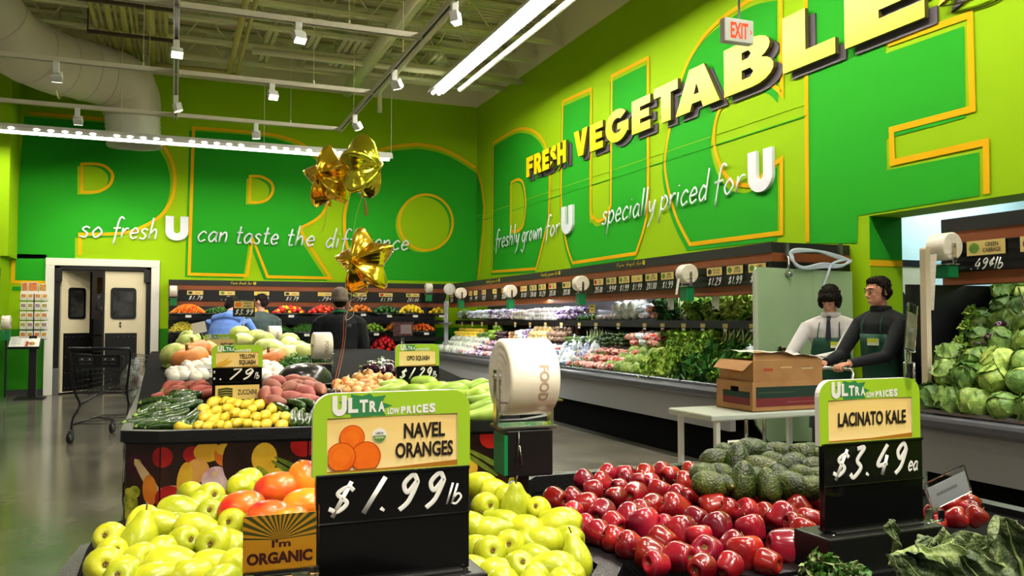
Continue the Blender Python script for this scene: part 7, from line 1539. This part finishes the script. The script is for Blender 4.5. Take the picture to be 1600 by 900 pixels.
# ------------------------------------------------------------------ balloons and ribbons
GOLD = mat('foil_gold', (250, 206, 60), rough=.16, metal=1.0, bump=.25, bscale=14); GOLDG = mat('foil_gold_green', (226, 216, 60), rough=.16, metal=1.0, bump=.25, bscale=14)
RIB = mat('ribbon_red', (176, 60, 40), rough=.35); RIBT = mat('ribbon_tan', (206, 160, 96), rough=.35); RIBWH = mat('ribbon_white', (226, 222, 214), rough=.35)
def star(px, py, D, label, yaw, roll, m_, R_=.25):
    q = atd(px, py, D); t = thing('foil_balloon', label, 'balloon', q); b = MB(); NT, NR = 100, 14; M = Matrix.Rotation(yaw, 4, 'Z') @ Matrix.Rotation(pi / 2, 4, 'X') @ Matrix.Rotation(roll, 4, 'Z')
    ri = .57; vs = []
    for side in (1, -1):
        for i in range(NR + 1):
            rho = i / NR
            for j in range(NT):
                th = 2 * pi * j / NT; u = ((th - pi / 2) % (2 * pi / 5)); u = min(u, 2 * pi / 5 - u); c = ri * sin(pi / 5) / (sin(pi / 5 - u) + 0) if False else 0
                x1_, y1_, x2_, y2_ = 1, 0, ri * cos(pi / 5), ri * sin(pi / 5); den = (y2_ - y1_) * cos(u) - (x2_ - x1_) * sin(u); r = (x1_ * (y2_ - y1_) - y1_ * (x2_ - x1_)) / den
                r = r * (1 - .07 * max(0, 1 - u / .08))
                h = .52 * ((1 - rho ** 2.3) ** .62) * (.62 + .38 * r) * (1 - .28 * rho * (1 - cos(5 * (th - pi / 2))) * .5)
                h += .05 * rho ** 3 * (1 - rho ** 6) * sin(th * 46 + 3 * sin(th * 7)) * (.4 + .6 * abs(noise.noise(Vector((cos(th) * 3, sin(th) * 3, side)))))
                vs.append((R_ * r * rho * cos(th), R_ * r * rho * sin(th), side * R_ * max(h, 0)))
    o = (NR + 1) * NT; fs = []
    for i in range(NR):
        for j in range(NT):
            a, bb, c, d = i * NT + j, i * NT + (j + 1) % NT, (i + 1) * NT + (j + 1) % NT, (i + 1) * NT + j
            fs.append((a, d, c, bb)); fs.append((o + a, o + bb, o + c, o + d))
    b.add(vs, fs, 0, True, M); b.build('foil_star', m_, t)
    b = MB(); tip = M @ Vector((0, -R_ * .58, 0)); b.tube([tip + Vector((0, 0, .02)), tip + Vector((.003, 0, -.02)), tip + Vector((-.004, 0, -.05))], [.016, .006, .012], 8); b.build('filling_neck', m_, t)
    return q + tip
n1 = star(515, 278, 5.7, 'gold star foil balloon, upper one above the swing door side', radians(-52), .04, GOLD); n2 = star(566, 262, 5.55, 'greenish gold star foil balloon, upper one beside the round letter', radians(54), .0, GOLDG); n3 = star(570, 410, 5.3, 'gold star foil balloon, the lowest of the three', radians(-50), .12, GOLD)
anchor = slope(519, 612, *S3)
def ribbon_line(pts, wd, m_, label, r=.0028):
    b = MB(); b.tube(catmull(pts, 8), r, 6, flat=.35); o = b.build('balloon_ribbon', m_); tag(o, label, 'ribbon'); return o
ribbon_line([n3 + Vector((0, 0, -.05)), atd(541, 480, 5.3), atd(535, 540, 5.25), anchor], 0, RIB, 'red and gold ribbon running from the lowest balloon down to the onions', .0045)
ribbon_line([n2 + Vector((0, 0, -.05)), atd(556, 340, 5.5), atd(548, 400, 5.5), atd(544, 455, 5.4), atd(538, 540, 5.35), anchor + Vector((.015, 0, 0))], 0, RIBT, 'tan ribbon hanging from the greenish balloon past the lowest balloon', .003)
ribbon_line([n1 + Vector((0, 0, -.05)), atd(512, 320, 5.7), atd(507, 352, 5.7), atd(503, 362, 5.7)], 0, mat('ribbon_gold', (214, 170, 50), rough=.3), 'short gold ribbon end under the balloon on the swing door side', .004)
ribbon_line([n2 + Vector((0, 0, -.04)), atd(570, 312, 5.5), atd(574, 330, 5.5), atd(571, 336, 5.5), atd(568, 318, 5.5)], 0, RIB, 'curled red ribbon tail under the greenish balloon', .004)
ribbon_line([n3 + Vector((0, 0, -.05)), atd(551, 468, 5.3), atd(545, 474, 5.3), atd(552, 486, 5.3), atd(551, 494, 5.3), atd(542, 500, 5.3), atd(540, 496, 5.3), atd(546, 478, 5.3), atd(550, 455, 5.3)], 0, RIBWH, 'white looped ribbon tail in front of the beanie', .004)
b = MB()
for i in range(9):
    a = i * .7; b.tube(catmull([anchor, anchor + Vector((.05 * cos(a), -.03 + .02 * sin(a * 3), .02)), anchor + Vector((.07 * cos(a), -.03 + .05 * sin(a), .0 + .03 * sin(a * 2)))], 4), .005, 5, flat=.3)
o = b.build('ribbon_bow', RIBWH); tag(o, 'white curled ribbon bow tied among the onions', 'ribbon')
# ------------------------------------------------------------------ shopping cart
q = atd(157, 560, 9.5); t = thing('shopping_cart', 'empty dark wire shopping cart parked before the swing doors', 'shopping cart', (q.x, q.y, 0), -radians(20))
WIRE = mat('cart_wire', (40, 40, 42), rough=.3, metal=.6)
hw, zr, zb, zf, Lc = .33, 1.02, .56, .95, .92
wt = lambda y: 1 - .16 * y / Lc; top = lambda y: zr + (zf - zr) * y / Lc; bot = lambda y: zb + .06 * y / Lc
b = MB()
for k in range(8):
    f_ = k / 7
    for sx in (-1, 1): b.cyl((sx * hw * (.86 + .14 * f_), .0, zb + (zr - zb) * f_), (sx * hw * wt(Lc) * (.86 + .14 * f_), Lc, bot(Lc) + (zf - bot(Lc)) * f_), .0042 if k in (0, 7) else .0026, n=5)
for k in range(17):
    y = Lc * k / 16
    for sx in (-1, 1): b.cyl((sx * hw * wt(y) * .86, y, bot(y)), (sx * hw * wt(y), y, top(y)), .0026, n=5)
    b.cyl((-hw * wt(y) * .86, y, bot(y)), (hw * wt(y) * .86, y, bot(y)), .0026, n=5)
for k in range(12):
    x = (k / 11 * 2 - 1) * .86; b.cyl((x * hw, 0, zb), (x * hw * wt(Lc), Lc, bot(Lc)), .0026, n=5); xx = k / 11 * 2 - 1
    b.cyl((xx * hw * wt(Lc) * .86, Lc, bot(Lc)), (xx * hw * wt(Lc), Lc, zf), .0026, n=5); b.cyl((xx * hw * .86, 0, zb), (xx * hw, 0, zr - .04), .0026, n=5)
for k in range(6):
    f_ = k / 5; b.cyl((-hw * (.86 + .14 * f_), 0, zb + (zr - .04 - zb) * f_), (hw * (.86 + .14 * f_), 0, zb + (zr - .04 - zb) * f_), .0026, n=5); b.cyl((-hw * wt(Lc), Lc, bot(Lc) + (zf - bot(Lc)) * f_), (hw * wt(Lc), Lc, bot(Lc) + (zf - bot(Lc)) * f_), .003, n=5)
b.build('basket_wire_mesh', WIRE, t)
b = MB(); b.tube([(-hw - .01, -.06, 1.075), (hw + .01, -.06, 1.075)], .018, 12); b.build('handle', mat('handle_navy', (18, 20, 34), rough=.3), t)
b = MB()
for sx in (-1, 1):
    b.tube(catmull([(sx * (hw + .01), -.06, 1.075), (sx * (hw + .012), -.01, 1.0), (sx * hw * .9, .02, .6), (sx * hw * .84, .12, .42), (sx * hw * .92, .02, .28), (sx * hw * .95, .0, .14)], 5), .013, 8); b.tube(catmull([(sx * hw * .84, .12, .42), (sx * hw * .8, .5, .50), (sx * hw * .74, .86, .56)], 4), .011, 8); b.tube([(sx * hw * .95, .0, .20), (sx * hw * .80, .5, .24), (sx * hw * .68, .88, .16)], .012, 8)
b.build('frame', WIRE, t)
b = MB()
for k in range(9): x = (k / 8 * 2 - 1) * .85; b.cyl((x * hw, .04, .21), (x * hw * .85, .72, .25), .0026, n=5)
for k in range(4): b.cyl((-hw * .88, .05 + .2 * k, .212 + .012 * k), (hw * .88, .05 + .2 * k, .212 + .012 * k), .003, n=5)
b.build('lower_rack', WIRE, t)
for sx, y, z in ((-1, .0, 0), (1, .0, 0), (-1, .88, 0), (1, .88, 0)):
    x = sx * hw * (.95 if y == 0 else .68); b = MB(); b.tube([(x - .015, y - .02, .066), (x + .015, y - .02, .066)], .066, 20); b.tube([(x - .017, y - .02, .066), (x + .017, y - .02, .066)], .03, 12, 1); b.build('wheel', [BLACK, ALU], t); b = MB(); b.box((x - .022, y - .035, .06), (x - .018, y + .02, .15)); b.box((x + .018, y - .035, .06), (x + .022, y + .02, .15)); b.box((x - .022, y - .03, .145), (x + .022, y + .02, .155)); b.build('caster_fork', ALU, t)
b = MB(); b.box((-hw * .82, -.012, .86), (hw * .70, -.004, 1.0), 0)
for k in range(2):
    for i in range(2): x = -hw * .72 + k * .26 + i * .085; b.box((x, -.0135, .93), (x + .075, -.012, .975), 1); b.box((x + .005, -.0137, .895), (x + .07, -.012, .91), 1); b.box((x + .03, -.0142, .945), (x + .045, -.0135, .96), 2)
b.build('seat_flap', [BLACK, mat('flap_grey', (70, 72, 74), rough=.5), CHALK], t)
q2 = t.matrix_basis @ Vector((.17, .45, .64)); b = MB(); b.ball((0, 0, .03), (.12, .12, .17), 20, 0, None, .5, 2.2); b.ball((.02, .05, .16), (.07, .09, .13), 16, 0, None, .6, 2.6); o = b.build('plastic_bag', mat('bag_film', (206, 214, 206), (150, 130, 124), 7, rough=.2, trans=.35, rand=0), None, 0, q2); tag(o, 'crumpled white plastic bag of produce inside the shopping cart', 'plastic bag')
# ------------------------------------------------------------------ recipe rack and booklet stand
q = atz(50, 623, 0); t = thing('recipe_rack', 'black recipe card rack on a pedestal between the wall and the swing doors', 'rack', (q.x, q.y, 0)); fx = q.x; fy = q.y
Dq = proj((fx, fy, 1.2))[2]; K = Dq / FPX; zpx = lambda y: CAMZ - (y - 500) * K / 1.0; xpx = lambda x: (x - proj((fx, fy, 1.2))[0]) * K
b = MB(); b.box((-.26, -.22, 0), (.20, .22, .025)); b.build('base_plate', BLACK, t, .006); b = MB(); b.box((-.06, -.04, .02), (.06, .04, 1.12)); b.build('pedestal', BLACK, t, .004)
b = MB(); b.box((-.012, .004, 1.1), (.012, .02, zpx(455))); 
for i in range(5):
    z = zpx(487 - 0) if False else zpx(474 - 0 + 15 * i - 12); b.box((-.22, -.022, z - .10), (.22, -.018, z - .094)); b.box((-.22, -.005, z - .10), (.22, .0, z - .09)); b.box((-.22, -.022, z - .06), (.22, -.018, z - .056))
b.build('card_shelf_frame', BLACK, t)
CARDP = [mat('recipe_white', (226, 222, 214), rough=.5), mat('dish_red', (176, 70, 40), (206, 140, 70), 40, rough=.5), mat('dish_green', (96, 120, 50), (190, 160, 90), 40, rough=.5), mat('dish_yellow', (214, 176, 80), (150, 90, 50), 40, rough=.5), mat('dish_purple', (90, 60, 90), (180, 150, 150), 40, rough=.5)]
for i in range(5):
    z = zpx(474 + 15 * i - 12); 
    for j in range(4):
        b = MB(); b.box((-.048, -.002, -.085), (.048, .0, .06), 0); b.box((-.036, -.003, -.035), (.036, -.002, .025), 1); o = b.build('recipe_card', [CARDP[0], CARDP[1 + (i * 3 + j * 2) % 4]], None, 0, (fx + (-.165, -.058, .058, .165)[j], fy - .010, z)); tag(o, f'white recipe card with a dish picture, {ORD[j]} from the wall bulkhead, {ORD[i]} row down', 'recipe card', 'recipe cards in the rack')
for j, (x, w_, h_, nm) in enumerate(((-.155, .05, .20, 'narrow one on the bulkhead side'), (-.02, .075, .21, 'wide one in the middle'), (.13, .06, .18, 'narrow one on the door side'))):
    b = MB(); b.box((-w_, -.002, 0), (w_, .0, h_), 0); b.box((-w_ + .008, -.003, .05), (w_ - .008, -.002, h_ - .01), 1); o = b.build('recipe_poster', [CARDP[0], CARDP[(1, 1, 3)[j]]], None, 0, (fx + x, fy + .002, zpx(459))); tag(o, 'recipe poster at the top of the card rack, ' + nm, 'poster')
b = MB(); TM = Matrix.Translation((-.12, -.10, zpx(535))) @ Matrix.Rotation(radians(40), 4, 'X'); b.box((-.25, -.14, -.02), (.25, .16, 0), 0, TM); b.box((-.25, -.15, -.02), (.25, -.14, .03), 0, TM); o = b.build('book_tray', BLACK, t)
t = thing('open_booklet', 'open white recipe booklet with a round dish picture on the rack tray', 'booklet', (fx, fy, 0)); b = MB()
for sx in (-1, 1): b.add([(0 - .01, -.13, .004), (0 - .01, .15, .004), (sx * .12, .15, .018), (sx * .12, -.13, .018), (sx * .235, .15, .006), (sx * .235, -.13, .006)], [(0, 3, 2, 1), (3, 5, 4, 2)] if sx > 0 else [(0, 1, 2, 3), (3, 2, 4, 5)], 0, False, TM)
b.build('page', WHITEP, t); b = MB(); b.poly([arc(.12, -.05, .05, .045, 0, 345, 16)], .022, mi=0, M=TM); b.poly([[(.02, -.12), (.06, -.12), (.07, .0), (.03, .02)]], .020, mi=1, M=TM)
for k in range(4): b.box((-.20, .10 - .05 * k, .0185), (-.06, .11 - .05 * k, .019), 2, TM)
b.build('page_print', [mat('dish_gold', (200, 160, 60), (120, 80, 40), 20, rough=.5), mat('dish_brick', (170, 40, 34), rough=.5), mat('text_grey', (150, 150, 150), rough=.5)], t)
# things glimpsed between the swing doors
t = thing('cardboard_box', 'brown cardboard box stacked high behind the half open swing door', 'box', (-1.25, 19.2, 1.95)); b = MB(); shell(b, .22, .2, 0, .32); b.box((-.22, -.2, 0), (.22, .2, .006)); b.box((-.22, -.2, .314), (.22, .2, .32)); b.build('carton', CARD, t); b = MB(); b.box((-.04, -.202, 0), (.04, -.2, .32)); b.build('packing_tape', mat('tape_tan', (196, 160, 100), rough=.3), t)
b = MB(); b.ball((0, 0, .0), (.24, .2, .26), 20, 0, None, .5, 2.5); b.ball((.05, 0, -.25), (.14, .15, .2), 16, 0, None, .5, 2.5); o = b.build('plastic_bag', mat('crumpled_film', (160, 160, 164), (60, 60, 64), 14, rough=.25), None, 0, (-1.22, 18.9, 1.72)); tag(o, 'crumpled grey plastic wrapping below the cardboard box behind the swing door', 'plastic bag')
for k in range(4):
    b = MB(); shell(b, .32, .25, 0, .34, .02); b.box((-.32, -.25, 0), (.32, .25, .02)); o = b.build('crate', BLACK, None, 0, (-1.25, 19.1, .36 * k)); tag(o, f'dark crate behind the half open swing door, {ORD[k]} up from the floor', 'crate', 'crates behind the swing doors')
b = MB(); b.cyl((-.95, 18.6, 0), (-.95, 18.6, 1.2), .025, n=10); o = b.build('yellow_post', mat('post_yellow', (206, 160, 20), rough=.5)); tag(o, 'yellow post standing in the gap of the swing doors', 'post')
light('AREA', 'stock_room_lamp', (-1.6, 19.4, 2.85), 10, NEUT, (-1.6, 19.4, 0), shape='RECTANGLE', size=1.0, size_y=.5)
